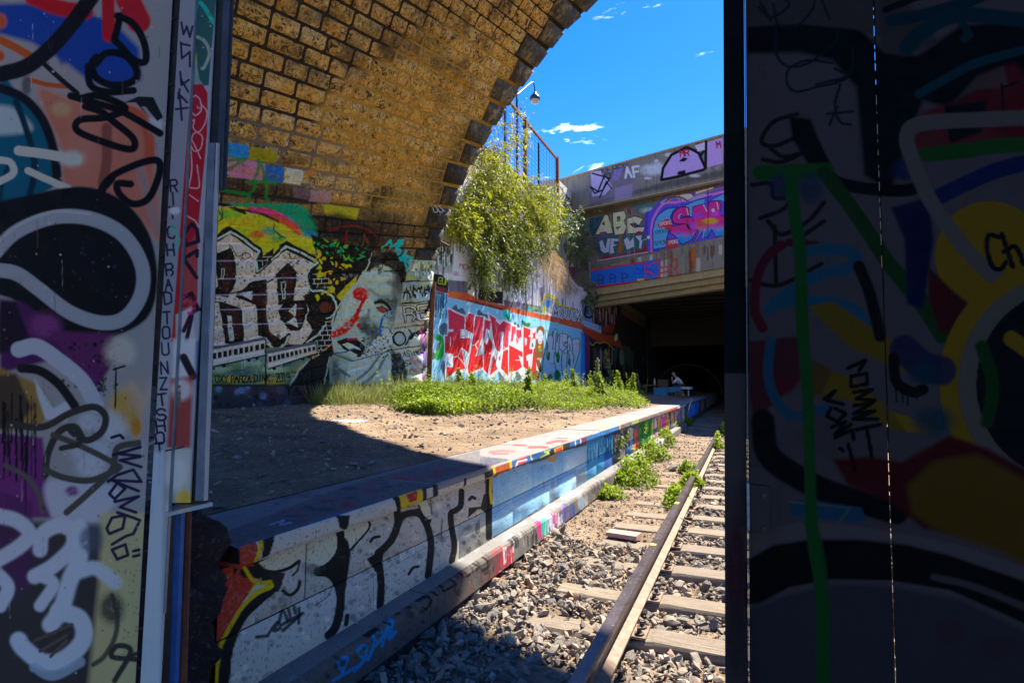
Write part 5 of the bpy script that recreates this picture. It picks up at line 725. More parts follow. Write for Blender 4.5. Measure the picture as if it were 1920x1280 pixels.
    b.poly([(95,720),(300,675),(520,690),(700,720),(900,760),(1300,900),(1300,1400),(95,1400)], '#7d7378', 5); b.poly([(95,820),(200,760),(340,740),(520,740),(700,760),(860,800),(1300,950),(1300,1130),(1040,1010),(860,930),(640,895),(420,890),(260,920),(150,980),(95,985)], '#0d0d0f', 14); b.poly([(95,1000),(260,940),(430,900),(640,910),(900,960),(1300,1150),(1300,1400),(95,1400)], '#4f4a58', 30); b.spray(860, 1080, 60, 50, '#5a3a48', a=.6); b.spray(1040, 1140, 90, 50, '#5a3a48', a=.5)
    b.stroke([(800,880),(960,920),(1200,1020),(1300,1080)], 26, '#8a7a80', 16, a=.5)
    a.stroke([(265,660),(280,800),(300,960),(310,1280)], 46, '#1a6a24', 5); b.stroke([(312,-10),(330,240),(340,600),(350,760),(380,960),(390,1300)], 44, '#1c6c2a', 6); b.stroke([(340,680),(360,760),(385,960),(380,1300)], 50, '#1c6c2a', 12, a=.8)
    TG = '#0d0b0c'
    for P in ([(480,100),(545,70),(520,110)], [(490,130),(550,120),(550,160),(490,170),(490,130)], [(500,190),(570,180),(510,215),(580,220)], [(500,240),(570,230),(500,270),(580,260),(500,290),(590,290)], [(510,330),(600,310)], [(550,330),(568,430)], [(390,215),(430,185),(400,220),(460,235)], [(415,250),(400,280),(440,300),(470,270),(430,250)], [(420,320),(470,300),(430,350),(490,310)], [(430,360),(495,330),(500,365)], [(450,400),(460,408)], [(480,385),(505,480)]): b.line(P, 14, TG, 3)
    a.text('75', 110, 290, 40, 0, '#4c4c50', 3)
art('gate', 1345, -140, 1990, 1340, 1.3, art_gate)
# ---------------------------------------------------------------- materials
class NT:
    def __init__(s, name):
        s.m = bpy.data.materials.new(name); s.m.use_nodes = True; s.t = s.m.node_tree; s.t.nodes.clear()
        s.out = s.t.nodes.new('ShaderNodeOutputMaterial'); s.b = s.t.nodes.new('ShaderNodeBsdfPrincipled'); s.l(s.b.outputs[0], s.out.inputs[0])
        s.co = s.n('ShaderNodeNewGeometry').outputs['Position']
    def l(s, a, b): s.t.links.new(a, b)
    def n(s, t, **k):
        n = s.t.nodes.new(t)
        for a, b in k.items(): setattr(n, a, b)
        return n
    def noise(s, sc, det=5, rough=.6, vec=None, dist=0, out='Fac'):
        n = s.n('ShaderNodeTexNoise'); n.inputs['Scale'].default_value = sc; n.inputs['Detail'].default_value = det
        n.inputs['Roughness'].default_value = rough; n.inputs['Distortion'].default_value = dist
        s.l(vec or s.co, n.inputs['Vector']); return n.outputs[out]
    def vor(s, sc, feat='F1', vec=None, out='Distance', rnd=1):
        n = s.n('ShaderNodeTexVoronoi', feature=feat); n.inputs['Scale'].default_value = sc; n.inputs['Randomness'].default_value = rnd
        s.l(vec or s.co, n.inputs['Vector']); return n.outputs[out]
    def ramp(s, f, stops, interp='LINEAR'):
        n = s.n('ShaderNodeValToRGB'); n.color_ramp.interpolation = interp; e = n.color_ramp.elements
        while len(e) < len(stops): e.new(.5)
        for i, (p, c) in enumerate(stops):
            e[i].position = p; e[i].color = (*c, 1) if isinstance(c, tuple) else (c, c, c, 1)
        s.l(f, n.inputs[0]); return n.outputs[0]
    def mix(s, f, a, b, mode='MIX'):
        n = s.n('ShaderNodeMix', data_type='RGBA', blend_type=mode); 
        for i, v in ((0, f), (6, a), (7, b)):
            if isinstance(v, tuple): n.inputs[i].default_value = (*v, 1) if i else v
            elif isinstance(v, (int, float)): n.inputs[i].default_value = v if i == 0 else (v, v, v, 1)
            else: s.l(v, n.inputs[i])
        return n.outputs[2]
    def math(s, op, a, b=0, c=None):
        n = s.n('ShaderNodeMath', operation=op)
        for i, v in ((0, a), (1, b)) + (((2, c),) if c is not None else ()):
            if isinstance(v, (int, float)): n.inputs[i].default_value = v
            else: s.l(v, n.inputs[i])
        return n.outputs[0]
    def scale(s, x, y, z):
        n = s.n('ShaderNodeMapping'); n.inputs['Scale'].default_value = (x, y, z); s.l(s.co, n.inputs[0]); return n.outputs[0]
    def rnd(s): return s.n('ShaderNodeObjectInfo').outputs['Random']
    def bump(s, h, strength=.5, dist=.02):
        n = s.n('ShaderNodeBump'); n.inputs['Strength'].default_value = strength; n.inputs['Distance'].default_value = dist
        s.l(h, n.inputs['Height']); s.l(n.outputs[0], s.b.inputs['Normal']); return s
    def set(s, col=None, rough=None, metal=None, spec=None):
        for v, k in ((col, 'Base Color'), (rough, 'Roughness'), (metal, 'Metallic'), (spec, 'Specular IOR Level')):
            if v is None: continue
            if isinstance(v, tuple): s.b.inputs[k].default_value = (*v, 1)
            elif isinstance(v, (int, float)): s.b.inputs[k].default_value = v
            else: s.l(v, s.b.inputs[k])
        return s
    def paint(s, surf, base, wear=None, pores=None, a=1.0):     # the paint map lying over a base colour, rubbed away by wear
        im = s.n('ShaderNodeTexImage', extension='CLIP', interpolation='Linear'); im.image = SURF[surf].img
        s.l(s.n('ShaderNodeUVMap').outputs[0], im.inputs[0])
        al = im.outputs['Alpha']
        if wear is not None: al = s.math('MULTIPLY', al, wear)
        if a != 1: al = s.math('MULTIPLY', al, a)
        c = s.mix(al, base, im.outputs['Color'])
        if pores is not None: c = s.mix(pores, c, (.018, .014, .010))
        return c, al
def M_meuliere(name, surf=None, tone=0):
    s = NT(name); r = s.rnd()
    off = s.n('ShaderNodeVectorMath', operation='ADD'); sc_ = s.n('ShaderNodeVectorMath', operation='SCALE'); s.l(r, sc_.inputs[0]); sc_.inputs['Scale'].default_value = 9; s.l(s.co, off.inputs[0]); s.l(sc_.outputs[0], off.inputs[1]); V = off.outputs[0]
    n1 = s.noise(7, 6, .72, V); n2 = s.noise(2.6, 4, .6, V); n3 = s.noise(20, 6, .78, V, .8)
    big = s.math('ADD', s.math('MULTIPLY', r, .70), s.math('MULTIPLY', n2, .45))
    c = s.ramp(big, [(.14, (.26, .14, .05)), (.30, (.54, .27, .06)), (.46, (.74, .42, .07)), (.60, (.76, .46, .12)), (.74, (.76, .54, .22)), (.88, (.66, .28, .04)), (1., (.34, .28, .2))])
    c = s.mix(s.ramp(n1, [(.40, 0.0), (.60, .85)]), c, (.82, .42, .03))
    c = s.mix(s.ramp(n3, [(.50, 0.0), (.62, .9)]), c, (.92, .72, .38))
    pit = s.noise(10, 8, .84, V, 1.4); pm = s.ramp(pit, [(.51, 0.0), (.55, .98)])
    gr = s.noise(.9, 7, .75); c = s.mix(s.ramp(gr, [(.53, 0.0), (.66, .9)]), c, (.06, .042, .018))
    if surf:
        wear = s.ramp(s.noise(30, 6, .8), [(.58, 1.0), (.70, .25)])
        c, al = s.paint(surf, c, wear); pm = s.math('MULTIPLY', pm, s.math('SUBTRACT', 1, s.math('MULTIPLY', al, .72)))
    c = s.mix(pm, c, (.022, .014, .008)); s.set(c, .9, spec=.25)
    return s.bump(s.math('ADD', s.math('MULTIPLY', pit, -1.2), s.math('MULTIPLY', n3, .5)), 1.0, .03).m
def M_mortar(name, surf):
    s = NT(name); n = s.noise(14, 5, .7)
    c = s.ramp(n, [(.35, (.018, .014, .010)), (.7, (.055, .042, .028))])
    c, al = s.paint(surf, c); s.set(c, .95, spec=.15); return s.bump(n, .6, .02).m
def M_ashlar(name, surf=None):
    s = NT(name); n = s.noise(5, 6, .7); f = s.noise(60, 4, .7); k = s.noise(1.6, 4, .6)
    c = s.ramp(n, [(.3, (.03, .026, .022)), (.5, (.075, .066, .054)), (.72, (.19, .16, .11))])
    c = s.mix(s.ramp(s.noise(2.3, 6, .75), [(.52, 0.0), (.62, .8)]), c, (.36, .27, .13)); c = s.mix(s.ramp(f, [(.5, 0.0), (.8, .5)]), c, (.02, .018, .015))
    if surf: c, al = s.paint(surf, c, s.ramp(s.noise(30, 4, .7), [(.62, 1.0), (.78, .3)]))
    s.set(c, .8, spec=.3); return s.bump(s.math('ADD', n, s.math('MULTIPLY', f, .4)), .5, .012).m
def M_concrete(name, surf=None, a=(.16, .145, .12), b=(.34, .31, .26), wear=(.66, .82, .35), streak=.5, joints=None, poresz=70, tint=None):
    s = NT(name); n = s.noise(3.2, 7, .68); f = s.noise(poresz, 4, .7)
    st = s.noise(2.5, 5, .7, s.scale(3.2, 3.2, .35))
    c = s.mix(n, a, b); c = s.mix(s.ramp(st, [(.52, 0.0), (.74, streak)]), c, (.045, .038, .03))
    if surf:
        c, al = s.paint(surf, c, s.ramp(s.noise(16, 6, .75), [(wear[0], 1.0), (wear[1], wear[2])]))
    c = s.mix(s.ramp(f, [(.56, 0.0), (.68, .75)]), c, (.03, .026, .022))
    s.set(c, .82, spec=.3); return s.bump(s.math('ADD', s.math('MULTIPLY', n, .6), s.math('MULTIPLY', f, -.35)), .5, .015).m
def M_plain(name, a, b, sc=8, rough=.7, metal=0, bump=.3, dist=.01, spec=.4, det=6):
    s = NT(name); n = s.noise(sc, det, .65); s.set(s.mix(s.ramp(n, [(.3, 0.0), (.7, 1.0)]), a, b), rough, metal, spec); return s.bump(s.noise(sc*4, 4, .7), bump, dist).m
def M_steel(name, surf, base=(.36, .37, .39), rough=.42, shade_mul=None):
    s = NT(name); n = s.noise(6, 6, .65); f = s.noise(190, 3, .6); b = s.noise(28, 5, .6)
    c = s.mix(s.ramp(n, [(.35, 0.0), (.7, 1.0)]), tuple(v*.72 for v in base), base)
    c, al = s.paint(surf, c)
    c = s.mix(s.ramp(s.vor(85), [(.02, .8), (.07, 0.0)]), c, (.04, .035, .03))
    c = s.mix(s.ramp(s.noise(11, 8, .8), [(.60, 0.0), (.75, .35)]), c, (.10, .075, .05))
    if shade_mul: c = s.mix(1.0, c, (shade_mul, shade_mul, shade_mul), 'MULTIPLY')  # multiplies a leaf's deep shade into its colour
    s.set(c, s.ramp(b, [(.3, rough-.08), (.7, rough+.16)]), 0, .28 if not shade_mul else .06)
    return s.bump(s.math('ADD', s.math('MULTIPLY', f, .25), b), .22, .006).m
MAT = {}
def mats():
    M = MAT
    M['meuliere'] = M_meuliere('meuliere_stone', 'vault'); M['mortar'] = M_mortar('arch_mortar', 'mortar'); M['ashlar'] = M_ashlar('dark_ashlar', 'vault')
    M['plinth'] = M_concrete('plinth_render', 'plinth', (.05, .045, .04), (.13, .12, .10))
    M['wall'] = M_concrete('painted_render', 'wall', (.20, .18, .15), (.42, .39, .34), streak=.6)
    M['upper'] = M_concrete('upper_render', 'upper', (.22, .2, .17), (.46, .42, .36))
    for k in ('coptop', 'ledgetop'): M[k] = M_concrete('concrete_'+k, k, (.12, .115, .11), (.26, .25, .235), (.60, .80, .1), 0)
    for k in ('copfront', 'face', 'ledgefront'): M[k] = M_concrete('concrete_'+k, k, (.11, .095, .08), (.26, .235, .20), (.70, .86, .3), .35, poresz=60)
    for k in ('parapet', 'band', 'fascia'): M[k] = M_concrete('bridge_'+k, k, (.22, .20, .17), (.38, .35, .29), streak=.75, poresz=30)
    M['parapet2'] = M_concrete('far_wall_render', None, (.22, .2, .17), (.38, .35, .29), streak=.7, poresz=30)
    M['soffit'] = M_concrete('bridge_soffit', None, (.38, .32, .20), (.55, .47, .30), streak=.3, poresz=20)  # yellow of the ground's bounce light put into the colour
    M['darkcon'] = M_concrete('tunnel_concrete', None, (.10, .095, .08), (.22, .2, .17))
    M['leaf'] = M_steel('gate_paint_left', 'leaf', (.40, .39, .37)); M['post'] = M_steel('post_paint', 'post', (.40, .42, .46), .34)
    M['gate'] = M_steel('gate_paint_right_shaded', 'gate', (.20, .19, .20), .7, .28)  # right leaf: paint darkened to carry the shade it stands in
    M['blacksteel'] = M_plain('black_steel', (.012, .011, .011), (.035, .03, .027), 20, .45)
    M['greysteel'] = M_plain('grey_steel', (.16, .18, .19), (.30, .33, .35), 9, .35, .4)
    M['yellowpaint'] = M_plain('yellow_paint', (.6, .45, .03), (.75, .6, .05), 30, .5); M['chalk'] = M_plain('spilled_plaster', (.20, .18, .17), (.42, .41, .42), 18, .9); M['pinktile'] = M_plain('pink_slab', (.32, .18, .15), (.46, .28, .24), 14, .85)
    M['darksteel'] = M_plain('dark_channel_steel', (.045, .05, .055), (.10, .11, .12), 12, .4, .2)
    M['rust'] = M_plain('rusty_steel', (.10, .028, .012), (.24, .085, .04), 14, .75, 0, .5)
    M['railrust'] = M_plain('rail_web_rust', (.13, .075, .045), (.31, .205, .14), 22, .6, .1, .4)
    M['dirtsteel'] = M_plain('dark_fastening_steel', (.03, .022, .018), (.09, .065, .05), 30, .55, .3)
    s = NT('rail_head'); n = s.noise(5, 6, .7, s.scale(1.5, .8, 1)); f = s.noise(120, 4, .7)
    cc = s.mix(s.ramp(n, [(.35, 0.0), (.65, 1.0)]), (.06, .045, .045), (.125, .10, .10)); cc = s.mix(s.ramp(s.noise(34, 5, .8, s.scale(1.2, .7, 1)), [(.60, 0.0), (.66, .55)]), cc, (.42, .39, .39))
    s.set(cc, s.ramp(f, [(.3, .2), (.7, .4)]), .4, .6); M['railhead'] = s.bump(f, .15, .003).m
    s = NT('old_wood'); g = s.noise(4, 8, .75, s.scale(1.4, 26, 26)); g2 = s.noise(3, 4)
    c = s.mix(s.ramp(g, [(.3, 0.0), (.62, 1.0)]), (.10, .07, .05), (.36, .29, .215)); c = s.mix(s.ramp(g, [(.24, .95), (.33, 0.0)]), c, (.02, .013, .009))
    c = s.mix(s.ramp(s.rnd(), [(0., 0.0), (1., .5)]), c, (.22, .185, .15)); s.set(c, .85, spec=.2); M['wood'] = s.bump(g, .8, .02).m
    s = NT('stone_chips'); v = s.vor(16, 'F1', out='Color'); n = s.noise(90, 4, .7); sp = s.n('ShaderNodeSeparateColor'); s.l(v, sp.inputs[0])
    at_ = s.n('ShaderNodeAttribute', attribute_name='tone'); c = s.ramp(at_.outputs['Fac'], [(0., (.06, .055, .055)), (.3, (.14, .125, .115)), (.5, (.25, .20, .155)), (.68, (.20, .165, .14)), (.82, (.38, .31, .24)), (.92, (.32, .18, .10)), (1., (.60, .55, .48))])
    c = s.mix(s.ramp(n, [(.4, 0.0), (.75, .45)]), c, (.50, .42, .32)); s.set(c, .8, spec=.3); M['chips'] = s.bump(n, .6, .006).m
    s = NT('dirt_ground'); n = s.noise(1.3, 8, .7); f = s.noise(26, 6, .75); v = s.vor(48, 'F1'); c = s.mix(s.ramp(n, [(.35, 0.0), (.65, 1.0)]), (.17, .115, .075), (.42, .30, .20))
    c = s.mix(s.ramp(f, [(.42, 0.0), (.68, .75)]), c, (.105, .075, .052)); c = s.mix(s.ramp(s.noise(60, 5, .8), [(.6, 0.0), (.75, .7)]), c, (.44, .34, .22)); s.set(c, .95, spec=.12)
    M['dirt'] = s.bump(s.math('ADD', f, s.math('MULTIPLY', v, -.5)), .9, .03).m
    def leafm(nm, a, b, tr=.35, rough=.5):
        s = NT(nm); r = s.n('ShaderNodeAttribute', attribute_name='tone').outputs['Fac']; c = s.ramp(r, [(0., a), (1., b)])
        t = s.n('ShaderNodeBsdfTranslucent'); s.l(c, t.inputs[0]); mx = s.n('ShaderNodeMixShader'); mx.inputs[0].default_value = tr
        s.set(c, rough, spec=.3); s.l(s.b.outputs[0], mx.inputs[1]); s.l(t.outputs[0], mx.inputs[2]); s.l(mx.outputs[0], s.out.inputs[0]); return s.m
    M['bush'] = leafm('bush_leaves', (.03, .06, .006), (.46, .48, .025), .42); M['vine'] = leafm('hanging_leaves', (.03, .05, .01), (.22, .26, .03), .4)
    M['nettle'] = leafm('nettle_leaves', (.035, .075, .006), (.32, .42, .022), .4); M['greyleaf'] = leafm('grey_green_leaves', (.06, .10, .055), (.22, .27, .12), .35)
    M['grass'] = leafm('grass_blades', (.10, .16, .03), (.38, .37, .12), .4); M['straw'] = leafm('dry_grass', (.34, .22, .10), (.62, .45, .24), .3)
    M['flower'] = leafm('purple_flowers', (.22, .07, .32), (.50, .26, .58), .3); M['stem'] = M_plain('plant_stems', (.09, .10, .03), (.20, .15, .06), 20, .8)
    M['skin'] = M_plain('skin', (.40, .22, .15), (.48, .28, .20), 5, .55, 0, .05); M['shirt'] = M_plain('white_shirt', (.55, .56, .60), (.72, .73, .76), 9, .85)
    M['trousers'] = M_plain('dark_cloth', (.03, .03, .045), (.06, .06, .08), 12, .9); M['hair'] = M_plain('brown_hair', (.03, .018, .01), (.07, .04, .025), 60, .7)
    M['tealwood'] = M_plain('blue_painted_wood', (.02, .16, .30), (.05, .27, .42), 12, .6); M['brownwood'] = M_plain('brown_planks', (.10, .06, .035), (.2, .12, .07), 14, .8)
    M['palewood'] = M_plain('pale_table', (.4, .38, .34), (.6, .57, .52), 10, .7); M['glass'] = M_plain('bottle_glass', (.45, .42, .2), (.55, .52, .3), 5, .15)
    M['domec'] = M_plain('brick_dome', (.012, .009, .008), (.03, .022, .018), 7, .95, 0, .3, .01, .05); M['lampblack'] = M_plain('lamp_enamel', (.02, .025, .03), (.05, .055, .06), 10, .3)
    M['lampglass'] = M_plain('lamp_glass', (.35, .37, .38), (.5, .52, .53), 4, .15); M['bluepipe'] = M_plain('blue_pipe', (.01, .08, .26), (.03, .16, .42), 16, .4)
    M['blackcon'] = M_concrete('blackish_concrete', None, (.03, .030, .032), (.085, .08, .075))  # very dark concrete for the tunnel interior
    s = NT('broken_masonry'); n = s.noise(14, 8, .8); v = s.vor(30, 'F1', out='Color'); f = s.noise(45, 6, .8)
    c = s.mix(n, (.02, .014, .013), (.13, .085, .08)); c = s.mix(s.ramp(f, [(.56, 0.0), (.66, .8)]), c, (.30, .22, .26)); c = s.mix(s.ramp(s.noise(9, 5, .7), [(.6, 0.0), (.68, .6)]), c, (.10, .03, .05)); c = s.mix(s.ramp(s.noise(22, 4, .7), [(.62, 0.0), (.68, .7)]), c, (.06, .07, .16))
    s.set(c, .9, spec=.2); M['rough'] = s.bump(s.math('ADD', n, s.math('MULTIPLY', f, .5)), 1.0, .04).m
mats()
# ================================================================= the setting
def ground_z(x, y):      # dirt and ballast bed
    b = .035*(fbm(x*1.6, y*1.6, 3)-.5) + .02*(fbm(x*7, y*7, 5)-.5)
    bank = np.clip((-1.25-x)/.5, 0, 1)*.05*np.clip((y-3)/2, 0, 1)
    return -1.475 + b + bank + .02*np.clip((y-5)/4, 0, 1)
def grid_mesh(name, xs, ys, zf, mat, kind, parent=None):
    X, Y = np.meshgrid(xs, ys); Z = zf(X, Y); V = np.stack([X, Y, Z], -1).reshape(-1, 3)
    return tag(obj(name, V, grid(len(xs)-1, len(ys)-1), mat, parent, smooth=True), kind=kind)
far = np.array([-400, -60, -14]), np.array([14, 60, 400])
xs = np.r_[far[0][:2], np.linspace(-12, -2.2, 8), np.linspace(-2, 1.6, 60), 3, 6, 14, 60, 400]
ys = np.r_[-400, -60, -14, -4, np.linspace(.8, 9, 110), np.linspace(9.3, 20, 50), 24, 30, 40, 60, 120, 400, 900]
grid_mesh('ground', xs, ys, lambda X, Y: np.where((X > -2.2) & (X < 1.7) & (Y > .5) & (Y < 45), ground_z(X, Y), -1.48), MAT['dirt'], 'structure')
def plat_z(x, y):
    t = np.clip((-2.36-x)/4.9, 0, 1); z = -.612 + (.27+.10*np.clip((y-6)/5, 0, 1))*t
    edge = np.clip((-2.36-x)/.25, 0, 1)
    return z + edge*(.055*(fbm(x*1.1, y*1.1, 21)-.45) + .035*(fbm(x*6, y*6, 23)-.5)) + edge*.10*np.exp(-((y-15)/3.2)**2)*np.clip((x+7)/2, 0, 1)*np.clip((-2.6-x)/.8, 0, 1)
grid_mesh('platform_ground', np.linspace(-7.3, -2.352, 90), np.r_[np.linspace(1.6, 14, 190), np.linspace(14.2, 44, 90)], plat_z, MAT['dirt'], 'structure')

# ================================================================= platform edge wall
def block(name, A, B, fixed, ax, mat, parent, sf, depth, jit=.004, bev=.006, nu=4, nv=2):
    """a dressed block: face corners A..B in the two free axes, pushed back by depth along axis ax"""
    (u0, v0), (u1, v1) = A, B; us = np.r_[u0, np.linspace(u0+bev, u1-bev, nu-1), u1]; vs_ = np.r_[v0, np.linspace(v0+bev, v1-bev, nv-1) if nv > 2 else np.array([v0+bev, v1-bev]), v1]
    U, V = np.meshgrid(us, vs_); inner = (U > u0) & (U < u1) & (V > v0) & (V < v1)
    H = np.where(inner, 0.0, -bev) + np.where(inner, rng.uniform(-jit, jit, U.shape), 0); s = 1 if depth < 0 else -1
    P = np.stack([U, V, H*s*-1 if False else H], -1).reshape(-1, 3); n = len(P)
    ring = [0, len(us)-1, len(us)*len(vs_)-1, len(us)*(len(vs_)-1)]; Fc = grid(len(us)-1, len(vs_)-1)
    Vw = []
    sign = 1 if depth > 0 else -1
    for u, v, h in P: Vw.append((u, v, h))
    for i in ring: Vw.append((P[i][0], P[i][1], -abs(depth)))
    Fc += [(ring[0], ring[1], n+1, n), (ring[1], ring[2], n+2, n+1), (ring[2], ring[3], n+3, n+2), (ring[3], ring[0], n, n+3)]
    Vw = np.array(Vw)
    if ax == 'x': W = np.stack([fixed+Vw[:, 2], Vw[:, 0], Vw[:, 1]], 1)        # faces +x : u = y, v = z
    else: W = np.stack([Vw[:, 1], Vw[:, 0], fixed+Vw[:, 2]], 1)                # faces up : u = y, v = x
    return obj(name, W, Fc, mat, parent, SURF[sf].uv(W), True)
pw = empty('platform_edge_wall', (-1.9, 12, -1.42), 'long painted concrete platform edge with projecting coping and a stepped foot beside the rail', 'platform edge')
obj('wall_core', *(lambda b: (b.v, b.f))(MB().box((-2.34, 1.52, -1.6), (-1.9, 44, -.705))), MAT['rough'], pw)
cuts = np.r_[1.50, 2.92, 5.05, 7.1, 9.2, 11.3, 13.4, 15.5, 17.6, 20, 23, 27, 32, 44]
cuts2 = np.r_[1.45, 1.70, 2.78, 4.95, np.arange(7.0, 44, 2.1)]
for a, b in zip(cuts[:-1], cuts[1:]):
    g = .006; dz = rng.uniform(-.004, .004); ns = max(4, int((b-a)/.3))
    # coping slab: rounded nose, top and front carry their own paint
    prof = [(-2.345, -.612+dz), (-1.83, -.614+dz), (-1.803, -.619+dz), (-1.792, -.632+dz), (-1.79, -.682), (-1.797, -.698), (-1.86, -.70), (-2.3, -.70)]
    yy = np.linspace(a+g, b-g, ns+1); V = []; 
    for y in yy:
        for k, (x, z) in enumerate(prof):
            e = (1 if 2 <= k <= 5 else 0)*(fbm(y*9, k*.7, 31)-.5)*.010; V.append((x+e, y, z+e*.6))
    V = np.array(V); n = len(prof); Fc = []; mi = []
    for i in range(ns):
        for k in range(n):
            Fc.append((i*n+k, i*n+(k+1) % n, (i+1)*n+(k+1) % n, (i+1)*n+k)); mi.append(0 if k in (0, 1) else 1)
    Fc += [tuple(range(n))[::-1], tuple(ns*n+k for k in range(n))]; mi += [1, 1]
    me = mesh_data('coping_slab', V, Fc, [MAT['coptop'], MAT['copfront']], None, False, mi)
    uvt, uvf = SURF['coptop'].uv(V), SURF['copfront'].uv(V); lay = me.uv_layers.new(name='UVMap')
    for p_ in me.polygons:
        for li in p_.loop_indices: lay.data[li].uv = (uvt if p_.material_index == 0 else uvf)[me.loops[li].vertex_index]
    o = bpy.data.objects.new('coping_slab', me); COL.objects.link(o); o.parent = pw; o.matrix_parent_inverse = pw.matrix_world.inverted()
for row, (z0, z1) in enumerate(((-1.225, -.985), (-.98, -.713))):
    y = 1.50+.45*row
    if row: block('block', (1.50, z0), (y-.004, z1), -1.88, 'x', MAT['face'], pw, 'face', .05)
    while y < 42:
        L = .95 if y < 14 else 2.4
        block('block', (y, z0), (min(y+L, 42)-.004, z1), -1.88, 'x', MAT['face'], pw, 'face', .05, .003, .004); y += L
for a, b in zip(cuts2[:-1], cuts2[1:]):
    if b > 26 or a > 18.0: continue
    b2 = min(b, 18.05); prof = [(-1.885, -1.222), (-1.765, -1.226), (-1.742, -1.236), (-1.731, -1.256), (-1.73, -1.40), (-1.74, -1.412), (-1.885, -1.415)]
    ns = max(3, int((b2-a)/.3)); V = []
    for y in np.linspace(a+.004, b2-.004, ns+1):
        for k, (x, z) in enumerate(prof):
            e = (1 if 2 <= k <= 5 else 0)*(fbm(y*6, k*.7, 41)-.5)*.016; V.append((x+e, y, z+e*.5))
    V = np.array(V); n = len(prof); Fc = []; mi = []
    for i in range(ns):
        for k in range(n): Fc.append((i*n+k, i*n+(k+1) % n, (i+1)*n+(k+1) % n, (i+1)*n+k)); mi.append(0 if k == 0 else 1)
    Fc += [tuple(range(n))[::-1], tuple(ns*n+k for k in range(n))]; mi += [1, 1]
    me = mesh_data('ledge_block', V, Fc, [MAT['ledgetop'], MAT['ledgefront']], None, False, mi)
    uvt, uvf = SURF['ledgetop'].uv(V), SURF['ledgefront'].uv(V); lay = me.uv_layers.new(name='UVMap')
    for p_ in me.polygons:
        for li in p_.loop_indices: lay.data[li].uv = (uvt if p_.material_index == 0 else uvf)[me.loops[li].vertex_index]
    o = bpy.data.objects.new('ledge_block', me); COL.objects.link(o); o.parent = pw; o.matrix_parent_inverse = pw.matrix_world.inverted()
b = MB().box((-1.95, 1.52, -1.62), (-1.76, 18.0, -1.414)); b.build('footing', MAT['rough'], pw)

# ================================================================= stone arch
arch = empty('stone_arch_bridge', (-7.2, 8, -.3), 'stone arch of rough golden blocks with dark corner stones and a graffiti-covered foot', 'stone arch')
S_ = [s for s in np.linspace(1.25, 21.0, 90) if XC-RR*math.cos(s/RR) < -2.7]
prof = [(XC-RR*math.cos(s/RR), ZC+RR*math.sin(s/RR)) for s in S_]
while prof[-1][0] < 4.4:                      # the crown rises a little higher than the circle of the haunch
    x, z = prof[-1]; sl = .83-.07*(x+2.7); dx = .25; prof.append((x+dx, z+sl*dx)); S_.append(S_[-1]+math.hypot(dx, sl*dx))
prof += [(8.2, prof[-1][1]-.3)]
# soffit behind the stones
nsg = len(prof); YN = -.6; yy = np.r_[YN, 1, np.linspace(3, 9.6, 8)]  # unseen rear of the vault cut short so skylight reaches gate and post
V = []; S = []
sall = S_ + [S_[-1]]
for j in range(len(yy)+1):
    for (x, z), s in zip(prof, sall):
        y = yy[j] if j < len(yy) else float(ring_y(s))-.03
        nx, nz_ = (XC-x)/RR, (z-ZC)/RR
        V.append((x-.012, min(y, float(ring_y(s))-.03), z+.012))
V = np.array(V); obj('mortar_bed', V, grid(nsg-1, len(yy)), MAT['mortar'], arch, SURF['mortar'].uv(V), True)
V = []; Fc = []                     # spandrel wall and its outer face, the deck above
for (x, z), s in zip(prof, sall):
    y = float(ring_y(s))-.03; V += [(x-.012, y, z+.012), (x-.012, y, 15.2), (x-.012, YN, z+.3), (x-.012, YN, 15.2)]
for i in range(nsg-1): a = 4*i; c = a+4; Fc += [(a, c, c+1, a+1), (a+1, c+1, c+3, a+3), (a+2, a+3, c+3, c+2)]
obj('spandrel', V, Fc, MAT['ashlar'], arch, SURF['vault'].uv(np.array(V)))
MB().box((-16, YN, -1.7), (-7.35, 10.6, 15.2)).build('abutment', MAT['darkcon'], arch)
MB().box((8.0, YN, -1.7), (16, 10.6, 15.2)).build('abutment', MAT['darkcon'], arch)
MB().box((-16, -40, -1.7), (-9, YN-.01, 6)).build('cutting_side', MAT['darkcon'], arch)

CK = math.sqrt(1+HEL*HEL); CH = .2495
def pq(Y, s): return (Y+HEL*s)/CK, (-HEL*Y+s)/CK
def ys_(p, q): return (p-HEL*q)/CK, (HEL*p+q)/CK
def vault_block(name, corners, h, mat, parent, nu=4, nv=3, rough=.008, lip=.028, bev=.10, stuff=None):
    (Y0, s0), (Y1, s1), (Y2, s2), (Y3, s3) = corners
    us = np.r_[0, np.linspace(bev, 1-bev, nu-1), 1]; bv = min(.16, bev*2); vs_ = np.r_[0, np.linspace(bv, 1-bv, nv-1), 1]
    U, Vv = np.meshgrid(us, vs_)
    Y = (Y0*(1-U)+Y1*U)*(1-Vv)+(Y3*(1-U)+Y2*U)*Vv; s = (s0*(1-U)+s1*U)*(1-Vv)+(s3*(1-U)+s2*U)*Vv
    s = np.maximum(s, 1.672)
    inner = (U > 0) & (U < 1) & (Vv > 0) & (Vv < 1); H = np.where(inner, h+rng.uniform(-rough, rough, U.shape), -lip)
    ph = s/RR; x = XC-(RR-H)*np.cos(ph); z = ZC+(RR-H)*np.sin(ph)
    W = np.stack([x, Y, z], -1).reshape(-1, 3); Fc = grid(len(us)-1, len(vs_)-1)
    if stuff is not None: b = sum(len(v) for v in stuff[0]); stuff[0].append(W); stuff[1].extend([[b+i for i in f] for f in Fc]); return
    return obj(name, W, Fc, mat, parent, SURF['vault'].uv(W), True)
c0 = 5.544/1.0
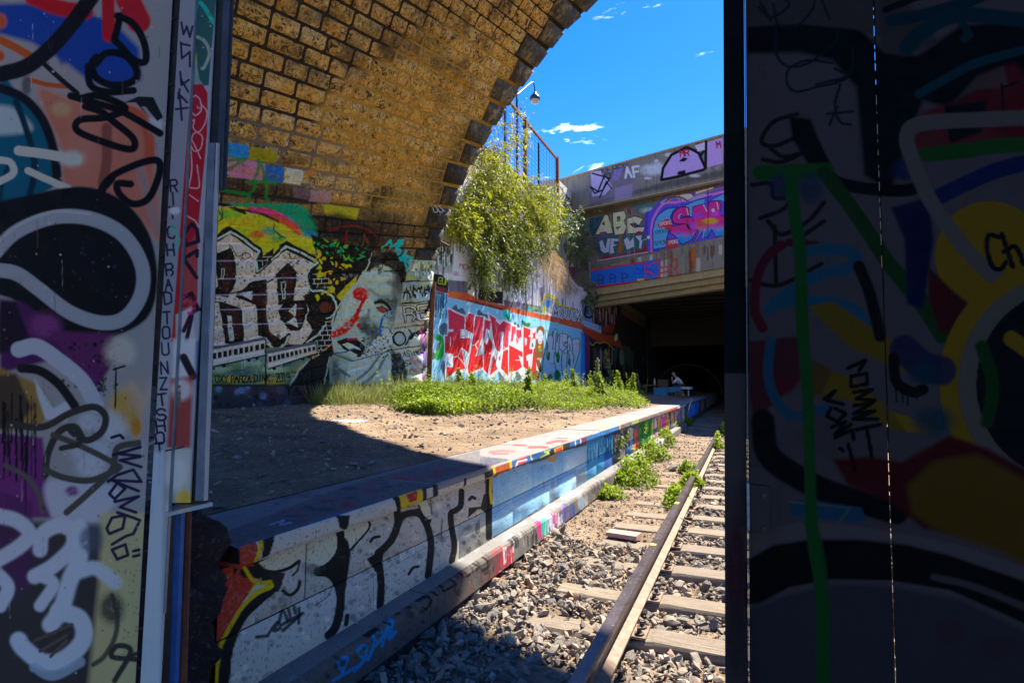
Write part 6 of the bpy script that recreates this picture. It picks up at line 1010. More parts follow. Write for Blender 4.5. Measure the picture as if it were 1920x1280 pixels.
def in_view(Y, s):
    p = vault_fn(Y, s); c = p @ WM
    if c[2] < .1: return False
    u, v = project(p); return 372 < u < 1200 and -40 < v < 770
cand = []
for j in range(-26, 34):
    ca = c0-CH*(j+1); cb = c0-CH*j; qa, qb = ca/CK, cb/CK; pair = j//2; j0 = pair*2
    qm = (c0-CH*(j0+1))/CK                                  # middle of the quoin this course ends against
    def ring_p(q):
        p = 10.0
        for _ in range(12): Y, s = ys_(p, q); p += (float(ring_y(s))-Y)*CK
        return p
    Ym, sm = ys_(ring_p(qm), qm); ln = .52+.06*max(0, sm-5)/3 if pair % 2 else .74+.1*max(0, sm-5)/3
    if sm < 1.4: ln = .6
    pe = ring_p(qm)-ln
    if j % 2 == 0 and sm > 1.5:
        q1, q2 = (c0-CH*(j0+2))/CK, (c0-CH*j0)/CK; g = .009; r1, r2 = ring_p(q1), ring_p(q2)
        cs = [ys_(pe+g, q1+g), ys_(r1, q1+g), ys_(r2, q2-g), ys_(pe+g, q2-g)]
        if cs[2][1] > 1.75 and any(in_view(*c_) for c_ in cs):
            vault_block('corner_stone', cs, .045, MAT['ashlar'], arch, 4, 4, .005, .10, .05)
    p = pe; rj = random.Random(j*13+5)
    while True:
        L = rj.uniform(.34, .62); g = .017 if ys_(p, qa)[1] > 4.2 and ys_(p, qa)[0] < 7.6 else .010
        cs = [ys_(p-L+g, qa+g), ys_(p-g, qa+g), ys_(p-g, qb-g), ys_(p-L+g, qb-g)]; p -= L
        if cs[1][0] < 3.4: break
        if max(c_[1] for c_ in cs) < 1.72: continue
        if not all(in_view(*c_) for c_ in cs) and not any(in_view(*c_) for c_ in cs): continue
        P = np.array([vault_fn(*c_) for c_ in cs]); u, v = project(P)
        ar = abs(sum(u[i]*v[(i+1) % 4]-u[(i+1) % 4]*v[i] for i in range(4)))/2
        painted = max(c_[1] for c_ in cs) < 3.9 - .0*p
        cand.append((ar, cs, painted))
cand.sort(key=lambda t: -t[0]); print('arch stones', len(cand))
st = ([], [])
for i, (ar, cs, painted) in enumerate(cand):
    hh, ro = (rng.uniform(.0, .006), .003) if painted else (rng.uniform(.004, .022), .009)
    vault_block('stone', cs, hh, MAT['meuliere'], arch, rough=ro, bev=.05 if painted else .09, lip=.02, stuff=st if i >= 300 else None)
if st[0]:
    V = np.vstack(st[0]); tag(obj('small_stones', V, st[1], MAT['meuliere'], arch, SURF['vault'].uv(V), True), kind='stuff')
# foot of the arch: a dark projecting plinth
b = MB(); yy = np.r_[np.arange(3, 11.2, 1.05)]
for a, c in zip(yy[:-1], yy[1:]):
    bb = MB().box((-7.5, a+.004, -.75), (-7.08, c-.004, -.022)); bb.build('plinth_stone', MAT['plinth'], arch, SURF['plinth'].uv)
# iron bar poking out of the corner stones
tb = MB().tube([at(793, 436, y=11.0), at(842, 462, y=10.6)], .035, 6); bar = tb.build('iron_bar', MAT['rust']); tag(bar, 'short rusty iron bar jutting out of the corner of the stone arch', 'iron bar')

# ================================================================= walls of the cutting
rw = empty('retaining_wall', (-7.3, 18, -.4), 'tall retaining wall with light blue painted graffiti panel, orange band and streaked white upper part', 'retaining wall')
def wall_grid(name, x, ys, zs, surf, mat, parent, bump=.0, xf=None):
    Y, Z = np.meshgrid(ys, zs); X = x+(xf(Y, Z) if xf else 0*Y)+bump*(fbm(Y*1.5, Z*1.5, 61)-.5); V = np.stack([X, Y, Z], -1).reshape(-1, 3)
    return obj(name, V, grid(len(ys)-1, len(zs)-1), mat, parent, SURF[surf].uv(V), True)
ztop = lambda y: np.interp(y, [10, 14, 16, 21.9, 24.65, 26.6], [6.3, 6.2, 5.9, 5.25, 4.75, 4.7])
ys = np.linspace(10.92, 26.75, 60); zs = np.linspace(0, 1, 30)
Y, T = np.meshgrid(ys, zs); Zt = ztop(Y)+.25*(fbm(Y*2, 0*Y, 77)-.5); Z = -.7+(Zt+.7)*T
X = -7.2+.03*(fbm(Y*1.4, Z*1.4, 61)-.5)-.035*(Z > 2.45)
V = np.stack([X, Y, Z], -1).reshape(-1, 3); obj('wall_face', V, grid(59, 29), MAT['wall'], rw, SURF['wall'].uv(V), True)
V2 = []
for y in ys: zt = float(ztop(y))-.1; V2 += [(-7.25, y, zt), (-8.25, y, zt+.9+.5*float(fbm(y, 3.3, 9))), (-8.25, y, -.7)]
obj('earth_slope', V2, [(3*i, 3*i+3, 3*i+4, 3*i+1) for i in range(59)]+[(3*i+1, 3*i+4, 3*i+5, 3*i+2) for i in range(59)], MAT['dirt'], rw)
up = empty('upper_wall', (-8.2, 22, 4), 'pale weathered graffiti wall high up under the railings beside the bridge', 'retaining wall')
utop = [(11, 8.3), (20.2, 8.6), (24.4, 9.0), (24.5, 10.2), (31, 10.4)]
V = []; 
for y, z in utop: V += [(-8.2, y, 4.2), (-8.2, y, z), (-9.2, y, z)]
V = np.array(V); n = len(utop)-1; obj('wall_face', V, [(3*i, 3*i+3, 3*i+4, 3*i+1) for i in range(n)]+[(3*i+1, 3*i+4, 3*i+5, 3*i+2) for i in range(n)], MAT['upper'], up, SURF['upper'].uv(V))
MB().box((-7.9, 10.92, -1.7), (-7.28, 44, 4.4)).build('wall_backing', MAT['darkcon'], rw)
# rain pipe in the corner between arch and wall
c = MB(); c.tube([at(803, 738, y=10.75), at(809, 600, y=10.7), at(813, 528, y=10.66)], .062, 8); dp = c.build('corner_pipe', MAT['rust']); tag(dp, 'brown upright pipe in the corner between the stone arch and the blue wall', 'pipe')

# ================================================================= tunnel beyond and bridge over its mouth
tun = empty('tunnel', (-3, 34, -1.4), 'dark railway tunnel beyond the bridge with painted side wall and beamed ceiling', 'tunnel')
wall_grid('side_wall', -7.21, np.linspace(26.6, 44, 12), np.linspace(-.7, 6.4, 8), 'wall', MAT['wall'], tun, .0)
MB().box((-7.6, 44, -1.7), (-7.15, 120, 6.5)).build('tunnel_side', MAT['blackcon'], tun)
MB().box((9, 27, -1.7), (9.5, 120, 6.5)).build('tunnel_side', MAT['blackcon'], tun)
MB().box((-7.6, 29, 5.9), (9.5, 120, 6.5)).build('ceiling', MAT['blackcon'], tun)
MB().box((-8, 120, -1.7), (10, 120.5, 7)).build('tunnel_end', MAT['blackcon'], tun)
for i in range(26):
    y = 31+i*1.7; MB().box((-7.15, y, 5.45), (9, y+.55, 5.9)).build('ceiling_beam', MAT['blackcon'], tun)
MB().box((-7.15, 46, 3.2), (9, 46.5, 5.44)).build('cross_wall', MAT['blackcon'], tun)
tag(MB().box((9.0, 10.61, -1.7), (9.6, 26.9, 1.0)).build('far_side_wall', MAT['parapet2']), kind='structure')
br = empty('road_bridge', (-2, 25, 5), 'concrete bridge over the track with graffiti on its parapet, inner band and blue-painted girder', 'bridge')
def bpanel(name, tl, tr, br_, bl, off, thick, surf, mat, parent, u0=-2.0, u1=14.5, nseg=1):
    """a panel in the bridge plane whose top and bottom edges run through the given photograph points"""
    f = lambda p: (lambda w: ((w-BP0) @ BDIR, w[2]))(bridge_pt(*p, off)); (a, za), (b_, zb), (c_, zc_), (d_, zd) = map(f, (tl, tr, br_, bl))
    top = lambda u: za+(zb-za)*(u-a)/(b_-a); bot = lambda u: zd+(zc_-zd)*(u-d_)/(c_-d_)
    W = lambda u, z, o: BP0+BN*(off-o)+u*BDIR+np.array([0, 0, z])
    out = []
    for k in range(nseg):
        p0 = u0+(u1-u0)*k/nseg+(.006 if k else 0); p1 = u0+(u1-u0)*(k+1)/nseg
        V = [W(p0, bot(p0), 0), W(p1, bot(p1), 0), W(p1, top(p1), 0), W(p0, top(p0), 0), W(p0, bot(p0), thick), W(p1, bot(p1), thick), W(p1, top(p1), thick), W(p0, top(p0), thick)]
        V = np.array(V); out.append(obj(name, V, [(0,1,2,3),(5,4,7,6),(3,2,6,7),(0,4,5,1),(0,3,7,4),(1,5,6,2)], mat, parent, SURF[surf].uv(V) if surf else None))
    return top, bot
bpanel('parapet_panel', (1053,336.5), (1355,254), (1355,334), (1102,388), .25, .3, 'parapet', MAT['parapet'], br, nseg=11)
bpanel('parapet_cap', (1053,334), (1355,251), (1355,254), (1053,337), .29, .38, None, MAT['soffit'], br)
bpanel('drip_edge', (1102,388.5), (1355,334.5), (1355,337), (1102,391), .28, .3, None, MAT['soffit'], br)
bpanel('inner_band', (1102,384), (1355,330), (1355,446), (1107,508), -.15, .3, 'band', MAT['band'], br)
bpanel('girder_face', (1107,505), (1355,443), (1355,501.6), (1107,540.6), 0, .5, 'fascia', MAT['fascia'], br)
bpanel('under_beam', (1107,538), (1355,499), (1355,516), (1120,553), -.16, .35, None, MAT['soffit'], br)
bpanel('under_beam', (1120,550), (1355,513), (1355,529), (1134,563), -.55, .4, None, MAT['soffit'], br)
bpanel('under_beam', (1134,559), (1355,526), (1355,541), (1148,571), -.95, .5, None, MAT['soffit'], br)
bpanel('deck', (1107,430), (1355,370), (1355,440), (1107,500), -.5, 4.6, None, MAT['darkcon'], br)

# ================================================================= track
def rail(name, x, label):
    t = empty(name, (x, 12, -1.43), label, 'rail', 'rails of the track')
    yy = np.linspace(-3, 60, 64)
    hd = [(-.036,-.012),(-.030,0),(.030,0),(.036,-.012),(.034,-.038),(-.034,-.038)]
    MB().prism(hd, (x,-3,-1.26), (x,60,-1.26), (1,0,0), (0,0,1)).build('rail_head', MAT['railhead'], t)
    wb = [(-.030,-.039),(.030,-.039),(.010,-.055),(.009,-.118),(.068,-.136),(.068,-.148),(-.068,-.148),(-.068,-.136),(-.009,-.118),(-.010,-.055)]
    MB().prism(wb, (x,-3,-1.26), (x,60,-1.26), (1,0,0), (0,0,1)).build('rail_web', MAT['railrust'], t)
    return t
rail('rail', -.70, 'worn steel rail with scratched shiny head running from the foreground into the tunnel')
rail('rail', .808, 'second steel rail of the track, mostly hidden behind the dark gate leaf')
yb = [3.34-.595*k for k in range(2)][::-1] + [3.89, 4.53, 5.16, 5.76, 6.31] + [6.31+.6*k for k in range(1, 24)]
yb = sorted(yb); ORD = ['first', 'second', 'third', 'fourth', 'fifth', 'sixth', 'seventh', 'eighth', 'ninth', 'tenth', 'eleventh', 'twelfth']
vis = [y for y in yb if y > 2.5]
for k, y in enumerate(yb):
    w = rng.uniform(.20, .235); V = []; n = 15; z0 = -1.425 if y > 2.5 else -1.44; ph = rng.uniform(0, 9); tilt = rng.uniform(-.008, .008)
    prof = [(-w, -.12), (-w, -.018), (-w+.012, -.002), (-w*.5, .0), (-.012, -.002), (0, -.016), (0, -.12)]
    for i in range(n):
        x = -1.27+i/(n-1)*2.66
        for q, (yy_, zz) in enumerate(prof):
            e = .012*(fbm(x*2+ph, q*.9+ph, 71)-.5)*(1 if 0 < q < 6 else 0); V.append((x, y+yy_+e*1.5, z0+zz+e+tilt*x+(-.028 if x < -.62 and q in (1, 2, 3, 4, 5) else 0)))
    m_ = len(prof); Fc = [(i*m_+q, i*m_+q+1, (i+1)*m_+q+1, (i+1)*m_+q) for i in range(n-1) for q in range(m_-1)]+[tuple(range(m_))[::-1], tuple((n-1)*m_+q for q in range(m_))]
    o = obj('sleeper', V, Fc, MAT['wood'], None, None, False)
    if y in vis and vis.index(y) < 12: lb = ['weathered timber sleeper nearest the viewer at the bottom of the track'] + [f'{a} timber sleeper up the track, counting from the bottom of the picture' for a in ORD[1:]]; lb = lb[vis.index(y)]; tag(o, lb, 'sleeper', 'timber sleepers under the rails')
    else: tag(o, 'small distant timber sleeper half buried in gravel and weeds far up the track', 'sleeper', 'far timber sleepers of the track')
    if 2.0 < y < 9:                                # screws and tie plate beside the rail belong to the sleeper
        for dx in (.105,):
            for dy in (-.06, -.15):
                p = (-.70+dx, y+dy); b = MB().tube([(p[0], p[1], z0+.004), (p[0], p[1], z0+.02), (p[0], p[1], z0+.021), (p[0], p[1], z0+.048)], [.028, .028, .014, .012], 8); b.build('coach_screw', MAT['dirtsteel'], o)
        MB().box((-.805, y-.19, z0-.004), (-.555, y-.02, z0+.010)).build('tie_plate', MAT['railrust'], o)
# ================================================================= the steel gate we look through
def slab(name, q, y, d, mat, parent=None, surf=None, bev=.0):
    """an upright plate whose front lies in the plane y and runs through four points (top left, top right, bottom right, bottom left)"""
    P = [at(*p, y=y) for p in q]; Bk = [p+np.array([0, d, 0]) for p in P]; V = np.array(P+Bk)
    return obj(name, V, [(0,3,2,1),(4,5,6,7),(0,1,5,4),(1,2,6,5),(2,3,7,6),(3,0,4,7)], mat, parent, SURF[surf].uv(V) if surf else None)
gl = empty('gate_leaf', (-1.5, .9, -1.4), 'pale graffiti-covered steel gate leaf at the left, with a black outlined loop and white letters', 'gate', None)
def leafbox(u0, u1, z0, z1, n0, n1):
    nn = np.array([-GLD[1], GLD[0], 0]); V = []
    for n_ in (n0, n1):
        for u, z in ((u0, z0), (u1, z0), (u1, z1), (u0, z1)): V.append(GL0+GLD*u-nn*n_+np.array([0, 0, z]))
    return np.array(V), [(0,1,2,3),(7,6,5,4),(0,4,5,1),(1,5,6,2),(2,6,7,3),(3,7,4,0)]
V, Fc = leafbox(0, .75, -1.38, 1.45, 0, .045)
obj('leaf_panel', V, Fc, MAT['leaf'], gl, SURF['leaf'].uv(V))
for z in np.arange(-1.2, 1.4, .105):
    p = GL0+np.array([.004, .002, z]); MB().tube([p+[-.002, .0, 0], p+[.010, .004, 0]], .0035, 5).build('rivet', MAT['blacksteel'], gl)
gp = empty('gate_post', (-1.45, 1.05, -1.4), 'slim steel gate post with a pale strip, a red painted face and dark channel edge', 'post')
slab('pale_strip', [(346,-140),(373,-140),(292,1400),(256,1400)], 1.0, .006, MAT['post'], gp, 'post')
slab('dark_back', [(322,-160),(426,-160),(388,945),(286,945)], 1.006, .004, MAT['blacksteel'], gp)
slab('dark_back', [(322,900),(316,900),(300,1400),(250,1400)], 1.03, .02, MAT['blacksteel'], gp)
slab('red_face', [(376,-140),(411,-140),(356,942),(318,942)], .999, .004, MAT['post'], gp, 'post')
slab('bright_edge', [(373,-140),(375.5,-140),(307.5,1150),(305.5,1150)], .992, .006, MAT['greysteel'], gp)
slab('edge_channel', [(424,-140),(437,-140),(416,355),(405,355)], .99, .007, MAT['darksteel'], gp)
slab('edge_lip', [(437.5,-140),(441,-140),(421,355),(417,355)], .994, .006, MAT['blacksteel'], gp)
slab('lower_channel', [(391,268),(403,268),(380,938),(366,938)], .985, .008, MAT['greysteel'], gp)
slab('lower_channel', [(405,268),(409,268),(386,938),(382,938)], .98, .006, MAT['post'], gp, 'post')
for k in range(14):
    z = 1.12-k*.058; x = float(at(412-k*3.0, 20+k*27, y=1.04)[0]); MB().tube([(x, 1.045, z), (x, 1.03, z)], .009, 7).build('bolt_head', MAT['dirtsteel'], gp)
fl = MB(); P = [at(309, 962, y=.99), at(399, 941, y=.99), at(372, 934, y=1.09), at(312, 938, y=1.09)]
V = P+[p-np.array([0, 0, .010]) for p in P]; obj('base_flange', V, [(0,1,2,3),(7,6,5,4),(0,4,5,1),(1,5,6,2),(2,6,7,3),(3,7,4,0)], MAT['post'], gp, SURF['post'].uv(np.array(V)))
bp = MB().tube([at(329, 952, y=1.1), at(311, 1420, y=1.1)], .027, 12).build('blue_pipe', MAT['bluepipe']); tag(bp, 'upright blue painted pipe below the gate post flange', 'pipe')
bp = MB().tube([at(352, 950, y=1.13), at(338, 1420, y=1.13)], .012, 8).build('rusty_pipe', MAT['rust']); tag(bp, 'thin brown upright pipe beside the blue one, under the post', 'pipe')
# broken end of the platform under the post
bm = bmesh.new(); bmesh.ops.create_cube(bm, size=1); bmesh.ops.subdivide_edges(bm, edges=bm.edges[:], cuts=34, use_grid_fill=True)
for v in bm.verts:
    x, y, z = v.co; v.co = Vector((-2.07+.46*x, 1.36+.20*y, -1.06+1.16*z))
    nn = fbm(v.co.x*9+v.co.y*7, v.co.z*9, 91)-.5; n2 = fbm(v.co.x*31+v.co.y*23, v.co.z*29, 95)-.5; v.co.x += .13*float(nn)+.06*float(n2); v.co.y += .13*float(nn)+.07*float(n2); v.co.z += .05*float(n2)+EYE
me = bpy.data.meshes.new('broken_masonry'); bm.to_mesh(me); bm.free(); me.shade_flat(); me.materials.append(MAT['rough']); o = bpy.data.objects.new('broken_masonry', me); COL.objects.link(o)
tag(o, 'rough crumbling dark masonry stub at the near end of the platform', 'masonry')
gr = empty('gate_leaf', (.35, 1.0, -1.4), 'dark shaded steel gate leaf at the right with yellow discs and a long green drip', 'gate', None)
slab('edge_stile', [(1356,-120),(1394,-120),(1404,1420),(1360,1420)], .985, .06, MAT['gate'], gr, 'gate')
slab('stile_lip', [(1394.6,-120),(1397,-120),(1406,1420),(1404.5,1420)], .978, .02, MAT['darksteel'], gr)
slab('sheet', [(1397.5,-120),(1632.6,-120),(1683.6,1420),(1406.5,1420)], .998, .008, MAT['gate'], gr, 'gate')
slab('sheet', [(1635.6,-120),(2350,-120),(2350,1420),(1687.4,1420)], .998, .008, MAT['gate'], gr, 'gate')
for k in range(64):
    v = -100+k*23+rng.uniform(-9, 9); u = 1636+(v)*(47/1280)-1.5; h = rng.uniform(3, 19)
    slab('seam_clip', [(u-1,v),(u+4,v),(u+4.3+h*.036,v+h),(u-1+h*.036,v+h)], 1.0065, .004, MAT['blacksteel'], gr)
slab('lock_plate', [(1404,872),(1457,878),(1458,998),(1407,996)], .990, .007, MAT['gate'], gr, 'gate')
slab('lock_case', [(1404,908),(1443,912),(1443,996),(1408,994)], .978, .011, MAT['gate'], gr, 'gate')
slab('latch_keeper', [(1400,905),(1405,906),(1406,995),(1401,992)], .960, .016, MAT['greysteel'], gr)
for p in ((1433, 928), (1433, 991)):
    q = at(*p, y=.978); MB().tube([q, q-np.array([0, .003, 0])], .004, 8).build('bolt_head', MAT['blacksteel'], gr)

# ================================================================= railings and lamp on top of the cutting
fx = -8.2; fen = empty('railing', (fx, 20, 8.5), 'rusty post and wire mesh railing on top of the cutting, above the bush', 'railing')
for y, r in ((16.2, .07), (20.29, .085), (24.54, .075)):
    MB().box((fx-r, y-r, 8.2), (fx+r, y+r, 11.3)).build('post', MAT['rust'], fen)
for y in (18.2, 21.9):
    MB().box((fx-.04, y-.035, 8.2), (fx+.03, y+.035, 10.9 if y > 20 else 11.1)).build('inner_post', MAT['blacksteel'], fen)
MB().box((fx-.05, 12, 11.14), (fx+.05, 24.6, 11.24)).build('top_rail', MAT['rust'], fen)
for k in range(13): z = 8.5+k*.20; MB().tube([(fx+.06, 12, z), (fx+.06, 24.5, z)], .008, 4).build('wire', MAT['blacksteel'], fen)
for k in range(22): y = 16.3+k*.38; MB().tube([(fx+.07, y, 8.4), (fx+.07, y, 11.0)], .006, 4).build('wire', MAT['blacksteel'], fen)
lx = -8.8; LP = at(1003, 186, x=lx); LB = at(969, 190, x=lx)
lp = empty('street_lamp', (lx, LB[1], 8), 'black street lamp with a round hanging globe on a curved arm, above the arch edge', 'street lamp')
MB().tube([(lx, LB[1], 8.0), (lx, LB[1], LB[2]+.1)], .05, 8).build('lamp_post', MAT['lampblack'], lp)
P = [(lx, LB[1], LB[2]-.3), (lx, LB[1], LB[2]+.25), (lx, LB[1]+.3, LB[2]+.55), (lx, LP[1]-.4, LP[2]+.62), (lx, LP[1]-.06, LP[2]+.55), (lx, LP[1], LP[2]+.3)]
MB().tube(spline(P), .035, 6).build('lamp_arm', MAT['lampblack'], lp)
def lathe(prof, c, n=20):
    V = [(c[0]+r*math.cos(2*math.pi*k/n), c[1]+r*math.sin(2*math.pi*k/n), c[2]+z) for r, z in prof for k in range(n)]
    return V, [(i*n+k, i*n+(k+1) % n, (i+1)*n+(k+1) % n, (i+1)*n+k) for i in range(len(prof)-1) for k in range(n)]
V, Fc = lathe([(.02, .36), (.07, .34), (.08, .26), (.16, .20), (.235, .10), (.26, 0), (.255, -.06), (.22, -.075)], LP); obj('lamp_hood', V, Fc, MAT['lampblack'], lp, smooth=True)
V, Fc = lathe([(.215, -.06), (.20, -.14), (.13, -.21), (.01, -.235)], LP); obj('lamp_globe', V, Fc, MAT['lampglass'], lp, smooth=True)

# ================================================================= gravel, rubble
def fast_mesh(name, V, T, mat, tone=None, parent=None, kind='stuff', smooth=False):
    V = np.asarray(V, np.float32).copy(); V[:, 2] += EYE; me = bpy.data.meshes.new(name); nT, k = T.shape
    me.vertices.add(len(V)); me.vertices.foreach_set('co', V.ravel()); me.loops.add(nT*k); me.loops.foreach_set('vertex_index', T.astype(np.int32).ravel())
    me.polygons.add(nT); me.polygons.foreach_set('loop_start', (np.arange(nT)*k).astype(np.int32)); 
    if smooth: me.polygons.foreach_set('use_smooth', np.ones(nT, bool))
    me.materials.append(mat); me.update(calc_edges=True)
    if not smooth and k == 3: me.shade_flat()
    if tone is not None: a = me.attributes.new('tone', 'FLOAT', 'POINT'); a.data.foreach_set('value', tone.astype(np.float32))
    o = bpy.data.objects.new(name, me); COL.objects.link(o)
    if parent is not None: o.parent = parent; o.matrix_parent_inverse = parent.matrix_world.inverted()
    if kind: o['kind'] = kind
    return o
_t = (1+5**.5)/2; ICO = np.array([(-1,_t,0),(1,_t,0),(-1,-_t,0),(1,-_t,0),(0,-1,_t),(0,1,_t),(0,-1,-_t),(0,1,-_t),(_t,0,-1),(_t,0,1),(-_t,0,-1),(-_t,0,1)])/1.9
ICOF = np.array([(0,11,5),(0,5,1),(0,1,7),(0,7,10),(0,10,11),(1,5,9),(5,11,4),(11,10,2),(10,7,6),(7,1,8),(3,9,4),(3,4,2),(3,2,6),(3,6,8),(3,8,9),(4,9,5),(2,4,11),(6,2,10),(8,6,7),(9,8,1)])
def rocks(x, y, z, r, flat=(.45, .85)):
    n = len(x); Q = rng.normal(0, 1, (n, 3, 3)); B = ICO[None]*(1+rng.uniform(-.18, .18, (n, 12, 1)))
    for k_ in range(3):      # break flat faces into each stone
        q_ = Q[:, k_]/np.linalg.norm(Q[:, k_], axis=1, keepdims=True); lim = rng.uniform(.22, .5, n)[:, None]; dd = np.einsum('nij,nj->ni', B, q_); B = B-np.maximum(dd-lim, 0)[..., None]*q_[:, None]; dd = np.einsum('nij,nj->ni', B, -q_); B = B+np.maximum(dd-lim*1.4, 0)[..., None]*q_[:, None]
    B = B*np.stack([rng.uniform(.8, 1.35, n), rng.uniform(.6, 1.0, n), rng.uniform(*flat, n)], 1)[:, None]
    a = rng.uniform(0, 6.28, n); t = rng.normal(0, .45, n); ca, sa, ct, st_ = np.cos(a), np.sin(a), np.cos(t), np.sin(t)
    X = B[..., 0]*ct[:, None]-B[..., 2]*st_[:, None]; Z = B[..., 0]*st_[:, None]+B[..., 2]*ct[:, None]
    V = np.stack([X*ca[:, None]-B[..., 1]*sa[:, None], X*sa[:, None]+B[..., 1]*ca[:, None], Z], -1)*r[:, None, None]+np.stack([x, y, z], -1)[:, None]
    T = (ICOF[None]+(np.arange(n)*12)[:, None, None]).reshape(-1, 3); return V.reshape(-1, 3), T
def tones(n, lo=0, hi=1, p=1.0): return np.repeat(lo+(hi-lo)*rng.random(n)**p, 12)
def on_sleeper(x, y): 
    m_ = np.zeros(len(x), bool)
    for q in yb: m_ |= (y > q-.235) & (y < q+.015)
    return m_ & (x > -1.28)
N = 46000; x = rng.uniform(-1.76, 1.6, N); y = 1.1+rng.random(N)**1.35*17; r = np.clip(rng.lognormal(-3.72, .42, N), .009, .055)
keep = (np.abs(x+.70) > .05) & ~(on_sleeper(x, y) & ((x > -.66) | (rng.random(N) < .72)))
dirtm = (x < -.76) & (y > 4.6+.9*fbm(x*2, y*2, 5)); keep &= ~(dirtm & (rng.random(N) < .70)); r = np.where(dirtm, r*.6, r)
keep &= ~((x < .0) & (x > -.66) & (y > 8) & (rng.random(N) < .3))
x, y, r = x[keep], y[keep], r[keep]; z = ground_z(x, y)+r*rng.uniform(.2, .9, len(x)); V, T = rocks(x, y, z, r)
tag(fast_mesh('ballast_gravel', V, T, MAT['chips'], tones(len(x), .0, .92)), 'loose grey track ballast between the rail and the platform foot', 'gravel')
N = 26000; x = rng.uniform(-1.74, 1.2, N); y = 1.6+rng.random(N)**1.3*12; r = rng.uniform(.004, .011, N); k = (np.abs(x+.70) > .05) & ~(on_sleeper(x, y) & (rng.random(N) < .9)); x, y, r = x[k], y[k], r[k]; V, T = rocks(x, y, ground_z(x, y)+r*.4+np.where(rng.random(len(x)) < .3, .02, 0), r)
tag(fast_mesh('grit', V, T, MAT['chips'], tones(len(x), .3, 1.0)), 'fine brown grit and broken stone between the ballast', 'gravel')
N = 9000; x = -2.36-rng.random(N)**.85*4.7; y = 1.7+rng.random(N)**1.1*14.5; r = np.clip(rng.lognormal(-4.45, .62, N), .004, .06); z = plat_z(x, y)+r*.25; V, T = rocks(x, y, z, r, (.3, .7))
tag(fast_mesh('platform_rubble', V, T, MAT['chips'], tones(len(x), .0, .95, 1.5)), 'small stone chips scattered over the dirt of the platform', 'rubble')
N = 3500; x = -2.5-rng.random(N)*4.4; y = 2.2+rng.random(N)*11; L = rng.uniform(.01, .06, N); a = rng.uniform(0, 6.28, N); z = plat_z(x, y)+.004
P = np.stack([x, y, z], 1); D = np.stack([np.cos(a), np.sin(a), rng.normal(0, .15, N)], 1)*L[:, None]; W2 = np.stack([-np.sin(a), np.cos(a), 0*a], 1)*.0022
V = np.stack([P-W2, P+W2, P+D+W2*.4, P+D-W2*.4], 1).reshape(-1, 3)+[0, 0, .004]; T = np.arange(N*4).reshape(-1, 4)
tag(fast_mesh('dry_litter', V, T, MAT['straw'], np.repeat(rng.random(N), 4)), 'dry stalks and leaf litter on the platform dirt', 'litter')
def rock_thing(px, v, zz, r, label, tone, name='rock', on=None, zf=None):
    p = at(px, v, z=zz)
    if zf is not None:
        for _ in range(8): p = at(px, v, z=float(zf(np.array(p[0]), np.array(p[1]))))
    V, T = rocks(np.array([p[0]]), np.array([p[1]]), np.array([p[2]+r*.28]), np.array([r]), (.45, .6))
    return tag(fast_mesh(name, V, T, MAT['chips'], np.full(12, tone), kind=None), label, 'rock')
rock_thing(409, 857, -.55, .055, 'dark fist-sized stone lying on the dirt close beside the gate post', .1, zf=plat_z)
rock_thing(547, 905, -.6, .028, 'bluish flat stone on the inner edge of the coping, in shade', .4, zf=plat_z)
rock_thing(739, 855, -.55, .036, 'dark stone near the coping where the arch shadow starts', .08, zf=plat_z)
rock_thing(571, 826, -.5, .045, 'grey stone in the middle of the shaded platform dirt', .3, zf=plat_z)
rock_thing(668, 1167, -1.205, .030, 'small reddish stone resting on the concrete foot ledge', .85)
rock_thing(1262, 881, -1.44, .13, 'dark lump of rock between the trackside nettles and the rail', .05)
rock_thing(1145, 748, -.42, .16, 'dark earthy clump among the platform nettles', .05)

rl = [o for o in COL.objects if o.name == 'rail'][0]
for u, v, L_ in ((1212, 1019, .05), (1263, 942, .09)):
    p = at(u, v, z=-1.26); p[0] = -.70; MB().box((-.726, p[1]-L_/2, -1.2595), (-.682, p[1]+L_/2, -1.2580)).build('paint_mark', MAT['yellowpaint'], rl)
def patch(name, u, v, zf_, rx, ry, mat, label, cat, dz=.012, sides=26):
    p = at(u, v, z=-.5)
    for _ in range(8): p = at(u, v, z=float(zf_(np.array(p[0]), np.array(p[1]))))
    V = []
    for k in range(5):
        for i in range(sides):
            a = 6.283*i/sides; q = (k+.02)/4*(1+.35*(fbm(math.cos(a)*2+u, math.sin(a)*2, 7)-.5)*2*(k/4)); x_, y_ = p[0]+rx*q*math.cos(a), p[1]+ry*q*math.sin(a); V.append((x_, y_, float(zf_(np.array(x_), np.array(y_)))+dz*(1-.9*(k/4)**2)))
    return tag(obj(name, V, [(k*sides+i, k*sides+(i+1) % sides, (k+1)*sides+(i+1) % sides, (k+1)*sides+i) for k in range(4) for i in range(sides)], mat, smooth=True), label, cat)
patch('plaster_spill', 655, 789, plat_z, .20, .22, MAT['chalk'], 'pale patch of spilled plaster on the shaded dirt near the mural wall', 'plaster')
pk = at(1168, 1003, z=-1.43); b_ = MB().add([(pk[0]-.16, pk[1]-.05, -1.44), (pk[0]+.15, pk[1]-.11, -1.44), (pk[0]+.17, pk[1]+.06, -1.44), (pk[0]-.15, pk[1]+.10, -1.44), (pk[0]-.155, pk[1]-.045, -1.405), (pk[0]+.145, pk[1]-.10, -1.40), (pk[0]+.165, pk[1]+.055, -1.40), (pk[0]-.145, pk[1]+.095, -1.405)], [(0,3,2,1),(4,5,6,7),(0,1,5,4),(1,2,6,5),(2,3,7,6),(3,0,4,7)]); tag(b_.build('broken_tile', MAT['pinktile']), 'flat pinkish broken slab lying in the gravel left of the rail', 'slab')
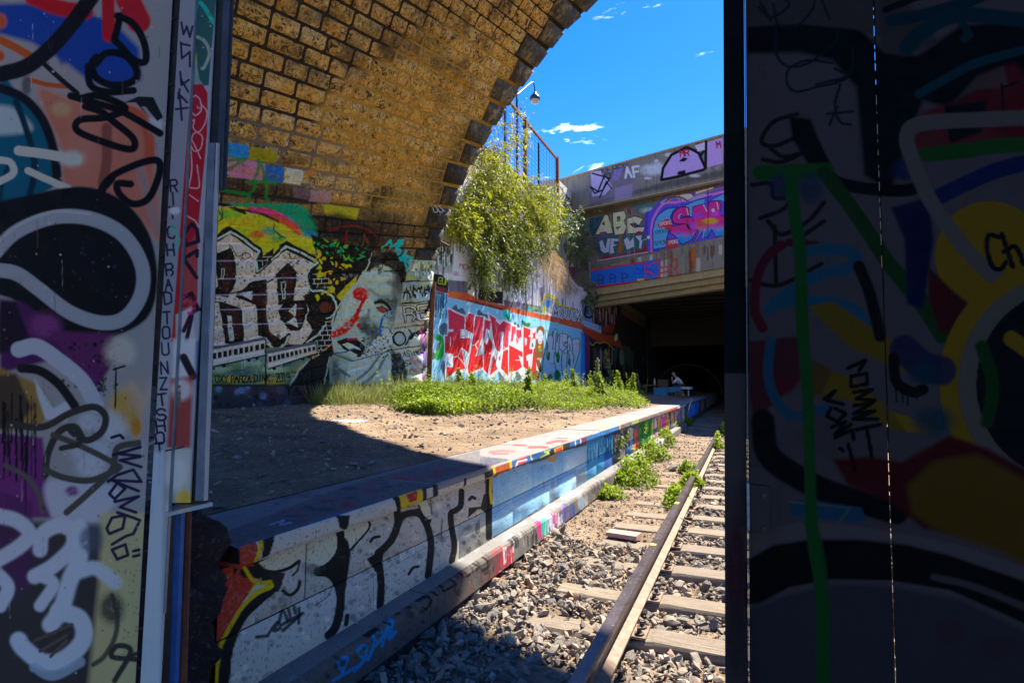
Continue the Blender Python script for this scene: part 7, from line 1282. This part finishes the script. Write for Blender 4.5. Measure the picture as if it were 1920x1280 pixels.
# ================================================================= plants
def leaves(P, D, L, W, droop=.3, fold=.25):
    """pointed leaves: P base, D direction, L length, W half width -> 2 quads each"""
    n = len(P); D = D/(np.linalg.norm(D, axis=1, keepdims=True)+1e-9); up = rng.normal(0, 1, (n, 3))+np.array([0, 0, .9]); S = np.cross(D, up); S /= np.linalg.norm(S, axis=1, keepdims=True)+1e-9; Nn = np.cross(S, D)
    L = L[:, None]; W = W[:, None]; M1 = P+D*L*.45; tip = P+D*L-np.array([0, 0, 1.])*L*droop
    V = np.stack([P, M1+S*W+Nn*W*fold, tip, M1-S*W+Nn*W*fold, M1], 1).reshape(-1, 3); b = np.arange(n)[:, None]*5
    T = np.concatenate([b+[0, 1, 4], b+[1, 2, 4], b+[2, 3, 4], b+[3, 0, 4]], 0); return V, T
def inpoly(px, py, poly):
    ins = np.zeros(len(px), bool)
    for p, q in zip(poly, poly[1:]+poly[:1]):
        c = (p[1] > py) != (q[1] > py); ins ^= c & (px < (q[0]-p[0])*(py-p[1])/((q[1]-p[1]) or 1e-9)+p[0])
    return ins
def px_fill(poly, n):
    a = np.array(poly); out = np.zeros((0, 2))
    while len(out) < n:
        q = rng.uniform(a.min(0), a.max(0), (n*3, 2)); out = np.vstack([out, q[inpoly(q[:, 0], q[:, 1], poly)]])
    return out[:n]
def sprays(pts, nb, Lb, per, leafL, leafW, lean, droop, jit=.5):
    """leafy twigs: from each start point a bending twig that carries pairs of leaves"""
    P, D, tn = [], [], []
    tw = MB()
    for p in pts:
        d = np.array(lean)+rng.normal(0, jit, 3); d /= np.linalg.norm(d); L = rng.uniform(*Lb); q = np.array(p, float); t0 = rng.random(); k = per; path = [q.copy()]
        for i in range(k):
            d = d+np.array([0, 0, -droop/k]); d /= np.linalg.norm(d); q = q+d*L/k; path.append(q.copy())
            for _ in range(2): o = rng.normal(0, 1, 3); o -= d*(o @ d)*.7; P.append(q.copy()); D.append(o+d*.8); tn.append(np.clip(t0*.7+rng.random()*.3+.12*(i/k), 0, 1))
        if rng.random() < .25: tw.tube(path[::2] if len(path) > 3 else path, .006, 3, False)
    P, D, tn = np.array(P), np.array(D), np.array(tn); n = len(P)
    V, T = leaves(P, D, rng.uniform(*leafL, n), rng.uniform(*leafW, n)); return V, T, np.repeat(tn, 5), tw
def plant(name, label, cat, pts, mat, group=None, nb=1, Lb=(.3, .7), per=6, leafL=(.09, .16), leafW=(.014, .026), lean=(.3, 0, .2), droop=.9, jit=.5, base=None):
    c = np.mean(pts, 0) if base is None else np.array(base); e = empty(name, c, label, cat, group)
    V, T, tn, tw = sprays(pts, nb, Lb, per, leafL, leafW, lean, droop, jit); fast_mesh('foliage', V, T, mat, tn, e, 'stuff' if False else None)
    if tw.v: tag(tw.build('twigs', MAT['stem'], e), kind='stuff')
    return e
def wall_pts(poly, n, x0, x1):
    q = px_fill(poly, n); return np.array([at(u, v, x=rng.uniform(x0, x1)) for u, v in q])
pb1 = [(958,196),(975,205),(985,245),(970,300),(1000,335),(1040,362),(1046,420),(1030,455),(985,470),(960,452),(930,470),(880,455),(838,470),(826,440),(842,408),(862,372),(880,330),(905,292),(925,255)]
pb2 = [(925,320),(985,335),(1030,360),(1042,405),(1020,430),(985,440),(950,430),(920,440),(880,430),(850,435),(845,405),(864,372),(882,335)]
bush = plant('buddleia_bush', 'large yellow-green bush with purple flower spikes tumbling over the wall beside the arch', 'bush', np.vstack([wall_pts(pb1, 480, -8.1, -7.0), wall_pts(pb2, 420, -7.9, -6.9), *[wall_pts([(u_-24, v_-16), (u_+24, v_-18), (u_+20, v_+20), (u_-18, v_+18)], 80, -7.6, -6.8) for u_, v_ in ((900,345),(945,355),(1000,380),(865,400),(925,405),(990,415),(1022,415),(915,300),(905,385))], wall_pts([(840,415),(850,400),(870,370),(880,400),(870,440),(845,440)], 110, -7.2, -6.8)]), MAT['bush'], Lb=(.3, .75), per=6, leafL=(.10, .19), leafW=(.014, .028), lean=(.5, -.1, .15), jit=.7)
V, T, tn, tw = sprays(wall_pts(pb2, 260, -7.4, -6.75), 1, (.35, .9), 8, (.09, .17), (.012, .024), (.3, 0, -.5), 1.3, .45); fast_mesh('hanging_twigs', V, T, MAT['vine'], tn, bush, None)
fl_p = wall_pts([(925,240),(975,230),(985,330),(1000,350),(960,420),(900,420),(900,330)], 60, -7.1, -6.6); V = []; T = []; tn = []
for p in fl_p:
    d = rng.normal(0, .4, 3)+[.2, 0, .5]; d /= np.linalg.norm(d); L = rng.uniform(.14, .26)
    for i in range(26):
        s_ = i/26; c = p+d*L*s_+rng.normal(0, .022*(1-s_)+.004, 3); b = len(V); V += [c, c+rng.normal(0, .02, 3), c+rng.normal(0, .02, 3)]; T.append((b, b+1, b+2)); tn += [rng.random()]*3
fast_mesh('flower_spikes', np.array(V), np.array(T), MAT['flower'], np.array(tn), bush, 'stuff')
plant('hanging_creeper', 'dark green creeper hanging in long strands down the white wall under the bush', 'creeper',
      np.vstack([wall_pts([(886,435),(915,435),(910,525),(897,530)], 120, -7.1, -6.85), wall_pts([(925,430),(1000,435),(990,480),(965,530),(945,500),(930,470)], 230, -7.1, -6.85), wall_pts([(1000,430),(1035,440),(1015,470)], 30, -7.1, -6.85)]), MAT['vine'], Lb=(.35, .9), per=8, leafL=(.09, .18), leafW=(.012, .024), lean=(.25, 0, -.4), droop=1.6, jit=.35)
plant('ivy_shrub', 'grey-green shrub growing out of the wall top beside the bridge corner', 'shrub', wall_pts([(1052,405),(1085,400),(1105,430),(1118,462),(1100,490),(1068,482),(1052,455)], 190, -7.9, -7.0), MAT['greyleaf'], Lb=(.3, .7), per=7, leafL=(.11, .2), leafW=(.03, .05), lean=(.3, -.1, .2), jit=.7)
plant('small_ivy', 'small leafy plant clinging to the wall beneath the blue girder end', 'plant', wall_pts([(1095,530),(1110,525),(1120,560),(1105,580),(1095,560)], 40, -7.1, -6.8), MAT['greyleaf'], Lb=(.2, .5), per=6, leafL=(.11, .18), leafW=(.03, .05), lean=(.3, 0, -.1), jit=.6)
# dry grass tuft on the wall top
q = px_fill([(1003,470),(1035,462),(1060,500),(1085,540),(1060,545),(1040,530),(1015,500)], 1500); P = np.array([at(u, v, x=-7.15+rng.uniform(-.3, .2)) for u, v in q]); n = len(P)
D = rng.normal(0, .3, (n, 3))+[.3, .25, -.9]; D /= np.linalg.norm(D, axis=1, keepdims=True); L = rng.uniform(.25, .7, n); V, T = leaves(P, D, L, np.full(n, .006), .15)
tag(fast_mesh('dry_grass_tuft', V, T, MAT['straw'], np.repeat(rng.random(n), 5), kind=None), 'straw-coloured dry grass hanging over the wall top', 'dry grass')
# grass strip on the platform
def zplat(x, y): return plat_z(np.asarray(x), np.asarray(y))
def blades(n, x, y, hlo, hhi, w, mat, name, label, cat, tlo=0, thi=1, kind='stuff'):
    z = zplat(x, y); h = (hlo+(hhi-hlo)*rng.random(n)**1.8)*(.25+1.6*fbm(x*2.2, y*2.2, 44)**1.3); P = np.stack([x, y, z], 1); D = rng.normal(0, .33, (n, 3))+[0, 0, 1.]; V, T = leaves(P, D, h, np.full(n, w), .12)
    return tag(fast_mesh(name, V, T, mat, np.repeat(tlo+(thi-tlo)*rng.random(n), 5), kind=kind), label, cat)
def strip(n, poly, zz=-.42):
    q = px_fill(poly, n); return np.array([at(u, v, z=zz)[:2] for u, v in q])
n = 16000; y = rng.uniform(7.2, 13.5, n); x = -7.05+np.abs(rng.normal(0, 1, n))*(.3+1.0*np.clip((y-7.6)/3, 0, 1)); blades(n, x, y, .05, .62, .005, MAT['grass'], 'wild_grass', 'thin yellowish grass along the foot of the mural wall', 'grass')
n = 2500; x = rng.uniform(-6.8, -2.5, n); y = rng.uniform(7.8, 17, n); k = fbm(x, y, 55) > .52; x, y = x[k], y[k]; blades(len(x), x, y, .03, .12, .004, MAT['straw'], 'sparse_straw', 'sparse dry grass on the sunlit dirt', 'grass')
# nettle bed
def bed(n, x, y, hmax, name, label, cat, mat=MAT['nettle'], kind='stuff', LL=(.03, .085), zf=zplat):
    z0 = zf(x, y); h = hmax*(.12+1.25*fbm(x*1.1, y*1.1, 66)**1.5*1.3); z = z0+h*rng.random(len(x))**.6; P = np.stack([x, y, z], 1); D = rng.normal(0, 1, (len(x), 3))+[0, 0, .25]; V, T = leaves(P, D, rng.uniform(*LL, len(x)), rng.uniform(.012, .026, len(x)), .3)
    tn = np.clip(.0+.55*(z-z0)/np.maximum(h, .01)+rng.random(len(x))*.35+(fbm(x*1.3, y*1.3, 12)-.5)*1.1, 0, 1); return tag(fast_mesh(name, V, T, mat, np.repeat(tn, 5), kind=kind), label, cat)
n = 70000; y = rng.uniform(7.2, 22, n); t = rng.random(n); x0 = np.interp(y, [7.2, 8.5, 11, 15, 18, 22], [-4.4, -4.0, -2.75, -2.6, -3.2, -4.2]); x1 = np.interp(y, [7.2, 9, 12, 22], [-5.0, -6.3, -7.1, -7.1]); x = x0+(x1-x0)*t+rng.normal(0, .15, n); x = np.minimum(x, -2.42)
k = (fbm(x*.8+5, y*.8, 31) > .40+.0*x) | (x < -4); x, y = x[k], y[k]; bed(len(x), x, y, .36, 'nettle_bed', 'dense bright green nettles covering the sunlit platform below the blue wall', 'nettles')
sx_, sy_ = rng.uniform(-6.9, -2.7, 420), rng.uniform(7.6, 20, 420); kk = (sx_ < np.interp(sy_, [7.2, 9, 12, 22], [-4.6, -4.0, -2.7, -3.5])) & (fbm(sx_*.7, sy_*.7, 88) > .47); sx_, sy_ = sx_[kk], sy_[kk]; PP, DD, TT, LL_ = [], [], [], []
for a_, b_ in zip(sx_, sy_):
    hh_ = rng.uniform(.3, .85); z_ = float(zplat(a_, b_)); ln_ = rng.normal(0, .12, 2)
    for i in range(34): t_ = rng.random()**.8; PP.append((a_+ln_[0]*t_, b_+ln_[1]*t_, z_+hh_*t_)); v_ = rng.normal(0, 1, 3)+[0, 0, .5]; DD.append(v_); TT.append(min(1, .2+t_*.7+rng.random()*.2)); LL_.append((.12-.08*t_)*rng.uniform(.6, 1.2))
V, T = leaves(np.array(PP), np.array(DD), np.array(LL_), np.array(LL_)*.2, .3); tag(fast_mesh('weed_stalks', V, T, MAT['nettle'], np.repeat(np.array(TT), 5)), 'mixed weed stalks standing up out of the nettle bed', 'weeds')
# tall single weeds in front of the wall
wl = ['tallest pale green weed spike at the left of the nettle bed, before the letters', 'weed spike in front of the red letters', 'thin weed spike before the brown monkey figure', 'weed with reddish top in front of the white letters', 'weed spike at the right end of the blue wall',
      'bluish weed spike before the dark tunnel wall corner', 'tall leaning dark green weed in front of the tunnel wall', 'short weed spike left of the tall leaning weed', 'weed spike with pale tip at the tunnel edge', 'rightmost bluish weed at the tunnel mouth', 'dark weed beside the earthy clump', 'second last weed before the shaded platform']
wu = [(868,725,690),(893,735,700),(985,735,690),(1020,740,700),(1080,738,692),(1118,742,672),(1150,742,655),(1132,745,700),(1165,748,695),(1195,745,700),(1108,750,712),(1180,748,700)]
for i, ((u, vb, vt), lb) in enumerate(zip(wu, wl)):
    dep = rng.uniform(11, 14) if u < 1000 else rng.uniform(15, 20); d = pix_ray(u, vb); p = d*dep/F
    p[2] = float(zplat(p[0], p[1])); tp = pix_ray(u+rng.uniform(-14, 10), vt); tp = tp*dep/F; L = tp-p; nn = 190; s_ = rng.random(nn)**.8; P = p+L*s_[:, None]; D = rng.normal(0, 1, (nn, 3))+[0, 0, .5]
    V, T = leaves(P, D, (.08+.20*(1-s_))*rng.uniform(.7, 1.2, nn), .018+.03*(1-s_), .3); e = empty('tall_weed', p, lb, 'weed', 'tall weeds on the platform')
    fast_mesh('foliage', V, T, MAT['nettle'] if i not in (5, 6, 9) else MAT['greyleaf'], np.repeat(np.clip(s_*.6+rng.random(nn)*.5, 0, 1), 5), e, None); MB().tube([p, p+L*.5, p+L], [.010, .007, .003], 4).build('stem', MAT['stem'], e)
# nettle clumps beside the track
cl = [(1140,930,-1.43,.16,.14,'small grass and nettle clump, nearest one at the foot of the platform ledge'), (1165,905,-1.43,.17,.20,'low nettle clump just beyond the nearest one, by the ledge'), (1190,900,-1.43,.26,.38,'biggest round nettle clump against the platform ledge'), (1222,862,-1.43,.28,.38,'bushy nettle clump in the middle of the row by the ledge'),
      (1243,835,-1.43,.26,.36,'nettle clump behind the bushy middle one, touching the ledge'), (1262,812,-1.43,.30,.34,'second farthest nettle clump of the row by the ledge'), (1285,800,-1.43,.30,.36,'farthest nettle clump, where the bridge shadow starts'),
      (1268,938,-1.43,.15,.16,'weeds on the near left side of the rail'), (1297,912,-1.43,.16,.18,'weeds growing inside the rail between two sleepers'), (1289,882,-1.43,.13,.18,'weed clump hugging the left side of the rail further up'), (1335,840,-1.43,.22,.30,'leafy weeds on the right side of the rail near the gate edge'), (1345,815,-1.43,.30,.32,'far weeds on the right of the rail')]
cl = [(u, v, zz, r*1.3, h*1.15, lb) for u, v, zz, r, h, lb in cl]
for u, v, zz, r, h, lb in cl:
    p = at(u, v, z=zz); n = int(3000*r); a = rng.uniform(0, 6.28, n); q = rng.random(n)**.5*r*(.55+.9*vnoise(a*1.1+u, a*0+v, 5)); x = p[0]+np.cos(a)*q*(.9 if u < 1260 else .8); y = p[1]+np.sin(a)*q*1.7
    if u > 1300: x = np.maximum(x, -.60)
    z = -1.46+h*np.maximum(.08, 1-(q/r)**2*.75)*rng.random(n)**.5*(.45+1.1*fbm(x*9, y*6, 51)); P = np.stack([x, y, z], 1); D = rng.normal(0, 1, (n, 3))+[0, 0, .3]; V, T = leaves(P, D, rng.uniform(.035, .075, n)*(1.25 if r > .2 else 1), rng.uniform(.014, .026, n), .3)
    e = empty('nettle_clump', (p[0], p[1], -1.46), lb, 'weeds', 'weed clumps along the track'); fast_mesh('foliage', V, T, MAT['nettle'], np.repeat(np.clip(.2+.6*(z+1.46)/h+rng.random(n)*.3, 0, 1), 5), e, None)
# plants sprouting from the platform face
for (u, v), lb in zip([(1172, 815), (1160, 830), (1205, 800)], ['small plant sprouting under the coping, left of the green panel', 'little plant rooted in the joint beside the turquoise letters', 'tuft of leaves under the coping above the green panel']):
    p = at(u, v, x=-1.87); n = 60; P = p+rng.normal(0, 1, (n, 3))*[.02, .12, .05]+[.03, 0, 0]; D = rng.normal(0, 1, (n, 3))+[.8, 0, .1]; V, T = leaves(P, D, rng.uniform(.03, .07, n), rng.uniform(.01, .02, n))
    tag(fast_mesh('wall_plant', V, T, MAT['nettle'], np.repeat(rng.random(n), 5), kind=None), lb, 'plant', 'plants on the platform face')

# ================================================================= the camp at the tunnel mouth
C0 = at(1268, 742, z=-.56); zc_ = -.56
SC = 1.0
def loc(u, dz, dy=0): p = at(u, 742, z=zc_); q = np.array([p[0], C0[1]+dy, zc_+dz]); d = pix_ray(u, 742); q[0] = d[0]/d[1]*q[1]; return q
def furn(name, label, cat, boxes, mat):
    e = empty(name, loc((boxes[0][1]+boxes[0][2])/2, 0), label, cat)
    for nm, u0, u1, z0, z1, y0, y1 in boxes:
        a, b = loc(u0, z0, y0), loc(u1, z1, y0); MB().box((a[0], a[1], zc_+z0), (b[0], a[1]+(y1-y0), zc_+z1)).build(nm, mat, e)
    return e
furn('bench', 'low blue painted wooden box bench, left one, before the seated person', 'bench', [('seat', 1225, 1250, .36, .42, -1.2, -.3), ('front_panel', 1226, 1250, .0, .355, -1.15, -1.1), ('side_panel', 1226, 1227.5, 0, .35, -1.09, -.35)], MAT['tealwood'])
furn('bench', 'narrower blue plank bench directly in front of the seated person', 'bench', [('seat', 1251, 1276, .38, .44, -1.0, -.4), ('front_panel', 1251, 1276, .20, .375, -.98, -.94), ('leg', 1252, 1254, 0, .19, -.96, -.5), ('leg', 1273, 1275, 0, .19, -.96, -.5)], MAT['tealwood'])
furn('table', 'pale low table top to the right of the blue bench', 'table', [('tabletop', 1276, 1296, .34, .46, -.6, .4), ('leg', 1290, 1292, 0, .335, -.5, -.4), ('leg', 1279, 1281, 0, .335, .2, .3)], MAT['palewood'])
furn('table', 'brown plank table with a bottle on it, left of the blue bench', 'table', [('tabletop', 1208, 1231, .50, .56, -.3, .6), ('leg', 1211, 1213, 0, .495, -.2, -.1), ('leg', 1227, 1229, 0, .495, -.2, -.1)], MAT['brownwood'])
furn('crate', 'dark brown upright crate behind the bottle', 'crate', [('side_panel', 1234, 1252, 0, .78, .8, 1.4), ('lid', 1233, 1253, .785, .83, .75, 1.45)], MAT['brownwood'])
w = loc(1228, .56, 0); V, Fc = lathe([(.001, 0), (.05, 0), (.055, .02), (.055, .2), (.02, .27), (.018, .34), (.001, .345)], w, 10); o = obj('bottle', V, Fc, MAT['glass'], smooth=True); tag(o, 'pale glass bottle standing on the brown table', 'bottle')
e = empty('log_stack', loc(1273, 0, -1.3), 'short stack of cut logs under the front of the pale table', 'logs')
for i in range(11):
    q = loc(1267+i % 6*2.6, .07+.13*(i//6), -1.15); MB().tube([q, q+[0, .5, 0]], .06, 8).build('log', MAT['wood'], e)
e = empty('dome_shelter', loc(1290, 0, 2.2), 'low brown domed shelter behind the seated person in the tunnel', 'shelter'); c = loc(1290, 0, 2.6); V = []; nA, nB = 14, 9
for j in range(nB):
    for i in range(nA):
        a = math.pi*i/(nA-1); b_ = j/(nB-1); r_ = 1.75*(1-.15*b_*b_); V.append((c[0]-math.cos(a)*r_, c[1]+1.6*b_, c[2]+math.sin(a)*r_*.95+.02*rng.normal()))
obj('shell', V, [(j*nA+i, j*nA+i+1, (j+1)*nA+i+1, (j+1)*nA+i) for j in range(nB-1) for i in range(nA-1)], MAT['domec'], e)
V2 = [(c[0]+math.cos(a)*1.75, c[1]-.06, c[2]+math.sin(a)*1.66) for a in np.linspace(0, math.pi, 14)]; MB().tube(V2, .05, 6).build('front_rim', MAT['domec'], e)
# seated person, leaning on the table, one hand at the chin
S0 = loc(1278, .44, 0.05); 
pe = empty('person', (S0[0], S0[1], zc_), 'person in a white shirt sitting bent forward over the table in the tunnel mouth', 'person')
def skin_body(name, J, E, Rd, mat, root):
    me = bpy.data.meshes.new(name); me.from_pydata([(p[0]+S0[0], p[1]+S0[1], p[2]+S0[2]+EYE) for p in J], E, []); me.materials.append(mat); me.skin_vertices.new() if False else None
    o = bpy.data.objects.new(name, me); COL.objects.link(o); md = o.modifiers.new('skin', 'SKIN'); md.use_smooth_shade = True
    for i, r_ in enumerate(Rd): me.skin_vertices[0].data[i].radius = (r_, r_*.85 if name == 'shirt' and i < 3 else r_)
    for d_ in me.skin_vertices[0].data: d_.use_root = False
    me.skin_vertices[0].data[0].use_root = True; sb = o.modifiers.new('sub', 'SUBSURF'); sb.levels = sb.render_levels = 1
    o.parent = pe; o.matrix_parent_inverse = pe.matrix_world.inverted(); return o
# facing -x (towards the left of the picture): pelvis at origin, trunk leaning forward
J = [(0,0,.05), (-.06,0,.24), (-.17,0,.42), (-.26,0,.50), (-.32,0,.58), (-.38,0,.66), (-.385,-.0,.74),      # spine, neck, head
     (-.17,.19,.40), (-.34,.25,.22), (-.46,.12,.16),      # far arm resting on the table
     (-.17,-.19,.40), (-.36,-.25,.20), (-.44,-.10,.42), (-.43,-.05,.52),      # near arm, elbow on table, hand at chin
     (.0,.10,.02), (-.42,.13,.04), (-.44,.13,-.36), (-.56,.13,-.40), (.0,-.10,.02), (-.42,-.13,.04), (-.40,-.13,-.36), (-.52,-.13,-.40)]
Eg = [(0,1),(1,2),(2,3),(3,4),(4,5),(5,6),(2,7),(7,8),(8,9),(2,10),(10,11),(11,12),(12,13),(0,14),(14,15),(15,16),(16,17),(0,18),(18,19),(19,20),(20,21)]
Rd = [.15,.14,.15,.07,.062,.10,.085,.07,.05,.04,.07,.05,.04,.042,.10,.075,.05,.045,.10,.075,.05,.045]
body = skin_body('body', J, Eg, Rd, MAT['skin'], pe)
skin_body('shirt', J[:4]+J[7:9]+J[10:12], [(0,1),(1,2),(2,3),(2,4),(4,5),(2,6),(6,7)], [.175,.165,.17,.085,.088,.062,.088,.062], MAT['shirt'], pe)
skin_body('trousers', [J[0]]+J[14:17]+J[18:21], [(0,1),(1,2),(2,3),(0,4),(4,5),(5,6)], [.165,.115,.09,.062,.115,.09,.062], MAT['trousers'], pe)
hv = np.array([S0[0]-.365, S0[1], S0[2]+.72]); V, T = rocks(np.array([hv[0]]), np.array([hv[1]]), np.array([hv[2]+.02]), np.array([.115]), (.9, 1.0)); fast_mesh('hair', V, T, MAT['hair'], None, pe, None, True)
furn('stool', 'low dark stool under the seated person', 'stool', [('seat', 1274, 1283, .33, .38, -.15, .25), ('leg', 1275, 1276, 0, .325, -.1, 0), ('leg', 1281, 1282, 0, .325, .1, .2)], MAT['brownwood'])
